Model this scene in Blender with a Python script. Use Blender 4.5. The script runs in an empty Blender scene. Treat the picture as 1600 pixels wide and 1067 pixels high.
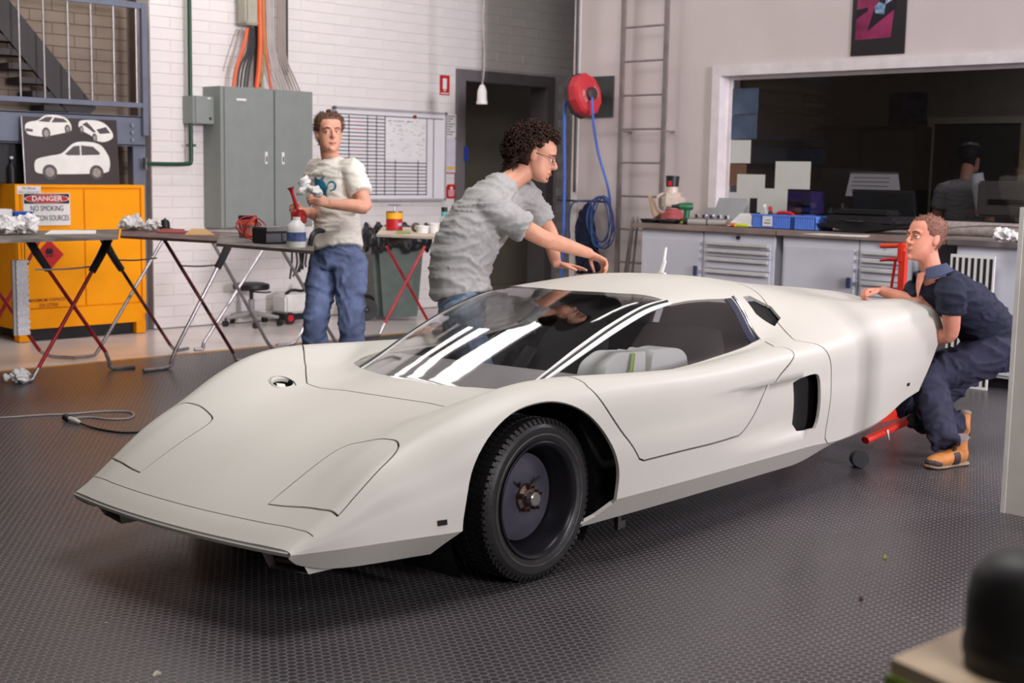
import bpy, bmesh, math, random
from mathutils import Vector, Matrix, noise
from mathutils.geometry import delaunay_2d_cdt
from math import sin, cos, pi, radians, sqrt, atan2, hypot
random.seed(7)
SC = bpy.context.scene
COL = SC.collection
# ------------------------------------------------------------------ camera
FPX = 2087.4
PIT, ROL, YAW = radians(7.257), radians(1.0417), radians(44.97)
CAMH = 1.45
FW = Vector((cos(PIT)*cos(YAW), cos(PIT)*sin(YAW), -sin(PIT)))
_r = Vector((sin(YAW), -cos(YAW), 0)); _u = _r.cross(FW)
RT = _r*cos(ROL) + _u*sin(ROL); UP = _u*cos(ROL) - _r*sin(ROL)
CP = Vector((0, 0, CAMH))
cd = bpy.data.cameras.new('camera'); cam = bpy.data.objects.new('camera', cd); COL.objects.link(cam)
cd.sensor_width = 36; cd.lens = FPX/1600*36; cd.clip_start = .05; cd.clip_end = 100
mw = Matrix((RT, UP, -FW)).transposed().to_4x4(); mw.translation = CP
cam.matrix_world = mw
cd.dof.use_dof = True; cd.dof.focus_distance = 5.3; cd.dof.aperture_fstop = 4.0
SC.camera = cam
def ray(x, y):
    return (FW*FPX + RT*(x-800) - UP*(y-533.5))/FPX          # unit depth along the view axis
def D(x, y, d): return CP + ray(x, y)*d
def G(x, y, z=0.0):
    r = ray(x, y); return CP + r*((z-CAMH)/r.z)
def PX(x, y, X): r = ray(x, y); return CP + r*(X/r.x)
def PY(x, y, Y): r = ray(x, y); return CP + r*(Y/r.y)
# ------------------------------------------------------------------ colour management, world, lights
vs = SC.view_settings
vs.view_transform = 'Standard'; vs.look = 'None'; vs.gamma = 1; vs.use_curve_mapping = False
vs.exposure = 0.0
wd = bpy.data.worlds.new('world'); SC.world = wd; wd.use_nodes = True
bg = wd.node_tree.nodes['Background']; bg.inputs[0].default_value = (.80, .88, 1, 1); bg.inputs[1].default_value = .12
def area(name, loc, target, sx, sy, power, col=(1, 1, 1), spread=180):
    l = bpy.data.lights.new(name, 'AREA'); l.shape = 'RECTANGLE'; l.size = sx; l.size_y = sy
    l.energy = power; l.color = col; l.spread = radians(spread)
    o = bpy.data.objects.new(name, l); COL.objects.link(o); o.location = loc
    o.rotation_euler = (Vector(target)-Vector(loc)).to_track_quat('-Z', 'Y').to_euler()
    return o
# daylight from the open roller door to the right of the photographer, and high bay lamps under the roof
area('roller_door_daylight', (5.2, -7.6, 3.2), (8.8, 10.6, 3.8), 1.8, 2.0, 315, (.985, .92, 1.0), spread=80)
area('studio_lamp', (9.1, 1.25, 2.9), (4.4, 3.3, .2), .6, .6, 80, (.98, .92, 1.0))
area('workshop_light_bank', (0.2, -2.6, 4.6), (4.4, 4.6, .4), 2.0, 2.0, 130, (1, .98, .94))
area('high_bay_lamp', (4.1, 3.3, 5.6), (4.1, 3.8, 0), 2.4, 2.4, 225, (1, .96, .95))
area('added_office_fill', (11.8, 5.5, 2.85), (11.8, 5.5, 0), 1.2, .3, 16, (1, .95, .88))  # added fill so the office behind the glass is not black
# ------------------------------------------------------------------ materials
def lin(c):
    c = c/255
    return c/12.92 if c <= .04045 else ((c+.055)/1.055)**2.4
def rgb(*c): return (lin(c[0]), lin(c[1]), lin(c[2]), 1)
MATS = {}
def M(name, c=None, rough=.5, metal=0, var=.06, vs_=8, bump=0, bs=60, spec=.5, trans=0, emit=0, coat=0, alpha=1, ior=1.45):
    if name in MATS: return MATS[name]
    m = bpy.data.materials.new(name); m.use_nodes = True
    nt = m.node_tree; b = nt.nodes['Principled BSDF']
    col = rgb(*c)
    b.inputs['Roughness'].default_value = rough; b.inputs['Metallic'].default_value = metal
    b.inputs['Specular IOR Level'].default_value = spec; b.inputs['IOR'].default_value = ior
    b.inputs['Transmission Weight'].default_value = trans; b.inputs['Coat Weight'].default_value = coat
    b.inputs['Alpha'].default_value = alpha
    tc = nt.nodes.new('ShaderNodeTexCoord')
    if var > 0:
        n = nt.nodes.new('ShaderNodeTexNoise'); n.inputs['Scale'].default_value = vs_; n.inputs['Detail'].default_value = 5
        nt.links.new(tc.outputs['Object'], n.inputs['Vector'])
        r = nt.nodes.new('ShaderNodeValToRGB')
        r.color_ramp.elements[0].position = .3; r.color_ramp.elements[1].position = .7
        r.color_ramp.elements[0].color = (col[0]*(1-var*2), col[1]*(1-var*2), col[2]*(1-var*2), 1)
        r.color_ramp.elements[1].color = (min(1, col[0]*(1+var)), min(1, col[1]*(1+var)), min(1, col[2]*(1+var)), 1)
        nt.links.new(n.outputs['Fac'], r.inputs['Fac']); nt.links.new(r.outputs['Color'], b.inputs['Base Color'])
    else:
        b.inputs['Base Color'].default_value = col
    if bump > 0:
        n2 = nt.nodes.new('ShaderNodeTexNoise'); n2.inputs['Scale'].default_value = bs; n2.inputs['Detail'].default_value = 4
        nt.links.new(tc.outputs['Object'], n2.inputs['Vector'])
        bp = nt.nodes.new('ShaderNodeBump'); bp.inputs['Strength'].default_value = bump; bp.inputs['Distance'].default_value = .01
        nt.links.new(n2.outputs['Fac'], bp.inputs['Height']); nt.links.new(bp.outputs['Normal'], b.inputs['Normal'])
    if emit:
        b.inputs['Emission Color'].default_value = col; b.inputs['Emission Strength'].default_value = emit
    MATS[name] = m
    return m
def glassmat(name, tint=(1, 1, 1), refl=.06, rough=0.0, ior=1.5):
    """thin pane: clear transmission mixed with a Fresnel mirror reflection"""
    if name in MATS: return MATS[name]
    m = bpy.data.materials.new(name); m.use_nodes = True; nt = m.node_tree
    for n in list(nt.nodes): nt.nodes.remove(n)
    o = nt.nodes.new('ShaderNodeOutputMaterial'); mx = nt.nodes.new('ShaderNodeMixShader')
    t = nt.nodes.new('ShaderNodeBsdfTransparent'); g = nt.nodes.new('ShaderNodeBsdfGlossy')
    t.inputs[0].default_value = (*tint, 1); g.inputs['Roughness'].default_value = rough
    f = nt.nodes.new('ShaderNodeLayerWeight'); f.inputs['Blend'].default_value = .5
    pw = nt.nodes.new('ShaderNodeMath'); pw.operation = 'POWER'; pw.inputs[1].default_value = 4.5
    ad = nt.nodes.new('ShaderNodeMath'); ad.operation = 'ADD'; ad.use_clamp = True; ad.inputs[1].default_value = refl
    nt.links.new(f.outputs['Facing'], pw.inputs[0]); nt.links.new(pw.outputs[0], ad.inputs[0]); nt.links.new(ad.outputs[0], mx.inputs[0])
    nt.links.new(t.outputs[0], mx.inputs[1]); nt.links.new(g.outputs[0], mx.inputs[2]); nt.links.new(mx.outputs[0], o.inputs[0])
    MATS[name] = m
    return m
# ------------------------------------------------------------------ object helpers
def link(name, me, mat, parent=None, smooth=35):
    o = bpy.data.objects.new(name, me); COL.objects.link(o)
    if mat is not None:
        me.materials.clear()
        for mm in (mat if isinstance(mat, (list, tuple)) else [mat]): me.materials.append(mm)
    if smooth is not None:
        me.shade_smooth(); me.set_sharp_from_angle(angle=radians(smooth))
    if parent is not None: o.parent = parent
    return o
def tag(o, label=None, cat=None, group=None, kind=None):
    if label: o['label'] = label
    if cat: o['category'] = cat
    if group: o['group'] = group
    if kind: o['kind'] = kind
    return o
def thing(name, label, cat, loc=(0, 0, 0), rz=0, group=None, rot=None):
    o = bpy.data.objects.new(name, None); COL.objects.link(o); o.empty_display_size = .1
    o.location = loc; o.rotation_euler = rot if rot else (0, 0, rz)
    return tag(o, label, cat, group)
def frame(t, lat=None):
    t = t.normalized()
    a = lat if lat is not None else (Vector((0, 0, 1)) if abs(t.z) < .9 else Vector((1, 0, 0)))
    a = a - t*a.dot(t)
    if a.length < 1e-5: a = Vector((1, 0, 0)) if abs(t.x) < .9 else Vector((0, 1, 0)); a = a - t*a.dot(t)
    a.normalize(); return a, t.cross(a)
def crspline(pts, n=4):
    """Catmull-Rom through tuples of equal length"""
    if len(pts) < 3: n = 1
    out = []
    for i in range(len(pts)-1):
        p0 = pts[max(i-1, 0)]; p1 = pts[i]; p2 = pts[i+1]; p3 = pts[min(i+2, len(pts)-1)]
        for k in range(n):
            t = k/n; t2 = t*t; t3 = t2*t
            out.append(tuple(.5*((2*b)+(-a+c)*t+(2*a-5*b+4*c-d)*t2+(-a+3*b-3*c+d)*t3) for a, b, c, d in zip(p0, p1, p2, p3)))
    out.append(tuple(pts[-1])); return out
class MB:
    """collects shapes into one mesh"""
    def __init__(s): s.v = []; s.f = []; s.mi = []; s.m = 0
    def add(s, vs_, fs):
        n = len(s.v); s.v += [tuple(v) for v in vs_]; s.f += [tuple(i+n for i in f) for f in fs]; s.mi += [s.m]*len(fs)
        return s
    def box(s, c, d, rot=None, bev=0):
        x, y, z = d[0]/2, d[1]/2, d[2]/2
        if bev:
            bev = min(bev, x*.9, y*.9, z*.9); bm = bmesh.new(); bmesh.ops.create_cube(bm, size=1)
            for v in bm.verts: v.co = Vector((v.co.x*2*x, v.co.y*2*y, v.co.z*2*z))
            bmesh.ops.bevel(bm, geom=bm.edges[:], offset=bev, segments=2, affect='EDGES')
            vs_ = [v.co.copy() for v in bm.verts]; bm.verts.index_update(); fs = [[v.index for v in f.verts] for f in bm.faces]; bm.free()
        else:
            vs_ = [Vector((a, b, e)) for a in (-x, x) for b in (-y, y) for e in (-z, z)]
            fs = [(0, 1, 3, 2), (4, 6, 7, 5), (0, 4, 5, 1), (2, 3, 7, 6), (0, 2, 6, 4), (1, 5, 7, 3)]
        m = Matrix.Translation(Vector(c)) @ (rot.to_4x4() if rot is not None else Matrix.Identity(4))
        return s.add([m @ v for v in vs_], fs)
    def box2(s, a, b, bev=0):
        return s.box([(p+q)/2 for p, q in zip(a, b)], [abs(q-p) for p, q in zip(a, b)], bev=bev)
    def tube(s, pts, r, seg=10, n=4, lat=None, cap=True, sm=True):
        """tube through pts; r is a float, or a list of floats or (a,b) half-axes; lat aims the first axis"""
        pts = [Vector(p) for p in pts]
        if not isinstance(r, (list, tuple)): r = [r]*len(pts)
        r = [(q, q) if not isinstance(q, (list, tuple)) else q for q in r]
        dat = [(p.x, p.y, p.z, q[0], q[1]) for p, q in zip(pts, r)]
        if sm: dat = crspline(dat, n)
        P = [Vector(d[:3]) for d in dat]; vs_ = []; fs = []; la = Vector(lat) if lat is not None else None
        for i, p in enumerate(P):
            t = P[min(i+1, len(P)-1)] - P[max(i-1, 0)]
            if t.length < 1e-7: t = Vector((0, 0, 1))
            a, b = frame(t, la)
            if lat is None: la = a
            ra, rb = max(dat[i][3], 1e-4), max(dat[i][4], 1e-4)
            for k in range(seg):
                q = 2*pi*k/seg; vs_.append(p + a*(ra*cos(q)) + b*(rb*sin(q)))
        for i in range(len(P)-1):
            for k in range(seg):
                k2 = (k+1) % seg; fs.append((i*seg+k, i*seg+k2, (i+1)*seg+k2, (i+1)*seg+k))
        if cap:
            fs.append(tuple(range(seg-1, -1, -1))); fs.append(tuple((len(P)-1)*seg+k for k in range(seg)))
        return s.add(vs_, fs)
    def cyl(s, a, b, r, r2=None, seg=20): return s.tube([a, b], [r, r if r2 is None else r2], seg=seg, sm=False)
    def lathe(s, prof, seg=24, m=None, close=False, cap0=True, cap1=True):
        """profile of (radius, height) about z"""
        m = m or Matrix.Identity(4); vs_ = []; fs = []
        for (r, z) in prof:
            for k in range(seg):
                q = 2*pi*k/seg; vs_.append(m @ Vector((max(r, 1e-4)*cos(q), max(r, 1e-4)*sin(q), z)))
        n = len(prof)
        for i in range(n if close else n-1):
            j = (i+1) % n
            for k in range(seg):
                k2 = (k+1) % seg; fs.append((i*seg+k, i*seg+k2, j*seg+k2, j*seg+k))
        if not close:
            if cap0: fs.append(tuple(range(seg-1, -1, -1)))
            if cap1: fs.append(tuple((n-1)*seg+k for k in range(seg)))
        return s.add(vs_, fs)
    def sphere(s, c, r, seg=16, rings=10, rot=None):
        r = (r, r, r) if not isinstance(r, (tuple, list)) else r
        prof = [(sin(pi*i/rings), -cos(pi*i/rings)) for i in range(rings+1)]
        m = Matrix.Translation(Vector(c)) @ (rot.to_4x4() if rot is not None else Matrix.Identity(4)) @ Matrix.Diagonal((*r, 1))
        return s.lathe(prof, seg, m)
    def prism(s, poly, h, m=None):
        """closed polygon (x,y) extruded 0..h along z, through matrix m"""
        m = m or Matrix.Identity(4); n = len(poly)
        vs_ = [m @ Vector((p[0], p[1], 0)) for p in poly] + [m @ Vector((p[0], p[1], h)) for p in poly]
        fs = [tuple(range(n-1, -1, -1)), tuple(range(n, 2*n))] + [(i, (i+1) % n, n+(i+1) % n, n+i) for i in range(n)]
        return s.add(vs_, fs)
    def mesh(s, name):
        me = bpy.data.meshes.new(name); me.from_pydata(s.v, [], s.f)
        for p, i in zip(me.polygons, s.mi): p.material_index = i
        bm = bmesh.new(); bm.from_mesh(me); bmesh.ops.recalc_face_normals(bm, faces=bm.faces[:]); bm.to_mesh(me); bm.free()
        me.update(); return me
    def build(s, name, mat, parent=None, smooth=35): return link(name, s.mesh(name), mat, parent, smooth)
def copy_tree(o, parent=None):
    c = o.copy(); COL.objects.link(c); c.parent = parent
    for ch in list(o.children): copy_tree(ch, c)
    return c
def remeshed(mb, voxel, smooth=4, disp=None):
    """union of overlapping closed shapes as one continuous surface"""
    me = mb.mesh('tmp'); o = bpy.data.objects.new('tmp', me); COL.objects.link(o)
    r = o.modifiers.new('r', 'REMESH'); r.mode = 'VOXEL'; r.voxel_size = voxel
    if smooth:
        sm = o.modifiers.new('s', 'SMOOTH'); sm.factor = .5; sm.iterations = smooth
    dg = bpy.context.evaluated_depsgraph_get(); dg.update()
    out = bpy.data.meshes.new_from_object(o.evaluated_get(dg), depsgraph=dg)
    bpy.data.objects.remove(o); bpy.data.meshes.remove(me)
    if disp:
        nn = [v.normal.copy() for v in out.vertices]
        for v, n in zip(out.vertices, nn): v.co += n*disp(v.co)
        out.update()
    return out
def text_obj(name, s, size, mat, loc, rot, parent=None, extrude=.0006, align='CENTER', sx=1, bold=0):
    cu = bpy.data.curves.new('t', 'FONT'); cu.body = s; cu.size = size; cu.extrude = extrude; cu.align_x = align; cu.align_y = 'CENTER'; cu.offset = bold
    cu.resolution_u = 3
    t = bpy.data.objects.new('t', cu); COL.objects.link(t)
    dg = bpy.context.evaluated_depsgraph_get(); dg.update()
    me = bpy.data.meshes.new_from_object(t.evaluated_get(dg), depsgraph=dg)
    bpy.data.objects.remove(t); bpy.data.curves.remove(cu)
    o = link(name, me, mat, parent, None); o.location = loc; o.rotation_euler = rot; o.scale = (sx, 1, 1)
    return o
# ------------------------------------------------------------------ room shell
YL, XR, MATY = 10.60, 9.62, 9.0
WEND = PX(896, 200, XR).y
def struct(o): o['kind'] = 'structure'; return o
# rubber coin matting: procedural hexagonal coin relief
def matting():
    m = bpy.data.materials.new('rubber_coin_matting'); m.use_nodes = True; nt = m.node_tree; b = nt.nodes['Principled BSDF']; L = nt.links.new
    N = nt.nodes.new
    def math(op, a, c=None):
        n = N('ShaderNodeMath'); n.operation = op
        for i, q in enumerate((a, c)):
            if q is None: continue
            if isinstance(q, (int, float)): n.inputs[i].default_value = q
            else: L(q, n.inputs[i])
        return n.outputs[0]
    tc = N('ShaderNodeTexCoord'); mp = N('ShaderNodeMapping'); mp.inputs['Rotation'].default_value = (0, 0, radians(4)); L(tc.outputs['Object'], mp.inputs[0])
    sp = N('ShaderNodeSeparateXYZ'); L(mp.outputs[0], sp.inputs[0])
    P = .030
    x = math('DIVIDE', sp.outputs[0], P); y = math('DIVIDE', sp.outputs[1], P*1.732)
    def d(ox):
        a = math('SUBTRACT', math('FRACT', math('ADD', x, ox)), .5); c = math('MULTIPLY', math('SUBTRACT', math('FRACT', math('ADD', y, ox)), .5), 1.732)
        return math('SQRT', math('ADD', math('MULTIPLY', a, a), math('MULTIPLY', c, c)))
    dm = math('MINIMUM', d(0), d(.5))
    mr = N('ShaderNodeMapRange'); mr.interpolation_type = 'SMOOTHSTEP'; L(dm, mr.inputs[0])
    mr.inputs[1].default_value = .38; mr.inputs[2].default_value = .47; mr.inputs[3].default_value = 1; mr.inputs[4].default_value = 0
    n = N('ShaderNodeTexNoise'); n.inputs['Scale'].default_value = 1.3; n.inputs['Detail'].default_value = 6; L(tc.outputs['Object'], n.inputs[0])
    n2 = N('ShaderNodeTexNoise'); n2.inputs['Scale'].default_value = 40; n2.inputs['Detail'].default_value = 4; L(tc.outputs['Object'], n2.inputs[0])
    cr = N('ShaderNodeValToRGB'); cr.color_ramp.elements[0].position = .3; cr.color_ramp.elements[1].position = .75
    cr.color_ramp.elements[0].color = rgb(46, 43, 46); cr.color_ramp.elements[1].color = rgb(62, 58, 61); L(n.outputs[0], cr.inputs[0])
    # dust sits in the valleys between the coins
    mx = N('ShaderNodeMix'); mx.data_type = 'RGBA'; L(mr.outputs[0], mx.inputs[0]); mx.inputs[6].default_value = rgb(102, 97, 98); L(cr.outputs[0], mx.inputs[7])
    # scattered pale specks of dust and filler
    vo = N('ShaderNodeTexVoronoi'); vo.inputs['Scale'].default_value = 4.5; L(tc.outputs['Object'], vo.inputs[0])
    gt = math('LESS_THAN', math('ADD', vo.outputs['Distance'], math('MULTIPLY', n2.outputs[0], .05)), .048)
    m2 = N('ShaderNodeMix'); m2.data_type = 'RGBA'; L(gt, m2.inputs[0]); L(mx.outputs[2], m2.inputs[6]); m2.inputs[7].default_value = rgb(170, 165, 155)
    L(m2.outputs[2], b.inputs['Base Color'])
    ro = N('ShaderNodeMapRange'); L(n2.outputs[0], ro.inputs[0]); ro.inputs[3].default_value = .24; ro.inputs[4].default_value = .44; L(ro.outputs[0], b.inputs['Roughness'])
    bp = N('ShaderNodeBump'); bp.inputs['Strength'].default_value = .75; bp.inputs['Distance'].default_value = .003; L(mr.outputs[0], bp.inputs['Height']); L(bp.outputs[0], b.inputs['Normal'])
    return m
def concrete():
    m = M('sealed_concrete', (216, 207, 203), .22, var=.1, vs_=1.5, bump=.05, bs=25); return m
f = struct(MB().box2((-6, -8, -.2), (16, 14, -.006)).build('floor', concrete()))
f = struct(MB().box2((-6, -8, -.006), (XR-.02, MATY, 0)).build('floor_matting', matting(), smooth=None)); f['kind'] = 'structure'
strip = MB()
strip.box2((-6, MATY, -.006), (XR, MATY+.07, .001))
struct(strip.build('trim_1', M('ochre_floor_tape', (176, 128, 62), .5, var=.15, vs_=3)))
# painted brickwork: individual blocks in courses, 390 x 90 mm
PAINT = M('white_painted_block', (227, 221, 218), .55, var=.025, vs_=3, bump=.12, bs=35)
MORT = M('painted_mortar', (214, 208, 205), .7, var=.05)
BW, BH, BD = .40, .0975, .005
def block_mesh(w):
    b = MB(); w -= .004; h = BH-.004; e = .003
    v = [(0, 0, 0), (w, 0, 0), (w, 0, h), (0, 0, h)]
    o = [(e, -BD, e), (w-e, -BD, e), (w-e, -BD, h-e), (e, -BD, h-e)]
    b.add(v+o, [(4, 5, 6, 7), (0, 1, 5, 4), (1, 2, 6, 5), (2, 3, 7, 6), (3, 0, 4, 7)])
    me = b.mesh('block'); me.materials.append(PAINT); return me
DX0, DX1, DZ = 9.76, 11.14, 2.455
wall = MB()
wall.box2((6.102, YL+BD, 0), (DX0, YL+.22, 4.6)); wall.box2((DX0, YL+BD, DZ), (DX1, YL+.22, 4.6)); wall.box2((DX1, YL+BD, 0), (14, YL+.22, 4.6))
wall.box2((-6, YL+BD, 4.2), (6.1, YL+.22, 4.6))
WL = struct(wall.build('wall_left', MORT))
full = block_mesh(BW); half = block_mesh(BW/2)
cells = []
for r in range(48):
    z = r*BH; x = 6.10; first = r % 2
    while x < 12.6:
        w = BW/2 if (x == 6.10 and first) else BW
        if not (x+w > DX0-.05 and x < DX1+.05 and z < DZ+.02): cells.append((x, z, w))
        elif x < DX0-.2: cells.append((x, z, BW/2))
        x += w
hid = lambda x, z: (6.85 < x+.2 < 7.85 and .95 < z < 2.1) or (8.1 < x < 9.1 and 1.2 < z < 2.0) or z > 3.45 or z < .25
near = sorted([c for c in cells if not hid(c[0], c[1]) and c[0] < 11.3], key=lambda c: c[0]*.3+c[1]*.05)[:296]
ns = set((round(c[0], 3), round(c[1], 3)) for c in near)
rest = MB()
for (x, z, w) in cells:
    if (round(x, 3), round(z, 3)) in ns:
        o = bpy.data.objects.new('block', full if w == BW else half); COL.objects.link(o); o.location = (x+.003, YL+BD, z+.003); o.parent = WL
    else:
        ww = w-.006; h = BH-.006; e = .003; X, Y, Z = x+.003, YL+BD, z+.003
        v = [(X, Y, Z), (X+ww, Y, Z), (X+ww, Y, Z+h), (X, Y, Z+h), (X+e, Y-BD, Z+e), (X+ww-e, Y-BD, Z+e), (X+ww-e, Y-BD, Z+h-e), (X+e, Y-BD, Z+h-e)]
        rest.add(v, [(4, 5, 6, 7), (0, 1, 5, 4), (1, 2, 6, 5), (2, 3, 7, 6), (3, 0, 4, 7)])
o = rest.build('blockwork', PAINT, WL, None); o['kind'] = 'stuff'
# stairwell recess to the left, blocks and mortar in a darker brown
SWY = 10.98
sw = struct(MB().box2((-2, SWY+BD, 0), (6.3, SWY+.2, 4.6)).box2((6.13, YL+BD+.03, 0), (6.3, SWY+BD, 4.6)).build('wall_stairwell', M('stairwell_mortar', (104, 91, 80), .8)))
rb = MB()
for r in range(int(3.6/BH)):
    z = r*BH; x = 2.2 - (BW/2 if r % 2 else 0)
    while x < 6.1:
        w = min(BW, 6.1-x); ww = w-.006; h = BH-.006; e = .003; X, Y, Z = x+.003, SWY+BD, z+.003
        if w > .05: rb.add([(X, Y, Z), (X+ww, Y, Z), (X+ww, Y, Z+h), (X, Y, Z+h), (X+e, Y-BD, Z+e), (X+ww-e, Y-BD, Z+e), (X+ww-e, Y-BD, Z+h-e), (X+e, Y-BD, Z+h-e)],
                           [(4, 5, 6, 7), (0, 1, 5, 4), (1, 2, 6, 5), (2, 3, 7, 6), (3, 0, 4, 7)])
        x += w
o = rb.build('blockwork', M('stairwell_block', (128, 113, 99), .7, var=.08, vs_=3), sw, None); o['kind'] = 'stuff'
# doorway
DG = M('grey_door_frame', (112, 106, 108), .45)
df = struct(MB().box2((DX0-.06, YL-.03, 0), (DX0+.06, YL+.24, DZ+.06)).box2((DX1-.06, YL-.03, 0), (DX1+.06, YL+.24, DZ+.06)).box2((DX0+.06, YL-.03, DZ-.06), (DX1-.06, YL+.24, DZ+.06)).build('door_1', DG))
lf = MB().box2((DX0+.07, YL+.25, .02), (DX0+.12, YL+1.15, DZ-.08)); lf.build('door_leaf', M('charcoal_door', (44, 44, 47), .5), df)
MB().box2((DX0+.125, YL+1.0, 1.0), (DX0+.19, YL+1.09, 1.05), bev=.01).build('door_handle', M('steel', (150, 150, 152), .3, 1), df)
cb = M('corridor_beige', (176, 165, 150), .6, var=.03)
struct(MB().box2((9.0, YL+1.7, 0), (14, YL+1.8, 3.2)).box2((9.0, YL+.22, 3.0), (14, YL+1.8, 3.2)).box2((8.9, YL+.22, 0), (9.0, YL+1.8, 3.2)).build('wall_corridor', cb))
# right-hand wall with the office window
WP = M('white_wall_paint', (208, 197, 194), .55, var=.03, vs_=1.6, bump=.06, bs=20)
WY0, WY1, WZ0, WZ1 = 2.2, PX(1124, 200, XR).y, PX(1140, 347, XR).z, PX(1130, 117, XR).z
wr = MB()
wr.box2((XR, WY1, 0), (XR+.14, WEND, 4.6)); wr.box2((XR, -8, 0), (XR+.14, WY0, 4.6)); wr.box2((XR, WY0, WZ1), (XR+.14, WY1, 4.6)); wr.box2((XR, WY0, 0), (XR+.14, WY1, WZ0))
struct(wr.build('wall_right', WP))
struct(MB().box2((XR-.012, WEND-.07, 0), (XR, WEND+.005, 4.6)).build('trim_2', M('white_corner_trim', (222, 215, 212), .5)))
wt = M('white_window_frame', (224, 216, 216), .45)
wf = struct(MB().box2((XR-.03, WY1-.012, WZ0), (XR+.10, WY1+.075, WZ1+.075)).box2((XR-.03, WY0, WZ1-.012), (XR+.10, WY1-.012, WZ1+.075)).box2((XR-.05, WY0, WZ0-.05), (XR+.10, WY1+.05, WZ0)).build('window_1', wt))
MB().box2((XR+.10, WY1-.045, WZ0), (XR+.135, WY1, WZ1)).box2((XR+.10, WY0, WZ1-.04), (XR+.135, WY1-.045, WZ1)).build('inner_frame', wt, wf)
MB().box2((XR+.116, WY0, WZ0), (XR+.120, WY1-.03, WZ1-.02)).build('pane', glassmat('office_glass', (.72, .72, .74), .05), wf, None)
# dim office behind the glass
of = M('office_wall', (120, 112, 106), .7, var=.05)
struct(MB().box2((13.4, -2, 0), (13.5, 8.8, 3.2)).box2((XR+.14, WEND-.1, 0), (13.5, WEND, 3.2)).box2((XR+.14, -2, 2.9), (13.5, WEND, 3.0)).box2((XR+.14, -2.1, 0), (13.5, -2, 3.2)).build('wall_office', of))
# roof and the rest of the workshop, outside the picture
cei = struct(MB().box2((-6, -8, 5.9), (16, 14, 6.1)).build('ceiling', M('roof_sheet', (150, 150, 152), .6)))
struct(MB().box2((-6.1, -8, 0), (-6, 14, 6)).box2((-6, -8.1, 0), (16, -8, 6)).box2((-6, YL+.22, 4.6), (14, YL+.3, 6)).build('wall_back', M('workshop_wall', (150, 146, 142), .7)))
struct(MB().box2((XR, -8, 4.6), (XR+.14, WEND, 5.9)).build('wall_right_upper', WP))
LAMPS = [(2.4, 7.9, 9.95, .26), (2.4, 7.8, 9.38, .30), (2.4, 7.5, 8.55, .62), (7.3, 9.2, 7.4, .30)]
for i, (xa, xb, y, w) in enumerate(LAMPS):
    t = thing('strip_lamp', ['long ceiling strip lamp closest to the block wall', 'second ceiling strip lamp from the block wall', 'broad ceiling strip lamp, third from the block wall', 'short ceiling strip lamp farthest from the block wall'][i], 'lamp', ((xa+xb)/2, y, 4.75), group='ceiling strip lamps')
    h = (xb-xa)/2
    MB().box2((-h, -w/2-.02, .0), (h, w/2+.02, .08), bev=.01).build('housing', M('lamp_housing', (200, 200, 200), .5), t)
    MB().box2((-h+.02, -w/2, -.015), (h-.02, w/2, 0)).build('tube_diffuser', M('lamp_tube', (255, 250, 246), .5, var=0, emit=5.5), t)
    for q in (-h*.7, h*.7): MB().cyl((q, 0, .08), (q, 0, 1.15), .006, seg=6).build('hanger', M('steel', (150, 150, 152), .3, 1), t)
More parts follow.
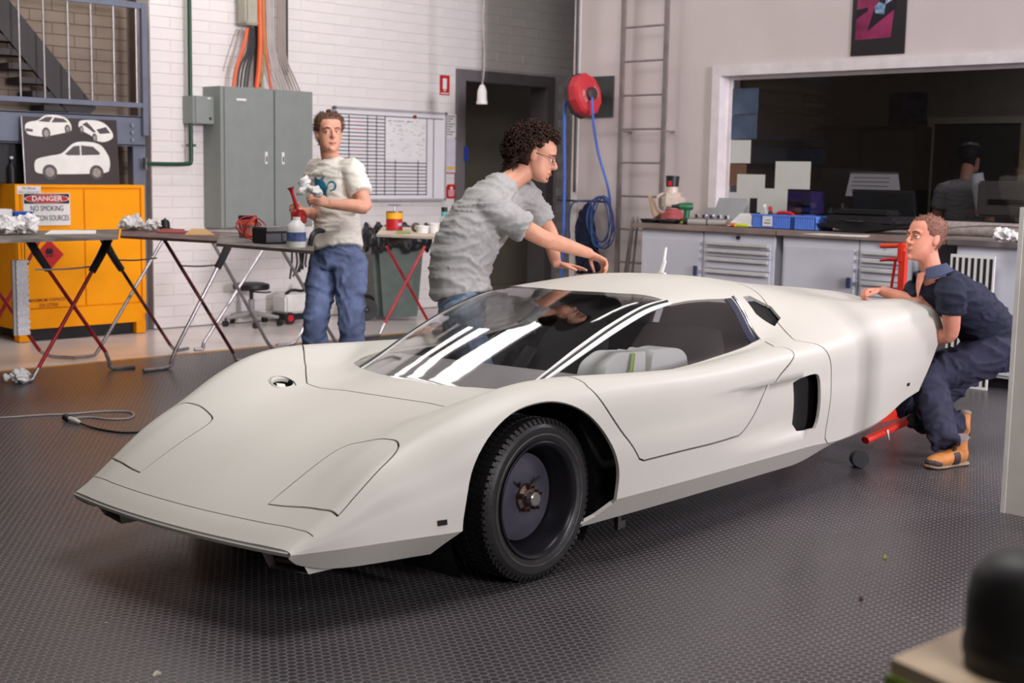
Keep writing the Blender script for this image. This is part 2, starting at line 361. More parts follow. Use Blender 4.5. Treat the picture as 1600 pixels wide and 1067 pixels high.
# ------------------------------------------------------------------ the car: one master surface, cut into its panels
CY, CR = radians(4.0), radians(1.1)
car = thing('sports_car', 'low wedge-shaped sports car in pale grey primer with clear canopy', 'car')
_f = Vector((-cos(CY), -sin(CY), 0)); _l = Vector((sin(CY), -cos(CY), 0)); _z = Vector((0, 0, 1))
_w = G(797, 922); CO = _w - _f*.06 - _l*.80; CO.z = 0
CL = _l*cos(CR) + _z*sin(CR); CU = _z*cos(CR) - _l*sin(CR)
cm = Matrix((_f, CL, CU)).transposed().to_4x4(); cm.translation = CO
car.matrix_world = cm
def CW(u, y, z): return cm @ Vector((u, y, z))
GUIDE = {
 .94: [(0, .262), (.22, .262), (.42, .262), (.56, .262), (.600, .260), (.612, .257), (.618, .252), (.62, .247), (.612, .235)],
 .86: [(0, 0.312), (0.22, 0.312), (0.42, 0.312), (0.57, 0.309), (0.618, 0.299), (0.632, 0.288), (0.638, 0.266), (0.64, 0.243), (0.585, 0.185)],
 .76: [(0, 0.36), (0.22, 0.36), (0.42, 0.362), (0.58, 0.365), (0.636, 0.357), (0.655, 0.335), (0.668, 0.29), (0.675, 0.242), (0.615, 0.165)],
 .60: [(0, 0.43), (0.22, 0.431), (0.42, 0.441), (0.56, 0.46), (0.645, 0.455), (0.68, 0.418), (0.7, 0.33), (0.715, 0.241), (0.655, 0.16)],
 .42: [(0, 0.485), (0.22, 0.488), (0.42, 0.512), (0.54, 0.532), (0.65, 0.527), (0.706, 0.478), (0.745, 0.36), (0.765, 0.24), (0.68, 0.155)],
 .20: [(0, 0.53), (0.22, 0.534), (0.42, 0.56), (0.56, 0.6), (0.685, 0.612), (0.757, 0.572), (0.805, 0.4), (0.82, 0.24), (0.735, 0.15)],
 .00: [(0, 0.553), (0.22, 0.555), (0.44, 0.575), (0.58, 0.64), (0.7, 0.675), (0.782, 0.645), (0.845, 0.43), (0.855, 0.235), (0.77, 0.14)],
 -.15: [(0, 0.568), (0.22, 0.568), (0.45, 0.572), (0.59, 0.632), (0.71, 0.693), (0.796, 0.672), (0.86, 0.44), (0.868, 0.232), (0.783, 0.135)],
 -.33: [(0, 0.595), (0.22, 0.59), (0.45, 0.578), (0.6, 0.6), (0.72, 0.69), (0.805, 0.678), (0.868, 0.45), (0.872, 0.23), (0.787, 0.13)],
 -.50: [(0, 0.672), (0.25, 0.666), (0.47, 0.64), (0.64, 0.61), (0.735, 0.68), (0.81, 0.674), (0.87, 0.45), (0.873, 0.228), (0.788, 0.128)],
 -.65: [(0, 0.735), (0.25, 0.729), (0.48, 0.704), (0.665, 0.632), (0.745, 0.671), (0.815, 0.667), (0.872, 0.45), (0.874, 0.226), (0.789, 0.126)],
 -.85: [(0, 0.811), (0.25, 0.805), (0.485, 0.781), (0.69, 0.636), (0.76, 0.662), (0.82, 0.66), (0.875, 0.45), (0.875, 0.224), (0.79, 0.124)],
 -1.0: [(0, 0.861), (0.25, 0.855), (0.485, 0.831), (0.695, 0.636), (0.765, 0.656), (0.82, 0.655), (0.877, 0.45), (0.876, 0.223), (0.791, 0.123)],
 -1.24: [(0, 0.922), (0.25, 0.916), (0.478, 0.888), (0.7, 0.644), (0.77, 0.659), (0.825, 0.655), (0.88, 0.46), (0.876, 0.222), (0.791, 0.122)],
 -1.45: [(0, 0.954), (0.25, 0.945), (0.475, 0.897), (0.705, 0.662), (0.78, 0.671), (0.83, 0.664), (0.885, 0.47), (0.877, 0.221), (0.792, 0.121)],
 -1.70: [(0, 0.971), (0.25, 0.96), (0.485, 0.893), (0.715, 0.688), (0.79, 0.686), (0.84, 0.673), (0.89, 0.48), (0.878, 0.22), (0.793, 0.121)],
 -1.95: [(0, 0.963), (0.25, 0.953), (0.5, 0.89), (0.68, 0.76), (0.8, 0.705), (0.85, 0.676), (0.895, 0.49), (0.88, 0.22), (0.795, 0.12)],
 -2.15: [(0, .945), (.25, .935), (.50, .893), (.68, .815), (.83, .718), (.87, .680), (.90, .49), (.885, .21), (.862, .195)],
 -2.40: [(0, .912), (.28, .900), (.50, .872), (.70, .835), (.85, .737), (.885, .685), (.905, .49), (.885, .225), (.865, .205)],
 -2.80: [(0, .870), (.28, .860), (.50, .812), (.74, .803), (.87, .747), (.897, .69), (.91, .50), (.888, .268), (.87, .25)],
 -3.05: [(0, .845), (.28, .840), (.50, .795), (.78, .806), (.88, .760), (.905, .70), (.91, .51), (.885, .312), (.865, .295)],
 -3.30: [(0, .820), (.28, .815), (.50, .782), (.80, .782), (.875, .755), (.900, .71), (.905, .52), (.88, .345), (.86, .33)],
}
GUIDE[-.36] = [tuple(a*.824+b*.176 for a, b in zip(p, q)) for p, q in zip(GUIDE[-.33], GUIDE[-.50])]
US = sorted(GUIDE)
def pchip(xs, ys):
    n = len(xs); h = [xs[i+1]-xs[i] for i in range(n-1)]; d = [(ys[i+1]-ys[i])/h[i] for i in range(n-1)]
    m = [0]*n; m[0] = d[0]; m[-1] = d[-1]
    for i in range(1, n-1):
        if d[i-1]*d[i] > 0:
            a, b = 2*h[i]+h[i-1], h[i]+2*h[i-1]; m[i] = (a+b)/(a/d[i-1]+b/d[i])
    return (xs, ys, m)
def peval(P, x):
    xs, ys, m = P
    if x <= xs[0]: return ys[0]
    if x >= xs[-1]: return ys[-1]
    lo, hi = 0, len(xs)-1
    while hi-lo > 1:
        k = (lo+hi)//2
        if xs[k] <= x: lo = k
        else: hi = k
    h = xs[hi]-xs[lo]; t = (x-xs[lo])/h; t2 = t*t; t3 = t2*t
    return (2*t3-3*t2+1)*ys[lo]+(t3-2*t2+t)*h*m[lo]+(-2*t3+3*t2)*ys[hi]+(t3-t2)*h*m[hi]
def psm(P, u):
    h = min(.09, .94-u, u+3.3, max(.012, abs(u+.34)*.7))
    return sum(w*peval(P, u+d*h) for w, d in ((.14, -1), (.22, -.5), (.28, 0), (.22, .5), (.14, 1)))
GY = [pchip(US, [GUIDE[u][k][0] for u in US]) for k in range(9)]
GZ = [pchip(US, [GUIDE[u][k][1] for u in US]) for k in range(9)]
SV = [0, .24, .48, .72, .84, .92, 1.14, 1.36, 1.45]          # metric position of each guide across the section
_cache = {}
def section(u):
    k = round(u, 5)
    if k not in _cache:
        p = [(psm(GY[i], u), psm(GZ[i], u)) for i in range(9)]
        # tangents by chord length, mirrored at the centre; the sill crease (guide 7) stays sharp
        c = [0]
        for i in range(7): c.append(c[-1]+max(1e-4, hypot(p[i+1][0]-p[i][0], p[i+1][1]-p[i][1])))
        ty = []; tz = []
        for i in range(8):
            if i == 0: ty.append(1.0*(p[1][0]-p[0][0])/(c[1]-c[0])); tz.append(0.0); continue
            if i == 7: ty.append((p[7][0]-p[6][0])/(c[7]-c[6])); tz.append((p[7][1]-p[6][1])/(c[7]-c[6])); continue
            a, b = c[i]-c[i-1], c[i+1]-c[i]
            ty.append(((p[i][0]-p[i-1][0])/a*b+(p[i+1][0]-p[i][0])/b*a)/(a+b)); tz.append(((p[i][1]-p[i-1][1])/a*b+(p[i+1][1]-p[i][1])/b*a)/(a+b))
        _cache[k] = (p, c, ty, tz)
    return _cache[k]
def yz(u, v):
    p, c, ty, tz = section(u)
    if v >= 7:
        t = min(v-7, 1); return p[7][0]+(p[8][0]-p[7][0])*t, p[7][1]+(p[8][1]-p[7][1])*t
    i = int(v); t = v-i; h = c[i+1]-c[i]; t2 = t*t; t3 = t2*t
    a, b, d, e = 2*t3-3*t2+1, (t3-2*t2+t)*h, -2*t3+3*t2, (t3-t2)*h
    return a*p[i][0]+b*ty[i]+d*p[i+1][0]+e*ty[i+1], a*p[i][1]+b*tz[i]+d*p[i+1][1]+e*tz[i+1]
def sstep(x, a, b):
    t = min(1, max(0, (x-a)/(b-a))); return t*t*(3-2*t)
def SURF(u, v):
    y, z = yz(u, v)
    if -1.86 < u < -1.0 and v > 5:                            # scoop that deepens towards the side vent
        y -= .040*sstep(-u, 1.02, 1.80)*sstep(z, .285, .335)*(1-sstep(z, .537, .545))
    k = .14*sstep(u, .15, .94); x = u - k*y*y
    if u < -2.4: x += sstep(-u, 2.4, 3.3)*.25*min(1, max(0, (.74-z)/.40))
    return Vector((x, y, z))
def SNRM(u, v):
    e = .004; dv_ = .03 if v < 5 else .006; u0, u1 = max(-3.3, u-e), min(.94, u+e); v0, v1 = max(0, v-dv_), min(8, v+dv_)
    if v < 7 <= v1: v1 = 6.999
    if v >= 7: v0 = max(v0, 7.0)
    du = SURF(u1, v)-SURF(u0, v); dv = SURF(u, v1)-SURF(u, v0)
    n = du.cross(dv)
    if n.length < 1e-12: n = Vector((0, 0, 1))
    n.normalize()
    if v < .01: n.y = 0; n.normalize()
    return n
def v2s(v): i = min(int(v), 7); return SV[i]+(SV[i+1]-SV[i])*(v-i)
def s2v(s):
    for i in range(8):
        if s <= SV[i+1]+1e-9: return i+(s-SV[i])/(SV[i+1]-SV[i])
    return 8
def vy(u, y):
    a, b = 0, 5.0
    for _ in range(30):
        m = (a+b)/2
        if yz(u, m)[0] < y: a = m
        else: b = m
    return a
def vz(u, z, lo=4.0):
    a, b = lo, 8
    if z <= yz(u, 8)[1]: return 8
    for _ in range(30):
        m = (a+b)/2
        if yz(u, m)[1] > z: a = m
        else: b = m
    return a
def conv(pl):
    """(u,'y',y) across the top, (u,'z',z) on the flank, (u,'v',v) by guide -> surface domain (u,s)"""
    out = []
    for u, k, q in pl: out.append((u, v2s(vy(u, q) if k == 'y' else vz(u, q) if k == 'z' else q)))
    return out
def smoothpl(pl, n=5, closed=False):
    if closed:
        q = [pl[-1]]+pl+pl[:2]; o = crspline(q, n); return o[n:-n-1] if False else [p for p in o[n:n+n*len(pl)]]
    return crspline(pl, n)
def Yc(l): return [(u, 'y', y) for u, y in l]
def Zc(l): return [(u, 'z', z) for u, z in l]
seams = {}
cov = conv(Yc([(.765, .645), (.775, .56), (.782, .46), (.787, .366)]))
covr = smoothpl(conv(Yc([(.72, .366), (.6, .366), (.5, .366), (.452, .378), (.425, .415), (.41, .49), (.412, .56), (.426, .605), (.455, .632), (.50, .644), (.58, .648), (.70, .648)])), 4)
COVER = cov + covr
DOOR = conv([(-.335, 'y', .735), (-.33, 'y', .79)]) + smoothpl(conv(Zc([(-.335, .66), (-.41, .572), (-.535, .436), (-.595, .362)])), 4) + \
    smoothpl(conv(Zc([(-.625, .350), (-.945, .350), (-1.25, .350), (-1.33, .357), (-1.41, .40), (-1.50, .47), (-1.60, .56), (-1.72, .62), (-1.775, .655), (-1.755, .682)])), 4) + \
    smoothpl(conv(Yc([(-1.71, .80), (-1.735, .765), (-1.76, .725)])), 3)
QUART = conv(Yc([(-2.17, 0), (-2.15, .2), (-2.09, .42), (-2.03, .55), (-1.945, .70), (-1.90, .78)])) + smoothpl(conv(Zc([(-1.895, .713), (-1.94, .69), (-2.02, .665), (-2.06, .60), (-2.065, .49), (-2.045, .27), (-2.06, .225), (-2.10, .205)])), 4)
QUART = QUART + conv([(-2.16, 'v', 8)])
HOODCUT = smoothpl(conv(Yc([(-.11, 0), (-.11, .2), (-.10, .33), (-.09, .45)])), 3) + smoothpl(conv(Yc([(-.125, .495), (-.165, .545), (-.21, .60), (-.25, .655), (-.29, .71), (-.33, .765)])), 4)
NOSECUT = conv(Yc([(.862, 0), (.862, .3), (.862, .55), (.858, .63)]))
ARCH = conv([(.36, 'v', 8), (.335, 'z', .20)]) + smoothpl(conv(Zc([(.305, .242), (.292, .30), (.247, .43), (.168, .535), (.05, .608), (-.08, .634), (-.19, .62), (-.305, .565), (-.40, .478), (-.452, .395), (-.472, .314), (-.455, .21)])), 4) + conv(Zc([(-.40, .165), (-.32, .14)])) + conv([(-.30, 'v', 8)])
VENT = smoothpl(conv(Zc([(-1.80, .545), (-1.925, .552), (-1.962, .53), (-1.968, .47), (-1.965, .345), (-1.945, .298)])), 3) + conv(Zc([(-1.86, .30), (-1.80, .305)]))
SLOT = conv(Yc([(-1.905, .515), (-1.965, .515), (-2.02, .60), (-2.00, .665), (-1.92, .68), (-1.885, .60)]))
CAP = [(.02+.052*cos(t), v2s(vy(.02, .47))+.052*sin(t)) for t in [2*pi*k/24 for k in range(24)]]
def ub(y): return -.33-.36*y*y
def uf(y): return -1.235-.50*y*y
WS_ = conv([(ub(q), 'y', q) for q in (0, .1, .2, .3, .40, .455)]) + conv([(-.52, 'v', 1.92), (-.7, 'v', 1.90), (-.9, 'v', 1.90), (-1.1, 'v', 1.92), (-1.25, 'v', 1.94), (-1.33, 'v', 1.95)]) + conv([(uf(q), 'y', q) for q in (.36, .28, .2, .1, 0)])
STRIP_IN = conv([(ub(.455), 'y', .455), (-.52, 'v', 1.92), (-.7, 'v', 1.90), (-.9, 'v', 1.90), (-1.1, 'v', 1.92), (-1.25, 'v', 1.94), (-1.33, 'v', 1.95)])
STRIP_OUT = conv([(ub(.50), 'y', .50), (-.52, 'v', 2.13), (-.7, 'v', 2.13), (-.9, 'v', 2.12), (-1.1, 'v', 2.11), (-1.25, 'v', 2.10), (-1.35, 'v', 2.08)])
SIDEW = STRIP_OUT + conv([(-1.5, 'v', 2.06), (-1.65, 'v', 2.06), (-1.765, 'v', 2.08), (-1.75, 'v', 2.4), (-1.725, 'v', 2.7), (-1.70, 'v', 2.93), (-1.5, 'v', 2.95), (-1.2, 'v', 2.95), (-.9, 'v', 2.95), (-.7, 'v', 2.95), (-.56, 'v', 2.93), (-.49, 'v', 2.80), (-.45, 'v', 2.5)])
WTRIM = conv([(-1.765, 'v', 2.08), (-1.82, 'v', 2.08), (-1.80, 'v', 2.4), (-1.775, 'v', 2.7), (-1.75, 'v', 2.95), (-1.70, 'v', 2.93), (-1.725, 'v', 2.7), (-1.75, 'v', 2.4)])
STRK = [conv(Zc([(-1.02, z), (-1.2, z), (-1.4, z), (-1.6, z), (-1.795, z)])) for z in (.545, .537)]
SEAMS = [(COVER+COVER[:1], .0036), (DOOR, .0036), (QUART, .0036), (HOODCUT, .0036), (NOSECUT, .0017)]
def dseg(p, a, b):
    ax, ay = a; dx, dy = b[0]-ax, b[1]-ay; L2 = dx*dx+dy*dy
    t = 0 if L2 == 0 else max(0, min(1, ((p[0]-ax)*dx+(p[1]-ay)*dy)/L2))
    return hypot(p[0]-ax-t*dx, p[1]-ay-t*dy)
def dpl(p, pl, lim=9):
    m = lim
    for a, b in zip(pl, pl[1:]):
        if min(a[0], b[0])-m > p[0] or max(a[0], b[0])+m < p[0] or min(a[1], b[1])-m > p[1] or max(a[1], b[1])+m < p[1]: continue
        m = min(m, dseg(p, a, b))
    return m
def inpoly(p, pl):
    c = False; n = len(pl); x, y = p
    for i in range(n):
        x1, y1 = pl[i]; x2, y2 = pl[(i+1) % n]
        if (y1 > y) != (y2 > y) and x < (x2-x1)*(y-y1)/(y2-y1)+x1: c = not c
    return c
def offset(pl, d):
    o = []
    for i, p in enumerate(pl):
        a = pl[max(i-1, 0)]; b = pl[min(i+1, len(pl)-1)]; dx, dy = b[0]-a[0], b[1]-a[1]; l = hypot(dx, dy) or 1
        o.append((p[0]-dy/l*d, p[1]+dx/l*d))
    return o
SMAX = SV[-1]
def clampd(p): return (min(.94, max(-3.3, p[0])), min(SMAX, max(0, p[1])))
cons = []
for pl, hw in SEAMS:
    cons.append([clampd(p) for p in offset(pl, hw)]); cons.append([clampd(p) for p in offset(pl, -hw)])
for pl in (ARCH, VENT, SLOT, CAP, WS_, SIDEW, WTRIM): cons.append([clampd(p) for p in pl+pl[:1]])
cons.append(STRIP_IN); cons += STRK
V2, E2, seen = [], [], {}
def addv(p):
    k = (round(p[0], 4), round(p[1], 4))
    if k not in seen: seen[k] = len(V2); V2.append(Vector(k))
    return seen[k]
for pl in cons:
    ids = []
    for a, b in zip(pl, pl[1:]):
        n = max(1, int(hypot(b[0]-a[0], b[1]-a[1])/.022))
        for k in range(n): ids.append(addv((a[0]+(b[0]-a[0])*k/n, a[1]+(b[1]-a[1])*k/n)))
    ids.append(addv(pl[-1]))
    E2 += [(i, j) for i, j in zip(ids, ids[1:]) if i != j]
gs = []
for i in range(8):
    n = [7, 7, 8, 6, 4, 7, 7, 3][i]
    gs += [SV[i]+(SV[i+1]-SV[i])*k/n for k in range(n)]
gs.append(SMAX)
nu = 190; gu = [-3.3+4.24*k/nu for k in range(nu+1)]
border = []
for u in gu:
    for s in gs:
        onb = s in (0, SMAX, SV[7]) or u in (gu[0], gu[-1])
        if onb or all(dpl((u, s), pl, .012) > .0075 for pl in cons): addv((u, s))
cr7 = [addv((u, SV[7])) for u in gu]
E2 += [(a, b) for a, b in zip(cr7, cr7[1:])]
res = delaunay_2d_cdt(V2, E2, [], 0, 1e-6)
RV, RF = res[0], res[2]
RV = [clampd((v.x, v.y)) for v in RV]
P3 = [SURF(u, s2v(s)) for u, s in RV]; N3 = [SNRM(u, min(s2v(s), 6.97) if s2v(s) < 7.0005 else s2v(s)) for u, s in RV]
NLO = {i: SNRM(u, 7.5) for i, (u, s) in enumerate(RV) if abs(s-SV[7]) < 1e-4}
cls = {}
QP = QUART + [(-3.4, SMAX+.1), (-3.4, -.1), (-2.17, -.1)]
DP = DOOR + conv([(-1.70, 'v', 2.93), (-1.2, 'v', 2.95), (-.7, 'v', 2.95), (-.5, 'v', 2.9), (-.40, 'v', 3.3)])
STRIP_P = STRIP_IN + STRIP_OUT[::-1]
for f in RF:
    c = (sum(RV[i][0] for i in f)/3, sum(RV[i][1] for i in f)/3)
    k = None
    for pl, hw in SEAMS:
        if dpl(c, pl, .02) < hw: k = 'gap'; break
    if k is None:
        if inpoly(c, ARCH) or inpoly(c, VENT) or inpoly(c, SLOT): k = 'gap'
        elif inpoly(c, CAP): k = 'cap'
        elif inpoly(c, WS_): k = 'windshield'
        elif inpoly(c, SIDEW): k = 'side_window'
        elif inpoly(c, WTRIM): k = 'window_trim'
        elif inpoly(c, STRIP_P): k = 'glint'
        elif inpoly(c, COVER): k = 'headlamp_cover'
        elif inpoly(c, QP): k = 'rear_panel'
        elif inpoly(c, DP): k = 'door'
        else: k = 'body_shell'
    cls.setdefault(k, []).append(f)
def shell(name, faces_l, faces_r, th, mat, parent=car, inmat=None):
    """outer skin + inner skin + rims, with exact surface normals"""
    vs_, fs, ln, inn = [], [], [], []
    om = {}
    def vid(i, side, inner):
        sd = 1 if RV[i][1] < 1e-6 else side
        k = (i, sd, inner)
        if k not in om:
            p = P3[i].copy(); n = N3[i].copy()
            if inner: p = p-n*th
            if sd < 0: p.y = -p.y
            om[k] = len(vs_); vs_.append(p)
        return om[k]
    def nrm(i, side, low=False):
        n = (NLO[i] if low and i in NLO else N3[i]).copy(); n.y *= side; return n
    for side, fl in ((1, faces_l), (-1, faces_r)):
        ec = {}
        for f in fl:
            f = tuple(f)
            a = (P3[f[1]]-P3[f[0]]).cross(P3[f[2]]-P3[f[0]])
            if a.dot(N3[f[0]]) < 0: f = f[::-1]
            if a.length < 1e-12: continue
            o = f if side > 0 else f[::-1]; lo = sum(RV[i][1] for i in f)/3 > SV[7]
            fs.append(tuple(vid(i, side, 0) for i in o)); ln.append([nrm(i, side, lo) for i in o])
            fs.append(tuple(vid(i, side, 1) for i in o[::-1])); ln.append([-nrm(i, side) for i in o[::-1]]); inn.append(len(fs)-1)
            for a_, b_ in ((o[0], o[1]), (o[1], o[2]), (o[2], o[0])): ec[(a_, b_)] = 1
        for (a_, b_) in ec:
            if (b_, a_) not in ec and not (RV[a_][1] < 1e-6 and RV[b_][1] < 1e-6 and faces_l and faces_r):
                q = (vid(b_, side, 0), vid(a_, side, 0), vid(a_, side, 1), vid(b_, side, 1))
                if len(set(q)) < 4: continue
                n = (vs_[q[1]]-vs_[q[0]]).cross(vs_[q[2]]-vs_[q[0]])
                n = n.normalized() if n.length > 1e-12 else Vector((0, 0, 1))
                fs.append(q); ln.append([n]*4)
    me = bpy.data.meshes.new(name); me.from_pydata(vs_, [], fs)
    me.update(); o = link(name, me, [mat, inmat] if inmat else mat, parent, None); me.shade_smooth()
    if inmat:
        for i in inn: me.polygons[i].material_index = 1
    flat = [n for l in ln for n in l]
    if len(flat) == len(me.loops): me.normals_split_custom_set([tuple(n) for n in flat])
    return o
PRIM = M('pale_primer', (196, 193, 184), .45, var=.012, vs_=2.5, spec=.45)
GLS = glassmat('canopy_acrylic', (.93, .93, .93), .05)
body_r = cls['body_shell']; body_l = cls['body_shell']+cls['cap']
UND = M('shell_underside', (34, 33, 33), .8)
shell('body_shell', body_l, body_r, .014, PRIM, inmat=UND)
shell('rear_panel', cls['rear_panel'], cls['rear_panel'], .014, PRIM, inmat=UND)
for sd in (1, -1):
    A = lambda k: (cls[k], []) if sd > 0 else ([], cls[k])
    shell('door', *A('door'), .014, PRIM, inmat=UND)
    shell('headlamp_cover', *A('headlamp_cover'), .012, PRIM, inmat=UND)
    shell('side_window', *A('side_window'), .004, GLS)
    shell('window_trim', *A('window_trim'), .012, M('dark_pillar_trim', (48, 50, 66), .25))
    shell('reflection_strip', *A('glint'), .006, M('painted_reflection_white', (232, 231, 228), .35))  # added white strips paint lamp reflections along the bend of the glass
shell('windscreen', cls['windshield'], cls['windshield'], .004, GLS)
# dark line splitting each painted reflection strip in two, chrome at the back of each side window
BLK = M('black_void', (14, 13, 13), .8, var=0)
CHR = M('chrome', (215, 215, 218), .12, 1, var=0)
def online(pl, off, n=3):
    o = []
    for u, s in crspline(pl, n):
        v = s2v(s); o.append(SURF(u, v)+SNRM(u, v)*off)
    return o
for sd in (1, -1):
    mid = [((a[0]+b[0])/2, (a[1]+b[1])/2) for a, b in zip(STRIP_IN, STRIP_OUT)]
    q = online(mid, .001); q = [Vector((p.x, p.y*sd, p.z)) for p in q]
    MB().tube(q, .006, seg=6, sm=False).build('reflection_gap', M('reflection_gap_dark', (40, 39, 41), .5), car)
    q = [Vector((p.x, p.y*sd, p.z)) for p in online(conv([(-1.83, 'v', 2.06), (-1.81, 'v', 2.4), (-1.785, 'v', 2.7), (-1.755, 'v', 2.97)]), .001)]
    MB().tube(q, .008, seg=8, sm=False).build('chrome_strip', CHR, car)
# nose lip, underside and lower intakes
nl = MB(); rows = []
for k in range(-20, 21):
    y = .612*k/20; x = .94-.14*y*y
    rows.append([(x-.004, y, .262-.004*abs(k)/20), (x+.006, y, .252), (x+.002, y, .240), (x-.05, y, .228), (x-.35, y*.98, .17), (x-.62, y*.95, .15)])
n = len(rows[0])
nl.add([p for r in rows for p in r], [(i*n+j, (i+1)*n+j, (i+1)*n+j+1, i*n+j+1) for i in range(40) for j in range(n-1)])
nl.build('nose_lip', PRIM, car, 50)
for sd in (1, -1):
    p = MB()
    y0, y1 = .405*sd, .598*sd
    a = [(.845, y0, .236), (.838, y1, .236), (.785, y1-.015*sd, .158), (.815, y0+.02*sd, .156), (.50, y0, .19), (.50, y1, .19), (.45, y1-.02*sd, .145), (.45, y0+.02*sd, .145)]
    p.add(a, [(3, 2, 6, 7), (1, 5, 6, 2), (0, 3, 7, 4), (0, 1, 5, 4)])
    p.build('intake_duct', PRIM, car, None)
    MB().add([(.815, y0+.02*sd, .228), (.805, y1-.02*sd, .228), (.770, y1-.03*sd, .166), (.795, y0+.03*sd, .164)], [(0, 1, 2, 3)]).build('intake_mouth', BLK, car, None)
    MB().tube([(.805, y0+.05*sd, .188), (.79, y1-.05*sd, .190)], .009, seg=6).build('intake_bar', M('brown_metal', (90, 60, 52), .5), car)
# fuel filler well on the far wing, with a paper card in it
uv = (.02, v2s(vy(.02, .47))); fp = SURF(uv[0], s2v(uv[1])); fn = SNRM(uv[0], s2v(uv[1])); fp.y *= -1; fn.y *= -1
q = fn.to_track_quat('Z', 'Y').to_matrix().to_4x4(); q.translation = fp
MB().lathe([(.054, .001), (.052, .003), (.050, -.004), (.049, -.035), (.0, -.036)], 28, q, cap0=False).build('filler_well', M('filler_black', (24, 23, 23), .5), car)
MB().lathe([(.060, .000), (.059, .0025), (.055, .004), (.0535, .001)], 32, q, close=True).build('filler_ring', PRIM, car)
MB().box((0, 0, 0), (.055, .036, .001)).build('paper_card', M('card_white', (225, 224, 218), .6), car, None).matrix_local = q @ Matrix.Translation((0, 0, -.018)) @ Matrix.Rotation(1.1, 4, 'Z')
# small black marker recesses on the flank
for u, z, w, h in ((.385, .278, .036, .018), (-3.06, .40, .03, .016)):
    for sd in (1, -1):
        v = vz(u, z); p = SURF(u, v); nn = SNRM(u, v); p.y *= sd; nn.y *= sd
        mm = nn.to_track_quat('Y', 'Z').to_matrix().to_4x4(); mm.translation = p
        MB().box((0, 0, 0), (w, .006, h)).build('marker_recess', BLK, car, None).matrix_local = mm
# wells, vents and chassis seen through the openings
for sd in (1, -1):
    wh = MB(); pts = [(-.09+.40*cos(t), .262+.375*sin(t)) for t in [pi*k/16 for k in range(-3, 20)]]
    for a, b in zip(pts, pts[1:]):
        for y0, y1 in ((.745, .65), (.65, .55), (.55, .46)):
            wh.add([(p[0], y*sd, min(p[1], yz(p[0], vy(p[0], y))[1]-.028)) for p, y in ((a, y0), (b, y0), (b, y1), (a, y1))], [(0, 1, 2, 3)])
    wh.add([(p[0], .46*sd, min(p[1], yz(p[0], vy(p[0], .46))[1]-.028)) for p in pts], [tuple(range(len(pts)))])
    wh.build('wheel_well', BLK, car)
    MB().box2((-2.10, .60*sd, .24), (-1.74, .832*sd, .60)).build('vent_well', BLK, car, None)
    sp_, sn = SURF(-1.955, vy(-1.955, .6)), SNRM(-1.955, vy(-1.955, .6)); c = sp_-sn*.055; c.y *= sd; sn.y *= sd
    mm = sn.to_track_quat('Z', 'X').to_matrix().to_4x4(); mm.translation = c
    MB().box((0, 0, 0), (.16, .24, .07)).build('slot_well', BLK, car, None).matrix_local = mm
    sus = MB()
    for a, b, r in (((-.30, .55, .20), (-.10, .62, .26), .016), ((-.36, .60, .33), (-.30, .52, .14), .014), ((-.40, .66, .22), (-.28, .58, .30), .010)):
        sus.cyl((a[0], a[1]*sd, a[2]), (b[0], b[1]*sd, b[2]), r, seg=10)
    sus.build('suspension_arm', M('greasy_steel', (88, 84, 84), .45, .7), car)
ch = MB(); ch.box2((-2.9, -.70, .30), (-2.15, .70, .60)); ch.box2((-2.2, -.74, .15), (-.5, .74, .20)); ch.box2((-.55, -.44, .15), (.6, .44, .42))
ch.build('chassis', M('chassis_black', (20, 20, 21), .7), car, None)
MB().add([(-3.20, -.80, .72), (-3.20, .80, .72), (-2.98, .79, .36), (-2.98, -.79, .36)], [(0, 1, 2, 3)]).build('tail_panel', M('tail_dark', (40, 40, 42), .6), car, None)
br = MB().box((-.70, .70, .10), (.02, .02, .12)).box((-.72, .70, .055), (.05, .012, .03)); br.build('sill_bracket', M('greasy_steel', (88, 84, 84)), car)
# cockpit
INT = M('cockpit_black', (40, 39, 42), .6)
ck = MB(); ck.box2((-1.95, -.70, .2), (-.5, .70, .24)); ck.box2((-1.98, -.66, .2), (-1.92, .66, .72))
for sd in (1, -1): ck.box2((-1.9, .66*sd, .2), (-.45, .70*sd, .60))
ck.build('cockpit_tub', INT, car, None)
d = MB()
pr = [(-.46, .30), (-.46, .565), (-.55, .60), (-.70, .63), (-.80, .62), (-.82, .56), (-.74, .52), (-.72, .30)]
d.prism([(a, b) for a, b in pr], 1.24, Matrix(((1, 0, 0, 0), (0, 0, 1, -.62), (0, 1, 0, 0), (0, 0, 0, 1))))
d.build('dashboard', M('dash_grey', (150, 147, 147), .6), car)
SEAT = M('pale_seat_shell', (206, 208, 205), .5, var=.03)
for y in (-.33, .33):
    s = MB()
    s.tube([(-1.0, y, .30), (-1.2, y, .30), (-1.42, y, .33), (-1.60, y, .46), (-1.72, y, .62), (-1.78, y, .73)], [(.24, .05), (.25, .06), (.25, .07), (.24, .06), (.21, .05), (.15, .03)], seg=18, lat=(0, 1, 0))
    s.tube([(-1.0, y-.22, .36), (-1.4, y-.23, .40), (-1.62, y-.2, .58)], [(.03, .05), (.04, .06), (.02, .04)], seg=10)
    s.tube([(-1.0, y+.22, .36), (-1.4, y+.23, .40), (-1.62, y+.2, .58)], [(.03, .05), (.04, .06), (.02, .04)], seg=10)
    s.build('seat', M('dark_seat', (44, 43, 46), .7), car)
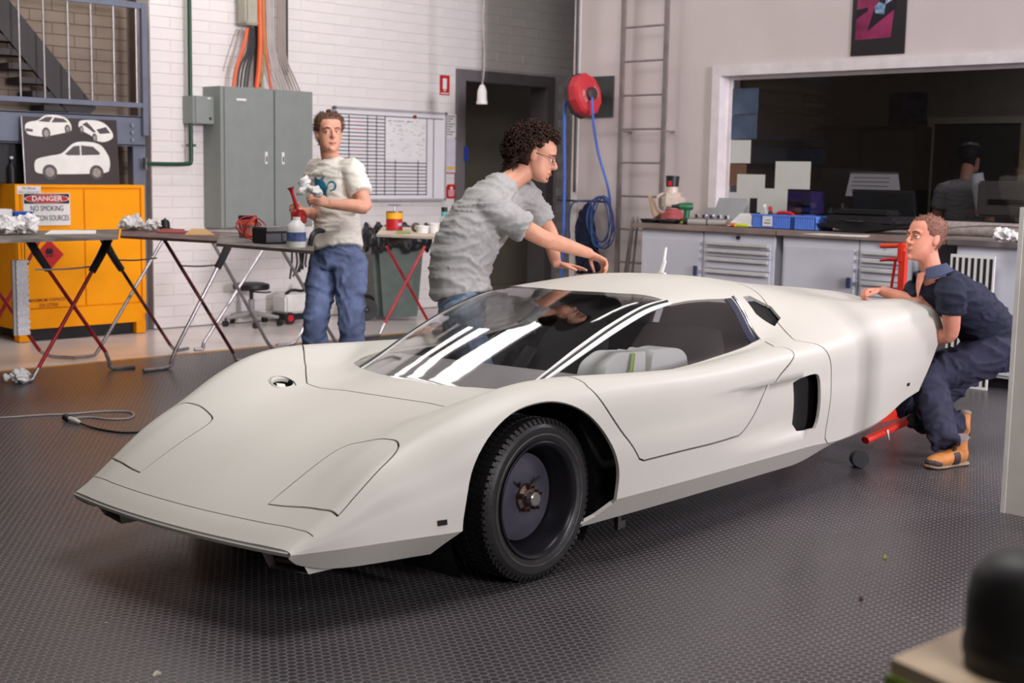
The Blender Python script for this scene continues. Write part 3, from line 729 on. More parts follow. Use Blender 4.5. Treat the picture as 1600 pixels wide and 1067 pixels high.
# pale padded bolsters seen through the near glass
for sd in (1,):
    for a in ((-.80, -1.10), (-1.13, -1.42)):
        m_ = (a[0]+a[1])/2; l_ = (a[0]-a[1])/2
        dp = MB(); top = .70 if a[0] > -1 else .69
        for q in range(9):
            t_ = -1+q/4; pass
        pr_ = [(a[0]+.02, .50), (a[0], .57), (a[0]-.03, .655 if a[0] > -1 else top), (a[0]-.10, top-.008 if a[0] > -1 else top), (m_, top+.004), (a[1]+.08, top), (a[1]+.02, top-.005 if a[0] > -1 else top-.03), (a[1], .60 if a[0] < -1 else top-.02), (a[1]+.01, .50)]
        pr_ = crspline(pr_, 4)
        dp.prism(pr_, .14, Matrix(((1, 0, 0, 0), (0, 0, 1, .40 if sd > 0 else -.54), (0, 1, 0, 0), (0, 0, 0, 1))))
        dp.build('seat_bolster', SEAT, car, 50)
MB().tube([(-.95, .55, .55), (-.97, .56, .62), (-1.0, .55, .70)], [(.012, .004)]*3, seg=8, lat=(1, 0, 0)).build('tape_tab', M('green_tape', (132, 158, 62), .5), car)
# front wheels: black steel rims without covers
TY = M('tyre_rubber', (36, 35, 36), .45, var=.15, vs_=14, bump=.12, bs=70)
RIM = M('rim_black', (34, 33, 38), .3, .3, var=.1)
def wheel(y, sd):
    w = thing('wheel', None, None); del_ = [w.pop(k, None) for k in ('label', 'category')]
    w.parent = car; w.location = (-.10, y*sd, .29-.0138*sd/.72*y if False else .29-y*sd*sin(CR))
    if sd < 0: w.rotation_euler = (0, 0, pi)
    R = Matrix.Rotation(-pi/2, 4, 'X')                        # lathe z -> +y outboard
    prof = [(.205, -.085), (.225, -.098), (.262, -.100), (.283, -.088), (.289, -.06), (.290, 0), (.289, .06), (.283, .086), (.262, .099), (.228, .097), (.207, .086), (.200, .0)]
    MB().lathe(prof, 64, R, close=True).build('tyre', TY, w, 30)
    tr = MB()
    for k in range(72):
        t = 2*pi*k/72
        for off, sg in ((.064, 1), (.024, -1), (-.022, 1), (-.064, -1)):
            m = Matrix.Rotation(t+(.02 if sg > 0 else 0), 4, 'Y') @ Matrix.Translation((0, off, .2895)) @ Matrix.Rotation(.35*sg, 4, 'Z')
            tr.box((0, 0, 0), (.018, .034, .008)); n8 = 8
            for i in range(len(tr.v)-8, len(tr.v)): tr.v[i] = tuple(m @ Vector(tr.v[i]))
        for e in (.0875, -.0875):
            m = Matrix.Rotation(t, 4, 'Y') @ Matrix.Translation((0, e, .283)) @ Matrix.Rotation(-.9 if e > 0 else .9, 4, 'X')
            tr.box((0, 0, 0), (.015, .020, .007))
            for i in range(len(tr.v)-8, len(tr.v)): tr.v[i] = tuple(m @ Vector(tr.v[i]))
    o = tr.build('tread_blocks', TY, w, None); o['kind'] = 'stuff'
    MB().lathe([(.232, .0985), (.236, .101), (.240, .0985)], 64, R, close=True).build('sidewall_ring', M('sidewall_scuff', (66, 63, 62), .6, var=.3, vs_=20), w)
    MB().lathe([(.204, .088), (.212, .095), (.208, .098), (.199, .093), (.190, .078), (.186, .03), (.176, .012), (.172, -.03), (.168, -.035), (.164, -.02), (.155, -.005), (.120, .012), (.085, .016), (.07, .010), (.0, .010)], 56, R, cap0=False).build('rim', RIM, w, 40)
    MB().lathe([(.155, .0), (.158, .006), (.1, .022), (.062, .026), (.0, .026)], 48, R).build('brake_disc_face', M('disc_grey', (84, 82, 94), .3, .4, var=.15, vs_=6), w, 40)
    hub = MB(); hub.lathe([(.052, .026), (.050, .036), (.034, .040), (.030, .046)], 24, R); hub.build('hub', M('rusty_hub', (112, 96, 88), .45, .7, var=.3, vs_=30), w)
    MB().lathe([(.026, .045), (.026, .074), (.022, .078), (.0, .078)], 6 if False else 18, R).build('hub_cap', M('bare_alloy', (190, 186, 182), .3, .9), w)
    for k in range(5):
        t = 2*pi*k/5+.3; c = Vector((.044*cos(t), .036, .044*sin(t)))
        MB().cyl(c, c+Vector((0, .022, 0)), .011, .010, seg=6).build('wheel_nut', M('rusty_nut', (128, 100, 78), .4, .8, var=.3, vs_=40), w)
        MB().cyl(c+Vector((0, .02, 0)), c+Vector((0, .038, 0)), .0055, seg=8).build('wheel_stud', M('greasy_steel', (88, 84, 84)), w)
    for t in (.9, 2.2):
        c = Vector((.06*cos(t), .03, .06*sin(t))); MB().cyl(c, c*1.5+Vector((0, .006, 0)), .006, seg=8).build('spring_clip', M('greasy_steel', (88, 84, 84)), w)
    return w
wheel(.705, 1); wheel(.705, -1)
# ------------------------------------------------------------------ people
V = Vector
def headmesh_rings():
    #      z,   front, back, half-width, squareness
    return [(.000, .070, .030, .018), (.008, .088, .012, .036), (.028, .094, -.012, .051), (.050, .0945, -.030, .0585), (.080, .0925, -.058, .0640), (.110, .0885, -.082, .0685),
            (.128, .0900, -.090, .0710), (.145, .0940, -.095, .0735), (.170, .0930, -.098, .0755), (.195, .080, -.092, .0720), (.214, .060, -.072, .0600), (.228, .034, -.042, .0400), (.235, .004, -.008, .0080)]
def skullpt(z, a, sc=1.0, rings=None):
    """point of the head surface at height z, angle a (0 = face)"""
    R = headmesh_rings(); z = min(max(z, 0), .235)
    for i in range(len(R)-1):
        if R[i][0] <= z <= R[i+1][0]:
            t = (z-R[i][0])/(R[i+1][0]-R[i][0]); f, b, w = (R[i][k]*(1-t)+R[i+1][k]*t for k in (1, 2, 3)); break
    yc = (f+b)/2 if False else min(f*.2, 0.0)+b*.0
    c = cos(a); s = sin(a)
    y = (f if c > 0 else -b)*(abs(c)**(.85))*(1 if c > 0 else -1) if c != 0 else 0
    return V((w*s*sc, y*sc, z))
def add_head(mb, Hm, nose=1.0, ears=True, jaw=1.0):
    R = crspline(headmesh_rings(), 3); seg = 28; vs_ = []; fs = []
    for (z, f, b, w) in R:
        w *= jaw if z < .09 else 1
        for k in range(seg):
            a = 2*pi*k/seg; c, s = cos(a), sin(a); mid = (f+b)/2; dp = (f-b)/2
            sg = 1 if c > 0 else -1
            vs_.append(Hm @ V((w*s*(1 if c < 0 else abs(s)**-.0), mid+dp*sg*abs(c)**.9, z)))
    n = len(R)
    for i in range(n-1):
        for k in range(seg):
            k2 = (k+1) % seg; fs.append((i*seg+k, i*seg+k2, (i+1)*seg+k2, (i+1)*seg+k))
    fs.append(tuple(range(seg-1, -1, -1))); fs.append(tuple((n-1)*seg+k for k in range(seg)))
    mb.add(vs_, fs)
    T = lambda *p: Hm @ V(p)
    mb.tube([T(0, .088, .138), T(0, .096, .120), T(0, .105*nose+.002, .101), T(0, .112*nose, .089), T(0, .098, .081)], [.006, .0075, .0098, .0115, .009], seg=10)
    for s in (-1, 1):
        mb.sphere(T(.0105*s, .097, .0855), .0075, 8, 6)
        mb.tube([T(.010*s, .092, .140), T(.032*s, .089, .143), T(.052*s, .074, .137)], [.008, .009, .006], seg=8)       # brow
        if ears: mb.sphere(T(.073*s, -.006, .108), (.010, .019, .032), 10, 8, Hm.to_3x3().normalized() @ Matrix.Rotation(.25, 3, 'X'))
    mb.tube([T(-.026, .082, .052), T(-.012, .096, .056), T(0, .098, .055), T(.012, .096, .056), T(.026, .082, .052)], [.003, .0058, .006, .0058, .003], seg=8)
    mb.tube([T(-.022, .084, .044), T(0, .097, .045), T(.022, .084, .044)], [.003, .0068, .003], seg=8)
    mb.sphere(T(0, .082, .016), (.024, .018, .016), 10, 8)
def hand(mb, w, d, n, side, curls, thumb=(.7, .5), sc=1.0, spread=.06):
    """w wrist, d towards the fingers, n out of the palm, side = thumb side (unit lateral)"""
    d = d.normalized(); n = (n-d*n.dot(d)).normalized(); lat = d.cross(n).normalized()
    if lat.dot(side) < 0: lat = -lat
    L = .092*sc
    mb.tube([w-d*.02, w+d*.015*sc, w+d*L*.6, w+d*L], [(.026*sc, .019*sc), (.029*sc, .018*sc), (.040*sc, .015*sc), (.040*sc, .012*sc)], seg=14, lat=lat)
    for i, (fl, off) in enumerate(zip((.074, .082, .076, .060), (.030, .010, -.010, -.029))):
        a = 0; p = w+d*(L-.010*sc*(1 if i in (0, 3) else .4))+lat*off*sc; pts = [p-d*.02*sc, p]; dd = (d+lat*(off*spread*16)).normalized()
        c = curls[i]
        for k, part in enumerate((.44, .31, .25)):
            a += c*(1.0 if k == 0 else 1.15 if k == 1 else .7)
            p = p+(dd*cos(a)+n*sin(a))*fl*sc*part; pts.append(p)
        mb.tube(pts, [.0095*sc, .0095*sc, .0090*sc, .0085*sc, .0068*sc], seg=8, n=3)
    b = w+d*.028*sc+lat*.026*sc; t1 = (lat*.75+d*.75+n*thumb[1]).normalized(); t2 = (lat*(.45-thumb[0]*.6)+d*1.0+n*thumb[1]*1.2).normalized()
    mb.tube([b-d*.01, b, b+t1*.036*sc, b+t1*.036*sc+t2*.032*sc, b+t1*.036*sc+t2*.056*sc], [.014*sc, .015*sc, .011*sc, .0100*sc, .0075*sc], seg=8, n=3)
def headframe(center, face, up):
    f = face.normalized(); r = f.cross(up).normalized(); u = r.cross(f).normalized()
    m = Matrix((r, f, u)).transposed().to_4x4(); m.translation = center - u*.118 - f*.002
    return m
SKINS = {}
def skin(nm, c):
    m = M(nm, c, .48, var=.06, vs_=18, bump=.05, bs=120, spec=.4)
    b = m.node_tree.nodes['Principled BSDF']; b.inputs['Subsurface Weight'].default_value = .08; b.inputs['Subsurface Radius'].default_value = (.012, .004, .002); return m
def face_parts(root, Hm, browc, lip=(150, 88, 78), eye=(60, 48, 40), open_=.6, gaze=0):
    T = lambda *p: Hm @ V(p)
    for s in (-1, 1):
        e = MB(); e.sphere(T(.031*s, .0785, .1180), .0115, 14, 10); eo = e.build('eye', M('eye_white', (226, 220, 214), .25, var=0), root)
        MB().sphere(T(.031*s+gaze, .0868, .1180), (.0052, .0040, .0052), 10, 8, Hm.to_3x3().normalized()).build('iris', M('iris_%d' % eye[0], eye, .2, var=0), eo)
        b = MB(); b.tube([T(.014*s, .0985, .137), T(.032*s, .0965, .1425), T(.050*s, .083, .138)], [(.0022, .0035), (.0030, .0045), (.0014, .0025)], seg=8)
        b.build('eyebrow', M('brow_%d' % browc[0], browc, .8), root)
        l = MB(); l.tube([T(.018*s, .0850, .1225), T(.031*s, .0905, .1252), T(.045*s, .0800, .1220)], [.0036, .0056, .0034], seg=8); l.build('eyelid', root['_skin_m'] if False else MATS[root['skin']], root)
    m = MB(); m.tube([T(-.023, .0895, .0500), T(-.010, .1015, .0508), T(0, .1030, .0500), T(.010, .1015, .0508), T(.023, .0895, .0500)], [.0012, .0042, .0045, .0042, .0012], seg=8)
    m.build('lips', M('lip_%d' % lip[0], lip, .45, var=.03), root)
def short_hair(root, Hm, col, th, front, name='hair', tuft=.006, side=.105, dens=1400, ln=.010, back=.03):
    """close-cropped hair: a cap that thins out at the hairline plus short bristles"""
    mb = MB(); R = crspline(headmesh_rings(), 3); seg = 40; idx = {}; vs_ = []; fs = []; pts = []
    def hl(a):       # hairline height by angle
        t = abs(((a+pi) % (2*pi))-pi)
        return front+(side-front)*sstep(t, .75, 1.35) if t < 1.55 else side+(back-side)*sstep(t, 1.7, 2.3)
    zs = [.02+.215*k/22 for k in range(23)]
    for i, z in enumerate(zs):
        for k in range(seg):
            a = 2*pi*k/seg; z_ = z
            for j in range(len(R)-1):
                if R[j][0] <= z_ <= R[j+1][0]+1e-9:
                    t = (z_-R[j][0])/(R[j+1][0]-R[j][0]); f, b, w = (R[j][q]*(1-t)+R[j+1][q]*t for q in (1, 2, 3)); break
            c, s = cos(a), sin(a); mid = (f+b)/2; dp = (f-b)/2
            p = V((w*s, mid+dp*(1 if c > 0 else -1)*abs(c)**.9, z_)); nr = (p-V((0, -.005, .12))).normalized()
            k_ = sstep(z-hl(a), -.004, .020)
            tk = th*k_*(1+.5*noise.noise(p*40)) - .004*(1-k_)
            q = p+nr*tk; vs_.append(Hm @ q); pts.append((q, nr, k_))
    for i in range(len(zs)-1):
        for k in range(seg):
            k2 = (k+1) % seg; ids = (i*seg+k, i*seg+k2, (i+1)*seg+k2, (i+1)*seg+k)
            if max(pts[j][2] for j in ids) > .02: fs.append(ids)
    vs_.append(Hm @ V((0, -.002, .235+th))); top = len(vs_)-1; l = (len(zs)-1)*seg
    for k in range(seg): fs.append((l+k, l+(k+1) % seg, top))
    mb.add(vs_, fs)
    h = mb.build(name, col, root, 80)
    br = MB(); rnd = random.Random(3)
    for _ in range(dens):
        q, nr, k_ = pts[rnd.randrange(len(pts))]
        if k_ < .4 or q.z < hl(0)*0: continue
        q = q+V((rnd.uniform(-.008, .008), rnd.uniform(-.008, .008), rnd.uniform(-.006, .006)))*.7
        dd = (nr+V((rnd.uniform(-.5, .5), .35, rnd.uniform(-.2, .5)))).normalized()
        a, b = frame(dd); r = .0016
        br.add([Hm @ (q-nr*.002+a*r), Hm @ (q-nr*.002-a*r*.5+b*r), Hm @ (q-nr*.002-a*r*.5-b*r), Hm @ (q+dd*ln*rnd.uniform(.6, 1.2))], [(0, 1, 3), (1, 2, 3), (2, 0, 3)])
    o = br.build('hair_bristles', col, h, None); o['kind'] = 'stuff'
    return h
def wrinkle(amp, ax=V((1, .35, 2.2)), sc=9, seed=0):
    def f(p):
        q = V((p.x*ax.x, p.y*ax.y, p.z*ax.z))*sc+V((seed*3.1, seed*1.7, seed))
        w = V((noise.noise(q*.5), noise.noise(q*.5+V((5, 2, 1))), noise.noise(q*.5+V((1, 7, 3)))))
        r = 1-abs(noise.noise(q+w*1.2)); r2 = 1-abs(noise.noise(q*1.9+w*1.6+V((9, 4, 2))))
        return amp*((r**5)*1.1+(r2**4)*.55-.55)
    return f
def build_person(name, label, J, look):
    root = thing(name, label, 'person', V((J['base'].x, J['base'].y, 0)))
    inv = Matrix.Translation(-root.location)
    W = root.location
    S = lambda p: p-W                                             # world -> person space
    root['skin'] = look['skin'].name
    Hm = headframe(S(J['head']), J['face'], J['up']) @ Matrix.Scale(look.get('hs', 1.0), 4)
    latS = (J['sL']-J['sR']).normalized(); latH = (J['hL']-J['hR']).normalized()
    pel, nb = S(J['pelvis']), S(J['neck'])
    sp = [S(p) for p in J['spine']]                               # pelvis .. chest centres
    b = MB()
    add_head(b, Hm, look.get('nose', 1), jaw=look.get('jaw', 1))
    b.tube([nb-(Hm @ V((0, -.015, .03))-nb).normalized()*.05, nb, Hm @ V((0, -.018, .045)), Hm @ V((0, -.012, .10))], [(.062, .055), (.056, .055), (.052, .054), (.05, .05)], seg=16, lat=latS)
    b.tube([pel]+sp+[nb], [(.13, .09)]+[(.135, .09)]*len(sp)+[(.05, .045)], seg=16, lat=latS)
    for s in 'LR':
        a = 1 if s == 'L' else -1
        sh, el, wr = S(J['s'+s]), S(J['e'+s]), S(J['w'+s])
        b.tube([sp[-1], sh, (sh*.6+el*.4), el, el*.65+wr*.35, wr], [.06, .056, .050, .042, .040, .027], seg=14)
        hd = J['hand'+s]
        hand(b, wr, hd['d'], hd['n'], hd['t'], hd['c'], hd.get('th', (.7, .5)), .98)
        hp, kn, an = S(J['h'+s]), S(J['k'+s]), S(J['a'+s])
        b.tube([pel, hp, hp*.5+kn*.5, kn, kn*.6+an*.4, kn*.2+an*.8], [.08, .085, .070, .050, .046, .032], seg=14)
    me = remeshed(b, .0052, 3)
    link('body', me, look['skin'], root, 180)
    face_parts(root, Hm, look['brow'], look.get('lip', (150, 88, 78)), gaze=look.get('gaze', 0))
    # shirt
    c = MB(); sc = look.get('loose', 1.0)
    wd_ = look['torso']                                           # (half width, half depth) at pelvis, spine.., shoulders
    c.tube([S(J['hem'])]+sp+[nb-(nb-sp[-1])*.30, nb-(nb-sp[-1]).normalized()*.005], wd_, seg=26, lat=latS)
    for s in 'LR':
        sh, el = S(J['s'+s]), S(J['e'+s]); t = look['sleeve']
        c.tube([sp[-1]*.55+sh*.45, sh, sh*.5+(sh*(1-t)+el*t)*.5, sh*(1-t)+el*t], [.070*sc, .068*sc, .066*sc, .068*sc], seg=18)
    me = remeshed(c, .009, 8, wrinkle(look.get('wr', .007), seed=len(label)))
    look['_shirt'] = link('shirt', me, look['shirt'], root, 180)
    # trousers
    t = MB(); t.tube([pel+(sp[0]-pel)*.55, pel, S((J['hL']+J['hR'])/2)-(sp[0]-pel).normalized()*.03], [(.140, .104), (.152, .116), (.145, .115)], seg=22, lat=latH)
    lw = look.get('legs', (.098, .088, .074, .068, .072))
    for s in 'LR':
        hp, kn, an = S(J['h'+s]), S(J['k'+s]), S(J['a'+s])
        t.tube([hp+(pel-hp)*.3, hp, hp*.5+kn*.5, kn, kn*.5+an*.5, an+(kn-an)*look.get('cuff', {}).get(s, 0)], [lw[0]]+list(lw), seg=18)
    me = remeshed(t, .009, 4, wrinkle(look.get('twr', .008), V((1, 1, 1.2)), 8, seed=3))
    link('trousers', me, look['trousers'], root, 180)
    root.pop('skin', None)
    return root, Hm
def shoe(root, ankle, toe, ms, sole, name='boot', lace=None, up=V((0, 0, 1)), L=.27):
    """ankle and toe in person space, along the foot"""
    d = (toe-ankle); d = (d-up*d.dot(up)).normalized(); lat = up.cross(d)
    base = toe-d*L
    P = lambda a, h: base+d*(a*L)+up*h
    b = MB(); b.tube([P(.04, .05), P(.16, .055), P(.35, .052), P(.6, .044), P(.85, .036), P(.98, .028)], [(.030, .034), (.038, .040), (.039, .042), (.047, .036), (.045, .028), (.022, .014)], seg=16, lat=lat)
    b.tube([P(.14, .05), P(.18, .095), P(.20, .14)], [(.037, .046), (.037, .045), (.040, .048)], seg=16, lat=lat)
    bo = link(name, remeshed(b, .006, 3), ms, root, 180)
    s = MB(); s.tube([P(0, .010), P(.12, .010), P(.4, .009), P(.7, .010), P(.92, .012), P(1.01, .020)], [(.030, .012), (.040, .013), (.036, .012), (.050, .012), (.046, .012), (.018, .008)], seg=14, lat=lat)
    s.build('sole', sole, bo)
    if lace:
        k = MB()
        for i in range(5):
            a = .30+.07*i; h = .135-.052*i*.42-.012
            for sg in (-1, 1): k.tube([P(a, h-.012)-lat*.03*sg, P(a+.03, h+.004), P(a+.06, h-.016)+lat*.03*sg], .0035, seg=6)
        k.tube([P(.34, .128), P(.40, .14)+lat*.04, P(.46, .105)+lat*.045], .0035, seg=6); k.tube([P(.34, .128), P(.42, .14)-lat*.04, P(.48, .105)-lat*.04], .0035, seg=6)
        k.build('laces', lace, bo)
        r = MB(); r.tube([P(.80, .03), P(.92, .03), P(1.0, .024)], [(.050, .024), (.044, .022), (.020, .012)], seg=14, lat=lat); r.build('toe_cap', M('boot_rubber', (62, 50, 54), .6), bo)
        r = MB(); r.tube([P(.30, .045), P(.46, .045)], [(.0445, .046), (.0475, .041)], seg=16, lat=lat); r.build('side_panel', M('boot_rubber', (62, 50, 54), .6), bo)
        r = MB(); r.tube([P(.185, .132), P(.20, .148)], [(.0415, .0495), (.042, .050)], seg=16, lat=lat); r.build('collar', M('boot_collar', (150, 140, 134), .8), bo)
    return bo
def roofpt(u, y, h=0):
    v = vy(u, abs(y)); p = SURF(u, v); n = SNRM(u, v); p.y = math.copysign(p.y, y); n.y = math.copysign(abs(n.y), y)
    return cm @ (p+n*h)
X_, Y_, Z_ = V((1, 0, 0)), V((0, 1, 0)), V((0, 0, 1))
DENIM = M('blue_denim', (104, 118, 156), .8, var=.22, vs_=9, bump=.25, bs=220)
# --- curly-haired man leaning over the roof
pelv = D(722, 474, 6.52); nck = D(797, 283, 6.62)
hr = roofpt(-2.02, -.33, .045); hl_ = roofpt(-1.80, -.43, .022)
sR, sL = D(764, 324, 6.42), D(818, 303, 6.80)
J = dict(base=V((pelv.x, pelv.y, 0)), head=D(838, 243, 6.66), face=(RT*.93-FW*.12-UP*.33), up=(UP*.93+RT*.34), neck=nck,
         pelvis=pelv, spine=[D(718, 425, 6.52), D(732, 375, 6.52), D(765, 328, 6.57)], hem=D(722, 463, 6.52), sR=sR, sL=sL, eR=D(846, 371, 6.44), eL=D(858, 362, 6.90),
         wR=D(921, 396, 6.70), wL=D(869, 413, 6.86), hR=pelv-FW*.10-Z_*.06, hL=pelv+FW*.10-Z_*.06, kR=V((pelv.x+.02, pelv.y-.10, .48)), kL=V((pelv.x+.10, pelv.y+.10, .48)),
         aR=V((pelv.x-.02, pelv.y-.10, .08)), aL=V((pelv.x+.06, pelv.y+.12, .08)),
         handR=dict(d=(hr-D(921, 396, 6.70))*.5+RT*.10-UP*.05, n=-UP+RT*.1, t=FW, c=(.62, .62, .68, .75), th=(.9, .9)),
         handL=dict(d=RT*.9-UP*.10+FW*.1, n=-UP, t=-FW, c=(.10, .10, .10, .14), th=(.2, .25)))
GREY = M('grey_marl_tshirt', (158, 157, 155), .85, var=.05, vs_=60, bump=.18, bs=300)
look = dict(skin=skin('skin_olive', (205, 148, 122)), brow=(38, 28, 24), shirt=GREY, trousers=M('pale_denim', (120, 138, 160), .8, var=.18, vs_=9, bump=.25, bs=220), nose=1.02, sleeve=.72, loose=1.12, wr=.010,
            torso=[(.178, .140), (.176, .146), (.180, .150), (.186, .138), (.130, .090), (.062, .058)], lip=(150, 96, 86))
p1, H1 = build_person('person', 'man with bushy dark curly hair and grey t-shirt leaning over the car roof', J, look)
for s, a in (('L', J['aL']), ('R', J['aR'])):
    an = a-p1.location; shoe(p1, an, V((an.x+.19, an.y, 0)), M('dark_shoe', (50, 44, 42), .5), M('dark_sole', (24, 24, 24), .7), 'shoe')
HB = M('dark_curly_hair', (58, 42, 36), .9, var=.3, vs_=60, spec=.15)
cap = MB(); rnd = random.Random(11); curls = MB()
for i in range(1500):
    z = rnd.uniform(-.55, 1); t = rnd.uniform(-pi, pi); r = sqrt(max(0, 1-z*z)); d = V((r*sin(t), r*cos(t), z))
    if d.y > .42 and z < .55: continue                       # keep the face free
    if abs(t) < 1.45 and z < .10 and d.y > -.05: continue
    if z < -.2 and d.y > -.35: continue
    c = V((d.x*.122, -.030+d.y*.132, .140+d.z*.126)); n = V((d.x, d.y, d.z*1.1)).normalized(); a, b = frame(n, V((rnd.uniform(-1, 1), rnd.uniform(-1, 1), rnd.uniform(-1, 1))))
    c += n*rnd.uniform(-.018, .016); R_ = rnd.uniform(.007, .013); pts = []
    for k in range(8):
        q = k*1.15+rnd.random(); pts.append(H1 @ (c+a*R_*cos(q)+b*R_*sin(q)+n*(k*.0035-.008)))
    curls.tube(pts, [.002, .003, .0034, .0036, .0036, .0034, .003, .002], seg=4, n=1, sm=False)
for i in range(90):                                           # shaggy lengths at the nape
    t = rnd.uniform(2.0, 4.3); c = V((sin(t)*.085, cos(t)*.10-.01, rnd.uniform(.02, .09))); dd = V((sin(t)*.4, cos(t)*.9, -1)).normalized()
    pts = [H1 @ (c+dd*.016*k+V((rnd.uniform(-1, 1), rnd.uniform(-1, 1), 0))*.006) for k in range(4)]
    curls.tube(pts, [.006, .006, .005, .002], seg=5, n=1, sm=False)
hh = MB(); hh.sphere(V((0, -.032, .142)), (.108, .116, .112), 24, 16)
hv = hh.v; hh.v = [tuple(H1 @ V((x, min(y, .055 if z > .17 else -.012), max(z, .05)))) for x, y, z in hv]
ho = hh.build('hair', HB, p1, 180)
co = curls.build('curls', HB, ho, 60); co['kind'] = 'stuff'
g = MB(); T = lambda *p: H1 @ V(p)
for s in (-1, 1):
    g.tube([T(.031*s+.021*cos(q)*1.0, .099-.006*abs(cos(q)), .117+.014*sin(q)) for q in [2*pi*k/14 for k in range(15)]], .0012, seg=5, sm=False)
    g.tube([T(.052*s, .094, .121), T(.070*s, .06, .121), T(.076*s, .0, .120)], .0013, seg=5)
g.tube([T(-.010, .102, .120), T(0, .106, .122), T(.010, .102, .120)], .0012, seg=5)
g.build('spectacles', M('glasses_frame', (60, 52, 48), .3, .6), p1)
bd = MB(); bd.tube([T(-.018, .085, .024), T(0, .0915, .020), T(.018, .085, .024)], [(.004, .009), (.006, .011), (.004, .009)], seg=8); bd.build('goatee', M('beard_stubble', (130, 94, 80), .8), p1)
# --- man in white t-shirt by the trestle tables
pelv = D(528, 392, 8.08)
aR, aL = D(489, 612, 8.0), D(556, 620, 7.95); aR.z = .09; aL.z = .09
J = dict(base=V((pelv.x, pelv.y, 0)), head=D(514, 208, 8.06), face=(-FW*.92+RT*.36-UP*.04), up=(UP-RT*.03), neck=D(516, 247, 8.10), pelvis=pelv,
         spine=[D(527, 355, 8.10), D(524, 315, 8.10), D(520, 276, 8.10)], hem=D(529, 391, 8.08), sR=D(494, 266, 8.24), sL=D(550, 266, 8.0), eR=D(500, 336, 8.20), eL=D(570, 322, 7.92),
         wR=D(478, 331, 7.96), wL=D(513, 319, 7.80), hR=D(508, 414, 8.12), hL=D(547, 414, 8.04), kR=D(493, 505, 7.98), kL=D(549, 508, 7.94), aR=aR, aL=aL,
         handR=dict(d=(-RT*.8-FW*.5-UP*.1), n=(RT*.2-FW*.6+UP*.2), t=UP, c=(.85, .9, .95, 1.0), th=(.8, .8)),
         handL=dict(d=(-RT*.92+UP*.35-FW*.1), n=(-UP*.4+FW*.8), t=UP, c=(.55, .6, .65, .7), th=(.6, .7)))
look = dict(skin=skin('skin_fair', (222, 162, 136)), brow=(92, 66, 48), shirt=M('white_tshirt', (232, 228, 216), .85, var=.03, vs_=20, bump=.15, bs=200), trousers=DENIM, sleeve=.66, loose=1.06, wr=.009, twr=.012,
            torso=[(.168, .136), (.158, .126), (.160, .122), (.168, .116), (.112, .080), (.062, .06)], legs=(.100, .088, .074, .074, .084), lip=(176, 112, 100), gaze=.003)
p2, H2 = build_person('person', 'man in white t-shirt with teal print and blue jeans standing by the tables', J, look)
short_hair(p2, H2, M('brown_hair', (104, 76, 58), .7, var=.2, vs_=60), .011, .190, ln=.017, dens=2600, side=.120)
st = MB(); T = lambda *p: H2 @ V(p)
for s, a in (('L', aL), ('R', aR)):
    an = a-p2.location; tz = an-FW*.17; shoe(p2, an, V((tz.x, tz.y, 0)), M('dark_shoe', (50, 44, 42), .5), M('dark_sole', (24, 24, 24), .7), 'shoe')
# teal print: patches laid on the shirt front
def on_shirt(px, py): 
    o = look['_shirt']; r = ray(px, py); w0 = CP-p2.location
    hit = o.closest_point_on_mesh(CP+r*8.0-p2.location)
    # march along the ray to the cloth
    ok, loc, nn, _ = o.ray_cast(w0, r.normalized())
    return (loc, nn) if ok else (hit[1], hit[2])
bpy.context.view_layer.update()
TEAL = M('teal_print', (38, 128, 160), .8, var=.25, vs_=30)
def patch(pts, w, nm, mat=None):
    m = MB(); row = []
    dense = crspline(pts, 5)
    for x, y in dense:
        l, n = on_shirt(x, y); row.append((l+n*.003, n))
    for i, (l, n) in enumerate(row):
        t = (row[min(i+1, len(row)-1)][0]-row[max(i-1, 0)][0]); t = t.normalized() if t.length > 1e-6 else UP
        sd = n.cross(t).normalized(); ww = w*(.55+.45*sin(pi*i/(len(row)-1))); m.v += [tuple(l-sd*ww), tuple(l+n*.002), tuple(l+sd*ww)]
    for i in range(len(row)-1):
        a = i*3; m.f += [(a, a+1, a+4, a+3), (a+1, a+2, a+5, a+4)]; m.mi += [0, 0]
    return m.build(nm, mat or TEAL, p2)
patch([(493, 277), (495, 287), (499, 296), (502, 306)], .018, 'shirt_print')
patch([(493, 278), (497, 283), (502, 282), (506, 276)], .012, 'shirt_print')
patch([(500, 284), (506, 290), (508, 300), (507, 312)], .020, 'shirt_print')
patch([(497, 284), (503, 292), (506, 300)], .020, 'shirt_print')
patch([(512, 295), (513, 287), (519, 284), (524, 288), (523, 295), (516, 298)], .006, 'shirt_print')
patch([(506, 308), (511, 312), (510, 319), (505, 321)], .007, 'shirt_print')
patch([(503, 268), (505, 278), (506, 284)], .004, 'shirt_print', M('grey_print', (150, 152, 160), .8))
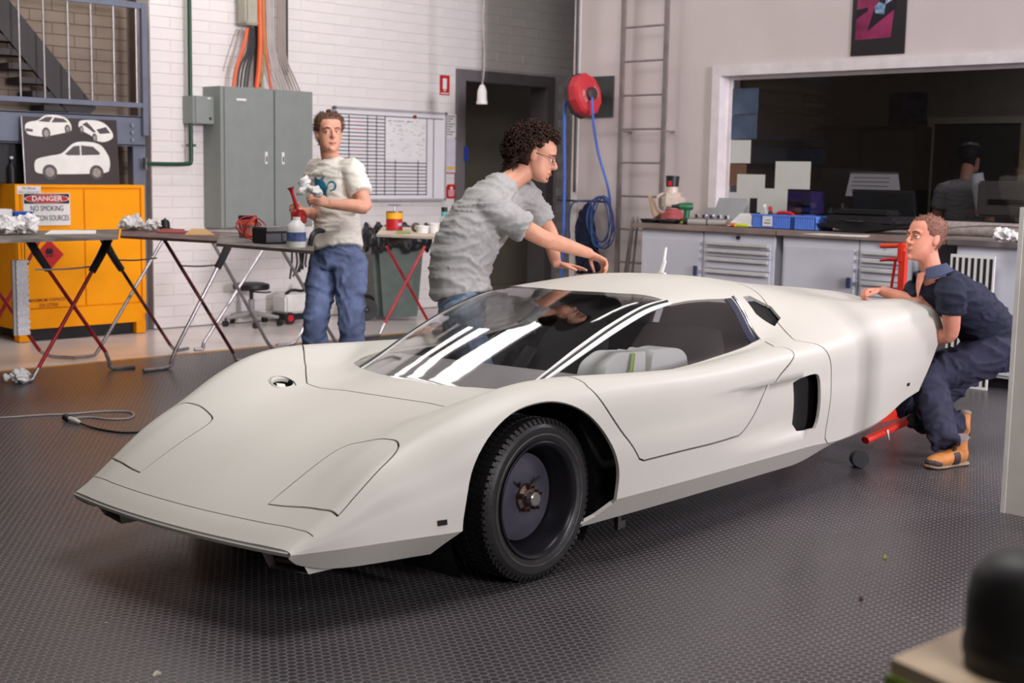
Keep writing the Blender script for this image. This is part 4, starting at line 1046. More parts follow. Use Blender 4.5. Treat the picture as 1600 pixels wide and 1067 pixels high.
# --- man in navy polo crouching behind the tail
pelv = D(1550, 540, 7.18); SK3 = skin('skin_ruddy', (216, 146, 122))
fist = roofpt(-3.17, .50, .05)
aL = D(1478, 706, 6.78); aL.z = .10; aR = D(1514, 664, 7.0); aR.z = .15
wR = fist+RT*.085-UP*.0
J = dict(base=V((aL.x+.1, aL.y, 0)), head=D(1447, 374, 6.98), face=(-RT*.90-FW*.34+UP*.10), up=(UP*.97+RT*.20), neck=D(1457, 428, 6.98), pelvis=pelv,
         spine=[D(1540, 512, 7.16), D(1515, 484, 7.10), D(1478, 455, 7.02)], hem=D(1556, 534, 7.18), sR=D(1434, 450, 7.12), sL=D(1487, 456, 6.84), eR=D(1452, 480, 7.02), eL=D(1485, 520, 6.92),
         wR=wR, wL=D(1432, 540, 7.12), hR=pelv+FW*.11-UP*.02, hL=pelv-FW*.10-UP*.03, kR=D(1428, 640, 7.28), kL=D(1452, 592, 7.02), aR=aR, aL=aL,
         handR=dict(d=(-RT*.95+UP*.02-FW*.1), n=(-UP*.8-RT*.2), t=-FW, c=(.95, 1.0, 1.05, 1.1), th=(.9, .35)),
         handL=dict(d=(-RT*.9-UP*.2), n=(UP*.9), t=-FW, c=(.5, .5, .5, .5)))
NAVY = M('navy_polo', (34, 38, 58), .85, var=.12, vs_=14, bump=.2, bs=200)
look = dict(skin=SK3, brow=(120, 80, 62), shirt=NAVY, trousers=M('navy_work_trousers', (46, 47, 68), .85, var=.15, vs_=10, bump=.25, bs=180), sleeve=.50, loose=1.10, wr=.010, twr=.016, hs=1.04,
            torso=[(.172, .138), (.172, .137), (.176, .135), (.182, .125), (.120, .085), (.064, .062)], cuff=dict(L=.03, R=.17), legs=(.115, .110, .092, .080, .070), lip=(176, 104, 94), gaze=-.002)
p3, H3 = build_person('person', 'man in navy polo shirt and tan boots crouching behind the car tail', J, look)
short_hair(p3, H3, M('cropped_sandy_hair', (134, 92, 76), .75, var=.2, vs_=70), .004, .190, ln=.009, dens=1500, side=.118, back=.05)
TAN = M('tan_nubuck', (204, 134, 72), .7, var=.12, vs_=20, bump=.15, bs=200); LC = M('dark_laces', (52, 44, 40), .8); SO = M('boot_sole', (150, 128, 104), .7)
t1 = G(1449, 733)-p3.location; an = J['aL']-p3.location
shoe(p3, V((an.x, an.y, 0)), V((t1.x, t1.y, 0.0)), TAN, SO, 'boot', LC)
t2 = G(1496, 690)-p3.location; an = J['aR']-p3.location; dd = V((an.x-t2.x, an.y-t2.y, .10)).normalized()
upv = (Z_-dd*Z_.dot(dd)).normalized(); shoe(p3, t2+dd*.2, t2+V((0, 0, .004)), TAN, SO, 'boot', LC, up=upv)
# polo collar, turned up
nb = J['neck']-p3.location; col = MB(); Hf = H3.to_3x3().normalized(); fx, fy = Hf @ X_, Hf @ Y_
ax = (H3 @ V((0, -.018, .06))-nb).normalized(); ra, rb2 = frame(ax, fx); rb2 = ra.cross(ax) if False else ax.cross(ra); 
if rb2.dot(fy) < 0: rb2 = -rb2
rows = []
for k in range(-14, 15):
    a = k/14*2.55; dr = -rb2*cos(a)+ra*sin(a); fl = abs(k)/14
    lo = nb-ax*.030+dr*.082+rb2*.02*fl*0; hi = nb+ax*(.050-.022*fl)+dr*(.074+.02*fl); ou = nb+ax*(.010-.045*fl)+dr*(.104+.01*fl)
    rows.append((lo, hi, ou))
col.add([p for r in rows for p in r], [(i*3+j, (i+1)*3+j, (i+1)*3+j+1, i*3+j+1) for i in range(28) for j in range(2)])
col.build('collar', M('polo_collar', (58, 66, 92), .8), p3, 60)
# opening at the throat
l0 = nb+rb2*.072; MB().tube([nb+rb2*.066+ax*.01, nb+rb2*.098-ax*.05, nb+rb2*.118-ax*.11], [(.036, .012), (.022, .008), (.003, .003)], seg=12, lat=ra).build('throat', SK3, p3)
lg = D(1445, 448, 6.8)
# --- man standing in the office behind the glass, back turned
bx = PX(1506, 300, 10.6); d4 = (bx-CP).dot(FW); pelv = V((bx.x, bx.y, .92))
hd = D(1516, 247, d4)
bk = V((.85, .5, 0)).normalized(); rt4 = RT
J = dict(base=V((bx.x, bx.y, 0)), head=hd, face=(RT*.75+FW*.6), up=Z_, neck=D(1510, 281, d4), pelvis=pelv, spine=[V((bx.x, bx.y, 1.05)), V((bx.x, bx.y, 1.2)), D(1506, 300, d4)], hem=V((bx.x, bx.y, .93)),
         sR=D(1538, 297, d4), sL=D(1475, 297, d4), eR=D(1546, 345, d4+.05), eL=D(1462, 345, d4+.05), wR=D(1540, 385, d4+.2), wL=D(1470, 385, d4+.2),
         hR=pelv+RT*.09-Z_*.06, hL=pelv-RT*.09-Z_*.06, kR=pelv+RT*.09-Z_*.44, kL=pelv-RT*.09-Z_*.44, aR=pelv+RT*.1-Z_*.84, aL=pelv-RT*.1-Z_*.84,
         handR=dict(d=FW-Z_*.6, n=-RT, t=Z_, c=(.4, .4, .4, .4)), handL=dict(d=FW-Z_*.6, n=RT, t=Z_, c=(.4, .4, .4, .4)))
look = dict(skin=skin('skin_olive', (205, 148, 122)), brow=(38, 28, 24), shirt=M('office_grey_shirt', (150, 146, 144), .85, bump=.15, bs=200), trousers=M('dark_trousers', (40, 42, 50), .8), sleeve=.62, loose=1.05, wr=.008,
            torso=[(.16, .12), (.158, .12), (.166, .12), (.175, .115), (.115, .085), (.06, .058)])
p4, H4 = build_person('person', 'man in grey shirt standing behind the office window, back turned', J, look)
short_hair(p4, H4, M('black_hair', (30, 24, 22), .7), .014, .165, ln=.014, dens=900)
for s in 'LR':
    an = J['a'+s]-p4.location; tz = an+FW*.18; shoe(p4, an, V((tz.x, tz.y, 0)), M('dark_shoe', (50, 44, 42), .5), M('dark_sole', (24, 24, 24), .7), 'shoe')
# ------------------------------------------------------------------ things along the block wall
BG = M('blue_grey_steel', (104, 110, 126), .5, .1, var=.06)
STEEL = M('steel', (150, 150, 152), .3, 1); GALV = M('galvanised_tube', (176, 172, 174), .35, .8, var=.12, vs_=20)
BLACK = M('black_plastic', (26, 26, 28), .45); WHITE = M('white_plastic', (226, 224, 220), .4); RED = M('signal_red', (196, 34, 40), .4)
PAPER = M('white_paper', (228, 226, 224), .7, var=.02); INK = M('black_ink', (30, 30, 32), .6, var=0); CLOTH = M('white_rag', (226, 224, 222), .9, var=.05, bump=.3, bs=60)
RX90 = (pi/2, 0, 0)                                       # text upright, facing -Y
RXR = (pi/2, 0, -pi/2)                                    # text upright, facing -X
# stairs and landing
t = thing('mezzanine_landing', 'blue-grey steel landing beam on a column beside the yellow cabinet', 'landing', (6.0, 10.62, 0))
MB().box2((-3.4, -.06, 1.61), (.02, -.045, 1.86)).box2((-3.4, -.06, 1.85), (.02, .03, 1.865)).box2((-3.4, -.06, 1.605), (.02, .03, 1.62)).box2((-3.4, -.05, 1.80), (.02, .3, 1.85)).build('beam', BG, t)
MB().box2((-.09, -.045, 0), (.03, .05, 1.605)).build('column', BG, t)
for k in range(3): MB().cyl((-.11, -.062, 1.66+.062*k), (-.11, -.08, 1.66+.062*k), .016, seg=6).build('bolt', STEEL, t)
t = thing('guard_railing', 'blue-grey steel railing with thin vertical rods on the landing', 'railing', (6.0, 10.54, 0))
MB().box2((-3.4, -.02, 2.77), (.02, .02, 2.82)).build('top_rail', BG, t); MB().box2((-3.4, -.02, 1.935), (.0, .02, 1.975)).build('bottom_rail', BG, t)
MB().box2((-.02, -.025, 1.70), (.03, .018, 2.82)).build('end_post', BG, t)
for px in (31, 69, 107, 143, 178, 213):
    x = PY(px, 90, 10.54).x-6.0; MB().cyl((x, 0, 1.97), (x, 0, 2.78), .008, seg=8).build('baluster', GALV, t)
DSt = M('dark_stair_steel', (58, 54, 54), .6)
t = thing('staircase', 'dark steel open staircase rising behind the landing railing', 'stairs', (4.9, 10.76, 1.87))
a, b = PY(135, 182, 10.70)-V(t.location), PY(-30, -20, 10.70)-V(t.location)
dv = (b-a); L = dv.length; rot = Matrix.Rotation(-atan2(dv.z, dv.x), 3, 'Y')
MB().box((a+b)/2, (L, .04, .22), rot).build('stringer', DSt, t)
for k in range(9):
    p = a+dv*(k+.7)/9
    MB().box((p.x-.16, .05, p.z-.02), (.30, .24, .05)).build('tread', DSt, t)
# yellow safety cabinet
YEL = M('safety_yellow', (250, 160, 8), .5, var=.03, vs_=3, spec=.2)
CX0, CX1, CYF = 4.775, 5.925, 10.42
t = thing('safety_cabinet', 'yellow flammable-liquids safety cabinet with danger sign on its door', 'cabinet', (CX0, CYF, 0))
w = CX1-CX0
MB().box2((0, .02, .10), (w, .42, 1.275)).build('body', YEL, t, None)
MB().box2((0, 0, .17), (.035, .02, 1.275)).box2((w-.035, 0, .17), (w, .02, 1.275)).box2((.035, 0, 1.25), (w-.035, .02, 1.275)).box2((.035, 0, .10), (w-.035, .02, .26)).build('front_frame', YEL, t, None)
for x0, x1 in ((.045, .585), (.597, w-.045)):
    d_ = MB().box2((x0, .004, .27), (x1, .019, 1.235), bev=.003).build('door', YEL, t)
for x in (.05, w-.05): MB().box((x, .05, .05), (.09, .09, .10)).build('foot', YEL, t, None)
MB().box2((.1, .06, .0), (w-.1, .40, .09)).build('gap_shade_block', BLACK, t, None)  # solid black block stands in for the shade under the cabinet
def wpos(px, py, Y, base): p = PY(px, py, Y); return p-V(base)
cb_ = t.location
o = wpos(45, 297, CYF, cb_); MB().box((o.x, -.002, o.z), (.20, .004, .065)).build('paper_label', PAPER, t, None)
text_obj('label_text', 'Pit Block', .032, M('grey_ink', (120, 120, 126), .6, var=0), (o.x, -.005, o.z+.015), RX90, t); text_obj('label_text', 'DG Cabinet #1', .028, M('grey_ink', (120, 120, 126), .6, var=0), (o.x, -.005, o.z-.017), RX90, t)
o = wpos(73, 327, CYF, cb_); s_ = MB().box((o.x, -.003, o.z), (.40, .006, .262)).build('danger_sign', PAPER, t, None)
s_.parent = t
MB().box((o.x, -.0065, o.z+.086), (.385, .002, .080)).build('sign_header', INK, s_, None)
el = MB(); el.lathe([(.0, .0), (1, .0), (1, .001), (0, .001)], 40, Matrix.Translation((o.x, -.008, o.z+.086)) @ Matrix.Rotation(pi/2, 4, 'X') @ Matrix.Diagonal((.182, .034, 1, 1))); el.build('sign_oval', RED, s_)
el = MB(); el.lathe([(1, .0), (1, .001), (1.045, .001), (1.045, 0)], 40, Matrix.Translation((o.x, -.0085, o.z+.086)) @ Matrix.Rotation(pi/2, 4, 'X') @ Matrix.Diagonal((.182, .034, 1, 1)), close=True); el.build('sign_oval_rim', PAPER, s_)
text_obj('sign_text', 'DANGER', .056, PAPER, (o.x, -.0105, o.z+.086), RX90, s_, bold=.0012, sx=1.15)
text_obj('sign_text', 'NO SMOKING', .062, INK, (o.x, -.008, o.z+.006), RX90, s_, sx=.72); text_obj('sign_text', 'IGNITION SOURCES', .062, INK, (o.x+.005, -.008, o.z-.072), RX90, s_, sx=.66)
o = wpos(77, 398, CYF, cb_)
dm = MB().prism([(.125, 0), (0, .125), (-.125, 0), (0, -.125)], .003, Matrix.Translation((o.x, 0, o.z)) @ Matrix.Rotation(pi/2, 4, 'X')).build('flammable_diamond', RED, t, None)
MB().prism([(-.03, 0), (-.035, .025), (-.012, .06), (-.008, .035), (.01, .055), (.032, .03), (.03, 0)], .002, Matrix.Translation((o.x, -.003, o.z+.005)) @ Matrix.Rotation(pi/2, 4, 'X')).box((o.x, -.004, o.z-.01), (.07, .002, .008)).build('flame_symbol', INK, dm, None)
o = wpos(76, 470, CYF, cb_); BR = M('brown_ink', (150, 70, 20), .6, var=0)
text_obj('capacity_text', 'MAXIMUM CAPACITY', .036, BR, (o.x, 0.002, o.z+.008), RX90, t, bold=.0006); text_obj('capacity_text', '250 LITRES', .036, BR, (o.x, 0.002, o.z-.034), RX90, t, bold=.0006)
# poster board with three cars
p0, p1_ = PY(40, 289, 10.47), PY(187, 289, 10.47); zt = PY(40, 181, 10.51).z
t = thing('poster_board', 'dark poster board showing three white hatchbacks, standing on the yellow cabinet', 'poster', (p0.x, 10.475, 1.277), rot=(radians(-4), 0, 0))
pw, ph = p1_.x-p0.x, zt-1.28
MB().box2((0, -.008, 0), (pw, 0, ph)).build('board', M('poster_brown', (46, 34, 31), .35, var=.15, vs_=1.5), t, None)
MB().box2((-.008, -.010, 0), (0, .002, ph)).build('edge_strip', STEEL, t, None)
CARW = M('poster_white', (226, 222, 216), .3, var=.04); CARD = M('poster_dark', (66, 58, 58), .3, var=0); RM = Matrix.Rotation(pi/2, 4, 'X')
def pcar(cx, cz, sc, outl, wins, wheels):
    mt = Matrix.Translation((cx, -.009, cz)) @ RM @ Matrix.Scale(sc, 4)
    b_ = MB().prism(crspline(outl+outl[:1], 4)[:-1], .002/sc, mt).build('printed_car', CARW, t, None)
    for wp in wins: MB().prism(wp, .0035/sc, mt).build('printed_window', CARD, b_, None)
    for (x, y, r, e) in wheels:
        m2 = mt @ Matrix.Translation((x, y, 0)); MB().lathe([(0, .0), (r, 0), (r, .004/sc), (0, .004/sc)], 20, m2 @ Matrix.Diagonal((e, 1, 1, 1))).build('printed_tyre', CARD, b_, None)
        MB().lathe([(0, .0), (r*.62, 0), (r*.62, .0055/sc), (0, .0055/sc)], 12, m2 @ Matrix.Diagonal((e, 1, 1, 1))).build('printed_rim', M('poster_rim', (150, 140, 132), .3, var=.2, vs_=60), b_, None)
side = [(-.50, .02), (-.50, .10), (-.46, .16), (-.30, .20), (-.14, .235), (.02, .36), (.20, .385), (.38, .35), (.47, .24), (.50, .16), (.49, .06), (.42, .0), (.0, -.02), (-.42, -.02)]
pcar(pw*.50, ph*.18, pw*.80, side, [[(-.10, .225), (.02, .325), (.10, .335), (.10, .215), (-.06, .21)], [(.12, .215), (.12, .338), (.28, .325), (.37, .25), (.36, .225)]], [(-.31, .0, .095, 1), (.31, .0, .095, 1)])
q1 = [(-.50, .06), (-.49, .16), (-.40, .22), (-.22, .26), (-.06, .36), (.16, .38), (.36, .34), (.47, .24), (.50, .12), (.44, .05), (.1, -.03), (-.1, -.07), (-.42, -.04)]
pcar(pw*.265, ph*.76, pw*.48, q1, [[(-.22, .235), (-.04, .335), (.10, .335), (.02, .23)], [(.07, .225), (.14, .33), (.34, .31), (.42, .24)], [(-.49, .03), (-.34, .02), (-.34, .07), (-.48, .09)]], [(-.06, .0, .12, .75), (.41, .10, .09, .7)])
q2 = [(-.50, .22), (-.46, .34), (-.30, .38), (.02, .38), (.26, .30), (.42, .14), (.48, .0), (.42, -.10), (.2, -.18), (-.04, -.14), (-.16, -.02), (-.40, .10)]
pcar(pw*.77, ph*.76, pw*.38, q2, [[(-.40, .26), (-.26, .33), (-.14, .22), (-.02, .08), (-.08, .06), (-.28, .20)], [(.0, .14), (.28, .22), (.40, .06), (.10, .03)]], [(-.42, .13, .10, .6), (-.06, -.08, .12, .6)])
t = thing('spray_can', 'dark spray bottle standing left of the car poster board', 'bottle', (PY(19, 285, 10.6).x, 10.6, 1.277)); MB().lathe([(.0, 0), (.036, .0), (.036, .13), (.02, .16), (.012, .17), (.012, .20), (.0, .20)], 16).build('can', BLACK, t); MB().cyl((0, 0, .2), (0, 0, .22), .014, seg=10).build('nozzle', WHITE, t)
t = thing('storage_box', 'black storage box on the yellow cabinet, behind the spray bottle', 'box', (4.86, 10.62, 1.277)); MB().box2((-.35, 0, 0), (.10, .2, .30), bev=.01).build('box_body', BLACK, t); MB().box2((-.36, -.005, .28), (.11, .205, .32), bev=.008).build('lid', BLACK, t)
# electrical cabinet and what runs into it
EG = M('cabinet_grey_green', (134, 140, 136), .45, var=.03)
x0, x1 = PY(341, 200, 10.35).x, PY(489, 200, 10.30).x; z0, z1 = .90, PY(420, 139, 10.30).z
t = thing('electrical_cabinet', 'tall grey-green two-door electrical cabinet on the block wall', 'cabinet', (x0, 10.30, z0))
w, h = x1-x0, z1-z0
MB().box2((0, .015, 0), (w, .29, h)).build('case', EG, t, None)
for a, b in ((.035, w*.56), (w*.56+.012, w-.004)): MB().box2((a, 0, .004), (b, .014, h-.004), bev=.003).build('door', EG, t)
MB().box2((w*.56, .004, .01), (w*.56+.012, .012, h-.01)).build('door_gap', M('gasket_green', (46, 66, 54), .6), t, None)
for x in (w*.56-.085, w*.56+.10):
    k = MB().box2((x-.014, -.004, h*.50-.05), (x+.014, .001, h*.50+.06), bev=.003).build('latch_plate', WHITE, t); MB().box2((x-.006, -.009, h*.50-.03), (x+.006, -.003, h*.50+.02), bev=.002).build('latch', BLACK, k)
MB().box2((.16, -.003, h-.12), (.26, .001, h-.10)).build('name_plate', PAPER, t, None)
t = thing('junction_box', 'small square grey-green box beside the green pipe', 'box', (PY(302, 170, 10.42).x, 10.42, PY(302, 193, 10.42).z))
w = PY(347, 170, 10.42).x-t.location.x; h = PY(320, 150, 10.42).z-t.location.z
MB().box2((0, .012, 0), (w, .18, h), bev=.004).build('case', EG, t); MB().box2((.025, 0, .004), (w-.004, .013, h-.004), bev=.003).build('cover', EG, t); MB().cyl((w*.58, 0, .05), (w*.58, -.006, .05), .012, seg=12).build('lock', BLACK, t); MB().box2((w*.5, -.002, h-.025), (w*.6, .001, h-.012)).build('sticker', PAPER, t, None)
t = tag(MB().tube([PY(293, -260, 10.5), PY(297, 120, 10.5), PY(298.5, 240, 10.5), PY(298, 252, 10.5), PY(294, 256, 10.5), PY(260, 256.5, 10.5), PY(226, 255.5, 10.5)], .019, seg=12, n=3).build('conduit_pipe', M('green_pipe', (24, 66, 46), .35)), 'dark green pipe running down the block wall to the landing column', 'pipe')
cl = MB(); q = PY(298, 227, 10.52); cl.cyl(q-X_*.05, q+X_*.05, .012, seg=10); cl.build('pipe_clamp', STEEL, t).location = (0, 0, 0)
cl = MB(); q = PY(227, 255.5, 10.5); cl.cyl(q-Z_*.05, q+Z_*.05, .018, seg=10); cl.build('pipe_joint', STEEL, t)
t = tag(MB().cyl(PY(289, -260, 10.585), PY(293, 252, 10.585), .012, seg=8).build('wall_conduit', M('white_painted_block', (226, 216, 215))), 'thin white conduit painted like the wall beside the green pipe', 'conduit')
ztop = z1
t = thing('cable_duct', 'grey metal cable duct ending above the electrical cabinet', 'duct', (PY(390, 20, 10.45).x, 10.45, PY(390, 38, 10.45).z))
MB().box2((-.07, -.05, 0), (.07, .10, 2.0), bev=.02).build('duct_body', M('duct_grey', (170, 166, 150), .5), t); MB().box2((-.078, -.058, -.01), (.078, .108, .03), bev=.015).build('collar', M('duct_grey', (170, 166, 150)), t)
OR, BC, GC, GR, GN = M('orange_cable', (222, 92, 40), .45), M('black_cable', (44, 42, 44), .5), M('grey_cable', (186, 178, 172), .5), M('beige_cable', (160, 148, 140), .5), M('earth_cable', (150, 150, 60), .5)
def cable(nm, pts, r, m, lab, Y=10.44, grp='cables above the electrical cabinet'):
    return tag(MB().tube([PY(x, y, Y-.0008*i) for i, (x, y) in enumerate(pts)], r, seg=8, n=4).build(nm, m), lab, 'cable', grp)
cable('power_cable', [(387, 44), (380, 75), (370, 105), (365, 136)], .016, OR, 'thick orange cable on the left, coming out of the grey duct')
cable('power_cable', [(404, -260), (406, 0), (407, 60), (405, 105), (401, 138)], .024, OR, 'thickest orange cable hanging right of the grey duct', 10.40)
cable('power_cable', [(411, -260), (412, 10), (414, 60), (418, 100), (424, 141)], .013, OR, 'thin orange cable curving right between the grey cables', 10.46)
for k, (a, b) in enumerate(((391, 371), (394, 376), (397, 381), (400, 386))): cable('power_cable', [(a, 44), (a-3, 75), (b+4, 105), (b, 136)], .009, BC, ['leftmost', 'second', 'third', 'fourth', 'fifth'][k]+' black cable fanning out of the grey duct, counted from the left', 10.43+.012*k)
for k in range(4): tag(MB().tube([PY(398+k*2, -260, 10.50), PY(399+k*2, 40, 10.50), PY(398+k*2, 90, 10.50), PY(397+k*3, 136, 10.46)], .009, seg=8, n=3).build('power_cable', BC), ['leftmost', 'second', 'third', 'fourth', 'fifth'][k]+' black cable behind the thickest orange cable, counted from the left', 'cable', 'cables above the electrical cabinet')
cable('earth_cable', [(409, -260), (411, 20), (412, 60), (413, 95), (408, 138)], .008, GN, 'yellow-green earth cable beside the thickest orange cable', 10.42)
for k in range(4): cable('data_cable', [(416+k*3.2, -260), (417+k*3.2, 20), (420+k*3, 80), (428+k*4, 115), (436+k*4.5, 140+k)], .0075, GC, ['leftmost', 'second', 'third', 'fourth', 'fifth'][k]+' pale grey cable hanging in the right-hand bundle, counted from the left', 10.45+.004*k)
for k in range(5): cable('data_cable', [(434+k*2.6, -260), (435+k*2.6, 40), (437+k*2.6, 90), (443+k*4, 120), (449+k*5, 141+k*.6)], .0075, GR, ['leftmost', 'second', 'third', 'fourth', 'fifth'][k]+' beige cable at the right edge of the cable bundle, counted from the left', 10.47+.004*k)
cable('data_cable', [(378, 44), (365, 80), (357, 110)], .008, GR, 'single thin beige cable at the far left of the cables', 10.5)
tag(MB().box2((PY(440, 0, 10.59).x, 10.56, PY(446, 117, 10.59).z), (PY(447, 0, 10.59).x, 10.59, 3.9)).build('cable_tray', M('dark_tray', (70, 66, 68), .5, .5)), 'narrow dark vertical tray behind the cable bundle', 'tray')
# whiteboard
a, b = PY(521, 168, 10.58), PY(693, 311, 10.58)
t = thing('whiteboard', 'large whiteboard ruled with a black grid schedule on the block wall', 'whiteboard', (a.x, 10.56, 1.14))
w, h = b.x-a.x, .895
MB().box2((0, 0, 0), (w, .02, h)).build('panel', M('whiteboard_white', (228, 226, 228), .2, var=.01), t, None)
fr = MB().box2((-.01, -.008, -.01), (w+.01, .022, .012)).box2((-.01, -.008, h-.012), (w+.01, .022, h+.01)).box2((-.01, -.008, -.01), (.012, .022, h+.01)).box2((w-.012, -.008, -.01), (w+.01, .022, h+.01)); fr.build('frame', M('silver_frame', (168, 166, 170), .35), t)
for x in (0, w): MB().box((x, -.008, h), (.032, .02, .032), bev=.006).build('corner_cap', M('grey_plastic_dark', (96, 96, 104), .5), t)
MB().box2((.5, -.05, -.012), (w-.02, .0, .0)).build('pen_tray', M('silver_frame', (168, 166, 170)), t)
gl = MB(); lw_ = .0095
def hl2(x0, x1, z): gl.box2((x0*w, -.0015, z*h-lw_/2), (x1*w, 0, z*h+lw_/2))
def vl2(x, z0, z1): gl.box2((x*w-lw_/2, -.0015, z0*h), (x*w+lw_/2, 0, z1*h))
hl2(.02, .98, .935)
for k in range(22): hl2(.02, .435 if k < 12 else .82, .90-.04*k)
for x in (.12, .28, .36, .435): vl2(x, .05, .935)
vl2(.82, .05, .935); vl2(.885, .02, .935)
for x in (.53, .74): vl2(x, .05, .45)
gl.build('grid_lines', INK, t, None)
MB().box2((.445*w, -.002, .47*h), (.81*w, 0, .925*h)).build('paper_sheet', PAPER, t, None)
sc = MB(); rnd = random.Random(5)
for k in range(60):
    x, z = rnd.uniform(.46, .79)*w, rnd.uniform(.5, .86)*h; sc.box2((x, -.0035, z), (x+rnd.uniform(.01, .05), -.002, z+.004))
for k in range(24): x, z = rnd.uniform(.46, .74)*w, .885*h; sc.box2((x, -.0035, z+rnd.uniform(-.006, .006)), (x+.02, -.002, z+.006))
sc.build('handwriting', M('pencil_grey', (150, 150, 156), .7, var=0), t, None)
sc = MB()
for k in (1, 3, 7, 9):
    for j in range(5): x = .135*w+j*.035; sc.box2((x, -.003, (.91-.04*k)*h-.012), (x+.022, -.0015, (.91-.04*k)*h-.004))
sc.build('red_handwriting', M('red_pen', (214, 96, 104), .7, var=0), t, None)
MB().cyl((.70*w, -.02, .945*h), (.70*w, 0, .945*h), .018, seg=14).build('magnet', M('maroon', (130, 34, 38), .4), t)
# signs and papers by the door
def wsheet(nm, px0, py0, px1, py1, m, lab, cat, grp=None, Y=10.594, th=.003):
    a, b = PY(px0, py0, Y), PY(px1, py1, Y); o = MB().box2((0, 0, 0), (b.x-a.x, th, a.z-b.z)).build(nm, m, None, None); o.location = (a.x, Y-th, b.z); return tag(o, lab, cat, grp), b.x-a.x, a.z-b.z
o, w, h = wsheet('extinguisher_sign', 687.5, 117, 702, 149, RED, 'small red fire extinguisher sign with white symbol above the whiteboard', 'sign')
MB().tube([(w*.5, -.001, h*.30), (w*.5, -.001, h*.84)], [(.028, .002)]*2, seg=14, lat=(1, 0, 0), sm=False).build('extinguisher_symbol', PAPER, o); MB().box2((.01, -.002, h*.06), (w-.01, 0, h*.11)).box2((w*.38, -.002, h*.20), (w*.62, 0, h*.26)).build('sign_line', PAPER, o, None)
o, w, h = wsheet('notice_sheet', 696, 178, 715, 215, PAPER, 'white notice sheet with printed text, uppermost beside the door', 'sheet')
tl = MB(); [tl.box2((.02, -.001, h*k/9), (.02+.05+.03*(k % 3), 0, h*k/9+.008)) for k in range(1, 9)]; tl.build('print_lines', INK, o, None)
o, w, h = wsheet('plan_sheet', 697, 217, 720, 270, M('lilac_paper', (208, 204, 216), .7), 'pale lilac sheet with red border and yellow strip beside the door', 'sheet')
MB().box2((-.012, -.001, 0), (.0, .002, h)).box2((-.012, -.001, -.01), (w, .002, 0)).build('red_border', RED, o, None); MB().box2((.01, -.002, h*.10), (w-.01, 0, h*.18)).build('yellow_strip', M('yellow_tab', (232, 190, 50), .6), o, None)
p = PY(705, 299, 10.592); o = MB().tube([(0, 0, -.075), (0, 0, -.03), (0, 0, .03), (0, 0, .075)], [(.06, .003), (.085, .003), (.078, .003), (.05, .003)], seg=20, lat=(1, 0, 0)).build('first_aid_sign', RED); o.location = p; tag(o, 'red rounded sign with white lettering below the notices', 'sign')
tx = MB(); tx.cyl((0, -.002, .035), (0, -.005, .035), .018, seg=14); [tx.box2((-.045+.006*(k % 2), -.005, .005-.018*k), (.045-.004*k, -.002, .013-.018*k)) for k in range(4)]; tx.build('sign_marks', PAPER, o, None)
o, w, h = wsheet('door_sticker', 725, 229, 731, 252, M('royal_blue', (40, 58, 150), .5), 'small blue sticker on the door frame', 'sticker', Y=10.565)
# pendant socket on a chain
t = thing('pendant_socket', 'white pendant power socket hanging on a chain before the doorway', 'socket', PY(753, 163, 9.6)); 
MB().lathe([(.0, 0), (.052, .0), (.056, .02), (.048, .04), (.045, .13), (.03, .17), (.018, .19), (0, .19)], 18).build('socket_body', WHITE, t)
ch = MB()
for k in range(46):
    m = Matrix.Translation((0, 0, .20+.036*k)) @ Matrix.Rotation(pi/2*(k % 2), 4, 'Z'); ch.tube([m @ V((.009*cos(q), 0, .02*sin(q)*1.1)) for q in [2*pi*j/8 for j in range(9)]], .0032, seg=5, sm=False)
ch.build('chain', STEEL, t, 60)['kind'] = 'stuff'
MB().tube([(0, 0, .18), (.02, -.005, .4), (-.01, -.008, .8), (.015, -.005, 1.3), (.0, 0, 1.85)], .006, seg=6).build('cord', GC, t)
# ------------------------------------------------------------------ trestle stands
TR = M('red_tube', (176, 40, 52), .4, .2, var=.15, vs_=12); TD = M('worn_red_tube', (120, 62, 66), .4, .4, var=.5, vs_=9); FOAM = M('black_foam', (46, 45, 48), .85)
def stand(label, legs):
    f0 = G(*legs[0]['foot'][-1]); t = thing('folding_trestle', label, 'trestle', (f0.x, f0.y, 0), group='folding trestles under the boards'); W = V(t.location)
    for l in legs:
        ft = [G(*p)+Z_*.014 for p in l['foot']]; Yp = ft[0].y; top = PY(*l['top'], Yp); kn = PY(*l['knee'], Yp)
        kn.z = max(kn.z, .06)
        MB().tube([top-W, (top*.5+kn*.5)-W, kn-W], .0135, seg=8, sm=False).build('leg_tube', l.get('m', GALV), t)
        MB().tube([kn-W, (kn*.5+ft[0]*.5)-W-Z_*.008]+[f-W for f in ft], .014, seg=8).build('foot_tube', GALV, t)
        if l.get('foam'):
            e = top+(kn-top)*.26; MB().tube([top-W+Z_*.02, (top*.5+e*.5)-W, e-W], [.030, .028, .026], seg=10).build('foam_sleeve', FOAM, t)
    return t
stand('red X-legged folding trestle in front of the yellow cabinet', [
    dict(top=(42, 373), knee=(165, 550), foot=[(176, 578), (211, 576)], m=TR, foam=1), dict(top=(172, 373), knee=(60, 575), foot=[(48, 597), (22, 600)], m=TR, foam=1)])
stand('grey X-legged trestle right behind the red one by the cabinet', [
    dict(top=(162, 378), knee=(266, 540), foot=[(277, 550), (294, 547)], m=TD, foam=1), dict(top=(255, 374), knee=(158, 540), foot=[(146, 558), (118, 561)])])
stand('worn red X-legged trestle in the middle of the row of boards', [
    dict(top=(257, 375), knee=(365, 552), foot=[(372, 566), (405, 564)], m=TD), dict(top=(362, 375), knee=(275, 545), foot=[(262, 577), (224, 582)], foam=1)])
